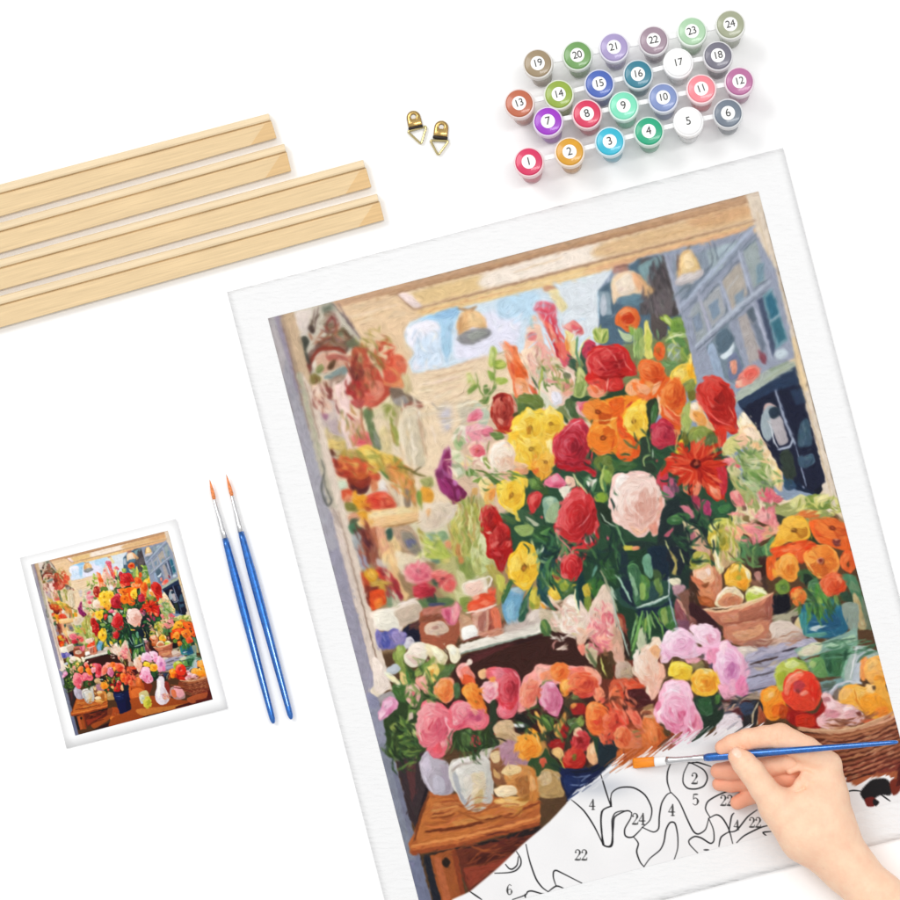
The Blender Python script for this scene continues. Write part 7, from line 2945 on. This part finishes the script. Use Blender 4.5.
HBK(666, 706, [(0, (4.3*U, .74)), (.1, (3.6*U, .8)), (.24, (3.0*U, 1)), (.66, (3.0*U, 1)), (.72, (3.5*U, 1)), (.78, (3.1*U, 1)), (.84, (3.5*U, 1)), (.9, (3.2*U, 1)), (1, (3.5*U, 1))], 'ferrule', SILV)
HBK(704.5, 898, [(0, 3.5*U), (.02, 4.1*U), (.12, 4.3*U), (.35, 3.9*U), (.7, 2.9*U), (.96, 2.3*U), (.99, 1.8*U), (1, .9*U)], 'handle', BLUE)

# ---------------------------------------------------------------- paint pots: four strips of six
POTS = [[(528.8, 162, 'd42a5c'), (569.6, 152, 'd69a1c'), (609.8, 141.6, '2bb5d0'), (648.8, 131.4, '17a57a'), (688.4, 121.5, 'f4f4f4'), (728, 113.4, '6d7886')],
        [(548, 121.5, '9a2cc0'), (587, 114, 'd42f58'), (623.6, 106, '7adcb8'), (663.2, 97.8, '7d8fc0'), (701.3, 89, 'ee8590'), (739.4, 81.6, 'b46a98')],
        [(519.2, 103.5, 'bb6444'), (558.8, 94.5, '8fa83a'), (599.3, 84, '4462b4'), (638, 74.4, '2b7a90'), (678.2, 63, 'f4f4f4'), (718, 55.8, '706e7c')],
        [(537.8, 63.6, '9a8668'), (577.4, 55.5, '6d9c58'), (614, 47.4, 'a596c4'), (653.6, 40.5, '9c8694'), (692, 31.5, 'a8cca8'), (730.4, 24.6, '9ea388')]]
CN = [['crimson', 'ochre yellow', 'turquoise', 'emerald green', 'white', 'slate grey'], ['violet', 'raspberry red', 'mint green', 'periwinkle blue', 'coral pink', 'mauve'],
      ['rust brown', 'olive green', 'royal blue', 'teal', 'white', 'charcoal grey'], ['khaki brown', 'leaf green', 'lavender', 'dusky mauve', 'pale green', 'sage grey']]
SL = ['six linked paint pots numbered 1 to 6, starting with a crimson pot', 'six linked paint pots numbered 7 to 12, starting with a violet pot',
      'six linked paint pots numbered 13 to 18, starting with a rust brown pot', 'six linked paint pots numbered 19 to 24, starting with a khaki pot']
HP = .033
def cup_mat(c):
    m = bpy.data.materials.new('frosted_cup'); m.use_nodes = True; nt = m.node_tree
    b = nt.nodes['Principled BSDF']; out = nt.nodes['Material Output']
    t = [1-(1-x)*.14 for x in c]
    b.inputs['Base Color'].default_value = (*t, 1); b.inputs['Roughness'].default_value = .25
    tr = N(m, 'ShaderNodeBsdfTransparent'); tr.inputs[0].default_value = (*[1-(1-x)*.08 for x in c], 1)
    tl = N(m, 'ShaderNodeBsdfTranslucent'); tl.inputs[0].default_value = (*[1-(1-x)*.10 for x in c], 1)
    m2 = N(m, 'ShaderNodeMixShader'); m2.inputs[0].default_value = .5; L(m, b.outputs[0], m2.inputs[1]); L(m, tl.outputs[0], m2.inputs[2])
    mx = N(m, 'ShaderNodeMixShader'); mx.inputs[0].default_value = .46
    L(m, tr.outputs[0], mx.inputs[1]); L(m, m2.outputs[0], mx.inputs[2]); L(m, mx.outputs[0], out.inputs['Surface'])
    return m
STK = principled('white_sticker', (.93, .93, .92), .5); INK = principled('black_ink', (.015, .015, .015), .5)
TAB = principled('clear_tab', (.90, .90, .90), .3)
dg = bpy.context.evaluated_depsgraph_get()
def text_mesh(txt, size, mat, parent, loc_, rz):
    cu = bpy.data.curves.new('number', 'FONT'); cu.body = txt; cu.size = size; cu.align_x = 'CENTER'; cu.align_y = 'CENTER'; cu.extrude = .00008; cu.offset = 0; cu.resolution_u = 16
    if len(txt) > 1: cu.space_character = .92
    to = bpy.data.objects.new('number', cu); col.objects.link(to)
    bpy.context.view_layer.update()
    me = bpy.data.meshes.new_from_object(to.evaluated_get(bpy.context.evaluated_depsgraph_get()))
    bpy.data.objects.remove(to); me.name = 'number'; me.materials.clear(); me.materials.append(mat)
    o = bpy.data.objects.new('number', me); col.objects.link(o); o.parent = parent; o.location = loc_; o.rotation_euler = (0, 0, rz)
    return o
num = 0
prng = random.Random(4)
for ri, row in enumerate(POTS):
    p0 = P(row[0][0], row[0][1], HP); p1 = P(row[-1][0], row[-1][1], HP)
    mid = (p0+p1)/2
    rt = root('paint_pot_strip', (mid.x, mid.y, 0), SL[ri], 'paint pots', 'strips of paint pots')
    for i in range(5):
        a, b_ = P(row[i][0], row[i][1], HP-.0045), P(row[i+1][0], row[i+1][1], HP-.0045)
        d = (b_-a).normalized(); s = Vector((-d.y, d.x, 0)); a, b_ = a+d*.0108, b_-d*.0108
        V = []
        for z in (0, -.0012):
            for pt, sg in ((a, 1), (a, -1), (b_, -1), (b_, 1)): V.append(pt+s*sg*.0017+Vector((0, 0, z)))
        F = [(0, 1, 2, 3), (7, 6, 5, 4)]+[(i_, (i_+1) % 4, 4+(i_+1) % 4, 4+i_) for i_ in range(4)]
        mesh('linking_tab', V, F, TAB, rt, False, (mid.x, mid.y, 0))
    for i, (x, y, h) in enumerate(row):
        num += 1; c = lin(h); white = h == 'f4f4f4'
        ctr = P(x, y, HP); tilt = Vector((prng.uniform(-.0006, .0006), prng.uniform(-.0006, .0006), 0))
        base = Vector((ctr.x, ctr.y, 0))+tilt
        top = Vector((ctr.x, ctr.y, HP)); mo = Vector((mid.x, mid.y, 0))
        px = U
        # cup: foot, tapered wall with a step, shoulder, rim
        prof = [(0, 9.6*px), (.02, 10.4*px), (.16, 10.9*px), (.18, 10.3*px), (.60, 12.0*px), (.72, 12.4*px), (.80, 13.2*px), (.84, 13.3*px)]
        V, F = lathe(base, top, prof, 36)
        cup = mesh('paint_pot', V, F, cup_mat(c), rt, True, mo)
        cup['label'] = '%s paint pot with the number %d on its lid' % (CN[ri][i], num)
        pc = principled('paint_'+CN[ri][i].replace(' ', '_'), c, .35, coat=.3)
        noise_tint(pc, c, .05 if not white else .01, 160)
        V, F = lathe(base+Vector((0, 0, .0012)), base*.72+top*.28, [(0, 8.4*px), (.05, 9.2*px), (1, 9.6*px)], 30); mesh('paint', V, F, pc, cup, True, mo)
        rc = principled('tinted_rim', [1-(1-x)*.34 for x in c], .3)
        V, F = lathe(base*.2+top*.8, top, [(0, 13.0*px), (.02, 14.2*px), (.2, 14.9*px), (.78, 15.0*px), (.94, 14.6*px), (1, 13.8*px)], 36)
        mesh('rim', V, F, rc, cup, True, mo)
        # lid: paint showing through a flat clear lid, ring shaped step
        V, F = lathe(top+Vector((0, 0, -.0002)), top+Vector((0, 0, .0010)), [(0, 13.4*px), (.35, 13.3*px), (.8, 12.6*px), (1, 12.0*px)], 40)
        lid = mesh('lid', V, F, pc, cup, True, mo)
        rs = 6.9*px
        V, F = lathe(top+Vector((0, 0, .0009)), top+Vector((0, 0, .00115)), [(0, rs), (1, rs)], 32)
        mesh('number_sticker', V, F, STK, cup, False, mo)
        text_mesh(str(num), .0088 if num < 10 else .0080, INK, cup, top-mo+Vector((0, 0, .0013)), math.radians(14+prng.uniform(-4, 6)))

# ---------------------------------------------------------------- the hand
Sx = 1.25                       # grid step in photograph pixels
gx0, gx1, gy0, gy1, gz0, gz1 = 700, 1062, 712, 1104, -2, 84
nx, ny, nz_ = int((gx1-gx0)/Sx), int((gy1-gy0)/Sx), int((gz1-gz0)/Sx)
GX = (gx0+np.arange(nx)*Sx).astype(np.float32)[:, None, None]
GY = (gy0+np.arange(ny)*Sx).astype(np.float32)[None, :, None]
GZ = (gz0+np.arange(nz_)*Sx).astype(np.float32)[None, None, :]
def cone(a, b):
    ax, ay, az, ra = a; bx, by, bz, rb = b
    dx, dy, dz = bx-ax, by-ay, bz-az; L2 = dx*dx+dy*dy+dz*dz
    t = np.clip(((GX-ax)*dx+(GY-ay)*dy+(GZ-az)*dz)/L2, 0, 1)
    return np.sqrt((GX-ax-t*dx)**2+(GY-ay-t*dy)**2+(GZ-az-t*dz)**2)-(ra+(rb-ra)*t)
def smin(a, b, k):
    h = np.clip(.5+.5*(b-a)/k, 0, 1)
    return b*(1-h)+a*h-k*h*(1-h)
def chain(pts, k=2.5):
    d = None
    for a, b in zip(pts[:-1], pts[1:]):
        e = cone(a, b); d = e if d is None else smin(d, e, k)
    return d
PALM = chain([(1015, 1052, 38, 38), (940, 968, 34, 36), (880, 902, 30, 27), (850, 868, 30, 24.5), (826, 832, 31, 30), (819, 805, 31, 30.0), (826, 781, 29, 16)], 10)
for q0, q1 in (((791, 796, 50, 3.2), (805, 774, 51, 2.6)), ((797, 799, 52, 3.0), (814, 786, 50, 2.4)), ((790, 771, 46, 2.6), (806, 764, 46, 2.2)), ((800, 783, 50, 2.2), (810, 776, 50, 2.0))):
    PALM = smin(PALM, cone((q0[0], q0[1], q0[2]-2.5, q0[3]+1.2), (q1[0], q1[1], q1[2]-2.5, q1[3]+1.2)), 7)
PALM = smin(PALM, cone((827, 772, 33, 13.5), (831, 794, 32, 15)), 10)
PALM = smin(PALM, chain([(842, 866, 30, 20), (806, 838, 40, 24), (779, 808, 46, 18)], 8), 12)
THUMB = chain([(800, 832, 42, 20), (777, 806, 48, 16.0), (763, 788, 53, 13.6), (752, 772, 55, 13.0), (744, 763, 55.5, 12.0), (737.5, 756.5, 54, 9.6)], 3)
INDEX = chain([(824, 774, 34, 16), (828.5, 764.5, 38, 13), (806, 750, 45, 13.6), (780, 736.5, 49, 13.2), (764, 737, 48, 11.2), (747, 739.5, 45, 10.8), (732, 744, 41, 9.6), (722.5, 747.5, 38, 7.8)], 2.5)
MIDDLE = chain([(828, 778, 28, 14), (806, 765, 33, 11.2), (786, 762.5, 34, 10.6), (766, 768, 30, 10.4), (746, 769, 25, 10.2), (730, 770.5, 22, 9.4), (718.5, 771, 20, 8.2)], 2.5)
RING = chain([(826, 792, 22, 13), (806, 781, 25, 11), (786, 777, 24, 10.6), (766, 778.5, 18, 10), (748, 781.5, 14, 9.6), (731, 783.5, 12.5, 8.6), (719, 784, 12, 7.0)], 2.5)
LITTLE = chain([(822, 810, 15, 13), (798, 798, 15, 11), (782, 792, 14, 10), (765, 792.5, 12, 9), (750, 796, 10.5, 8.4), (737.5, 802.5, 10, 7.4)], 2.5)
D = PALM
for Fg, kk_ in ((THUMB, 9), (INDEX, 6), (MIDDLE, 2.5), (RING, 2.5), (LITTLE, 3)):
    D = np.minimum(D, smin(PALM, Fg, kk_))
# web between thumb and index, and skin creases at the joints
def crease(a, b, w_, dep):
    e = cone((*a, w_), (*b, w_)); return dep*np.exp(-np.clip(e+w_, 0, None)**2/(2*w_*w_))
for a, b in (((744, 774, 67), (757, 764, 66)), ((747, 777, 68), (760, 767, 67)), ((749, 780, 68), (756, 775, 69)), ((741, 767, 66), (750, 761, 66)), ((768, 738, 59), (770, 727, 60)), ((764, 739, 58), (765, 728, 59)), ((782, 739, 62), (785, 727, 61)),
             ((782, 812, 63), (776, 800, 63)), ((826, 862, 52), (838, 850, 54)), ((824, 869, 50), (842, 852, 54))):
    D = D+crease(a, b, 1.35, 1.0)
for a, b in (((790, 762, 52), (806, 792, 50)), ((797, 770, 54), (812, 780, 52)), ((787, 796, 52), (806, 789, 52)), ((776, 748, 60), (775, 730, 63)), ((748, 747, 54), (746, 736, 56))):
    D = D+crease(a, b, 1.5, 1.6)
D = np.maximum(D, 3.0-GZ)        # rests flat on the canvas
def surface_nets(D):
    s = D < 0
    nx, ny, nz = D.shape
    acc = np.zeros((nx-1, ny-1, nz-1, 3), np.float32); cnt = np.zeros((nx-1, ny-1, nz-1), np.float32)
    for axis in range(3):
        for o1 in (0, 1):
            for o2 in (0, 1):
                oth = [q for q in range(3) if q != axis]
                A = [slice(0, -1)]*3; B = [slice(0, -1)]*3
                B[axis] = slice(1, None)
                for q, o in zip(oth, (o1, o2)):
                    if o: A[q] = slice(1, None); B[q] = slice(1, None)
                a, b = D[tuple(A)], D[tuple(B)]
                m = (a < 0) != (b < 0)
                t = np.where(m, a/np.where(m, a-b, 1), 0)
                acc[..., axis] += np.where(m, t, 0)
                for q, o in zip(oth, (o1, o2)):
                    if o: acc[..., q] += m
                cnt += m
    has = cnt > 0
    idx = -np.ones(has.shape, np.int64); idx[has] = np.arange(has.sum())
    base = np.argwhere(has).astype(np.float32)
    V = base+acc[has]/cnt[has][:, None]
    F = []
    for axis in range(3):
        A = [slice(1, -1)]*3; B = [slice(1, -1)]*3
        A[axis] = slice(0, -1); B[axis] = slice(1, None)
        a, b = s[tuple(A)], s[tuple(B)]
        e = np.argwhere(a != b)
        if not len(e): continue
        sa = a[tuple(e.T)]
        c = e.copy()
        for q in range(3):
            if q != axis: c[:, q] += 1
        o = [q for q in range(3) if q != axis]
        def g(d1, d2):
            k = c.copy(); k[:, o[0]] -= d1; k[:, o[1]] -= d2; return idx[k[:, 0], k[:, 1], k[:, 2]]
        q = np.stack([g(1, 1), g(0, 1), g(0, 0), g(1, 0)], 1)
        flip = sa if axis != 1 else ~sa
        q[~flip] = q[~flip][:, ::-1]
        F.append(q)
    return V, np.concatenate(F)
D[[0, -1]] = np.maximum(D[[0, -1]], .5); D[:, [0, -1]] = np.maximum(D[:, [0, -1]], .5); D[:, :, [0, -1]] = np.maximum(D[:, :, [0, -1]], .5)   # closed all round
V, F = surface_nets(D)
PXv = np.stack([gx0+V[:, 0]*Sx, gy0+V[:, 1]*Sx, gz0+V[:, 2]*Sx], 1)
hz = PXv[:, 2]*U; k = (DIST-hz)/DIST
W = np.stack([((NAD[0]+(PXv[:, 0]-NAD[0])*k)-450)*U, -((NAD[1]+(PXv[:, 1]-NAD[1])*k)-450)*U, hz], 1)
h0 = P(815, 810); h0.z = 0
me = bpy.data.meshes.new('hand')
me.vertices.add(len(W)); me.vertices.foreach_set('co', (W-np.array(h0)).astype(np.float32).ravel())
me.loops.add(F.size); me.loops.foreach_set('vertex_index', F.ravel().astype(np.int32))
me.polygons.add(len(F)); me.polygons.foreach_set('loop_start', np.arange(0, F.size, 4, dtype=np.int32))
me.polygons.foreach_set('use_smooth', np.ones(len(F), bool)); me.update(calc_edges=True)
# pinker finger ends; shade on curled fingers and palm gap painted into the colour
base = np.array(lin('fad3b4')); flush_shade = np.array(lin('f0a080')); tip_shade = np.array(lin('f5b392'))
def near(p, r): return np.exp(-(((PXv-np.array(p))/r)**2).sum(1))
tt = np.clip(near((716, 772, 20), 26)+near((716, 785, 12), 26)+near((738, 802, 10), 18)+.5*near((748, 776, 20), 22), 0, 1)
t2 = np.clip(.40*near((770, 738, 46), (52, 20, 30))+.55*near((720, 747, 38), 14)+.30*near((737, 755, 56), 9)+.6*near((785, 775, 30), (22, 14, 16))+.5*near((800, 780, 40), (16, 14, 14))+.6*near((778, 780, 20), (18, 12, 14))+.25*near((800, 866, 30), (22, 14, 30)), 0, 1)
cv = base*(1-t2[:, None])+tip_shade*t2[:, None]; cv = cv*(1-.8*tt[:, None])+flush_shade*.8*tt[:, None]
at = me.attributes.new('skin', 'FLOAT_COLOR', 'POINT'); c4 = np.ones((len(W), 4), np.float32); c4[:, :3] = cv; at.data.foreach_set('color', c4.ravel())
SK = principled('skin', base, .5, spec=.35, **{'Subsurface Weight': .12, 'Subsurface Scale': .004})
SK.node_tree.nodes['Principled BSDF'].inputs['Subsurface Radius'].default_value = (1, .35, .2)
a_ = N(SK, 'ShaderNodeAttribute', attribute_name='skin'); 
mo_ = N(SK, 'ShaderNodeTexNoise'); mo_.inputs['Scale'].default_value = 95; mo_.inputs['Detail'].default_value = 5; mo_.inputs['Roughness'].default_value = .65
tcs = N(SK, 'ShaderNodeTexCoord'); L(SK, tcs.outputs['Object'], mo_.inputs['Vector'])
rm = N(SK, 'ShaderNodeMapRange'); rm.inputs[1].default_value = .38; rm.inputs[2].default_value = .72; rm.inputs[4].default_value = .34
L(SK, mo_.outputs['Fac'], rm.inputs[0])
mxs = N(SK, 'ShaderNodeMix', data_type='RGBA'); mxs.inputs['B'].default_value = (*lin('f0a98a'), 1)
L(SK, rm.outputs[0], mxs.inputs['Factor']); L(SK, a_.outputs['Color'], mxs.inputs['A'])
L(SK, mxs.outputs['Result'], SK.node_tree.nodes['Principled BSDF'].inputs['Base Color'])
tc = N(SK, 'ShaderNodeTexCoord'); vo = N(SK, 'ShaderNodeTexNoise'); vo.inputs['Scale'].default_value = 520; vo.inputs['Detail'].default_value = 4
bp = N(SK, 'ShaderNodeBump'); bp.inputs['Distance'].default_value = .00045; bp.inputs['Strength'].default_value = .6
L(SK, tc.outputs['Object'], vo.inputs['Vector']); L(SK, vo.outputs['Fac'], bp.inputs['Height']); L(SK, bp.outputs[0], SK.node_tree.nodes['Principled BSDF'].inputs['Normal'])
me.materials.append(SK)
hand = bpy.data.objects.new('hand', me); col.objects.link(hand); hand.location = h0
tag(hand, 'bare hand with curled fingers holding the flat blue brush, resting on the canvas', 'hand')
sm = hand.modifiers.new('smooth', 'SMOOTH'); sm.factor = .4; sm.iterations = 2
# thumb nail, laid on the skin
from mathutils.bvhtree import BVHTree
bvh = BVHTree.FromPolygons([tuple(v) for v in W], [tuple(f) for f in F])
nc = (736.6, 752.6); na = math.radians(-128)
Vn, Fn = [], []
rr, nn = 7, 20
for i in range(rr+1):
    for j in range(nn):
        a = 2*math.pi*j/nn; q = i/rr
        ex = abs(math.cos(a))**.8*math.copysign(1, math.cos(a))*6.0*q; ey = abs(math.sin(a))**.8*math.copysign(1, math.sin(a))*4.3*q
        X_ = nc[0]+ex*math.cos(na)-ey*math.sin(na); Y_ = nc[1]+ex*math.sin(na)+ey*math.cos(na)
        pt = P(X_, Y_, 60*U); hit = bvh.ray_cast(Vector((pt.x, pt.y, .2)), Vector((0, 0, -1)))[0]
        z = hit.z if hit else 55*U
        Vn.append(Vector((pt.x, pt.y, z+(.00028 if i < rr else -.0003))))
for i in range(rr):
    for j in range(nn): Fn.append((i*nn+j, (i+1)*nn+j, (i+1)*nn+(j+1) % nn, i*nn+(j+1) % nn))
NA = principled('nail', lin('fdd6bf'), .25, spec=.5)
mesh('thumbnail', Vn, Fn, NA, hand, True, h0)
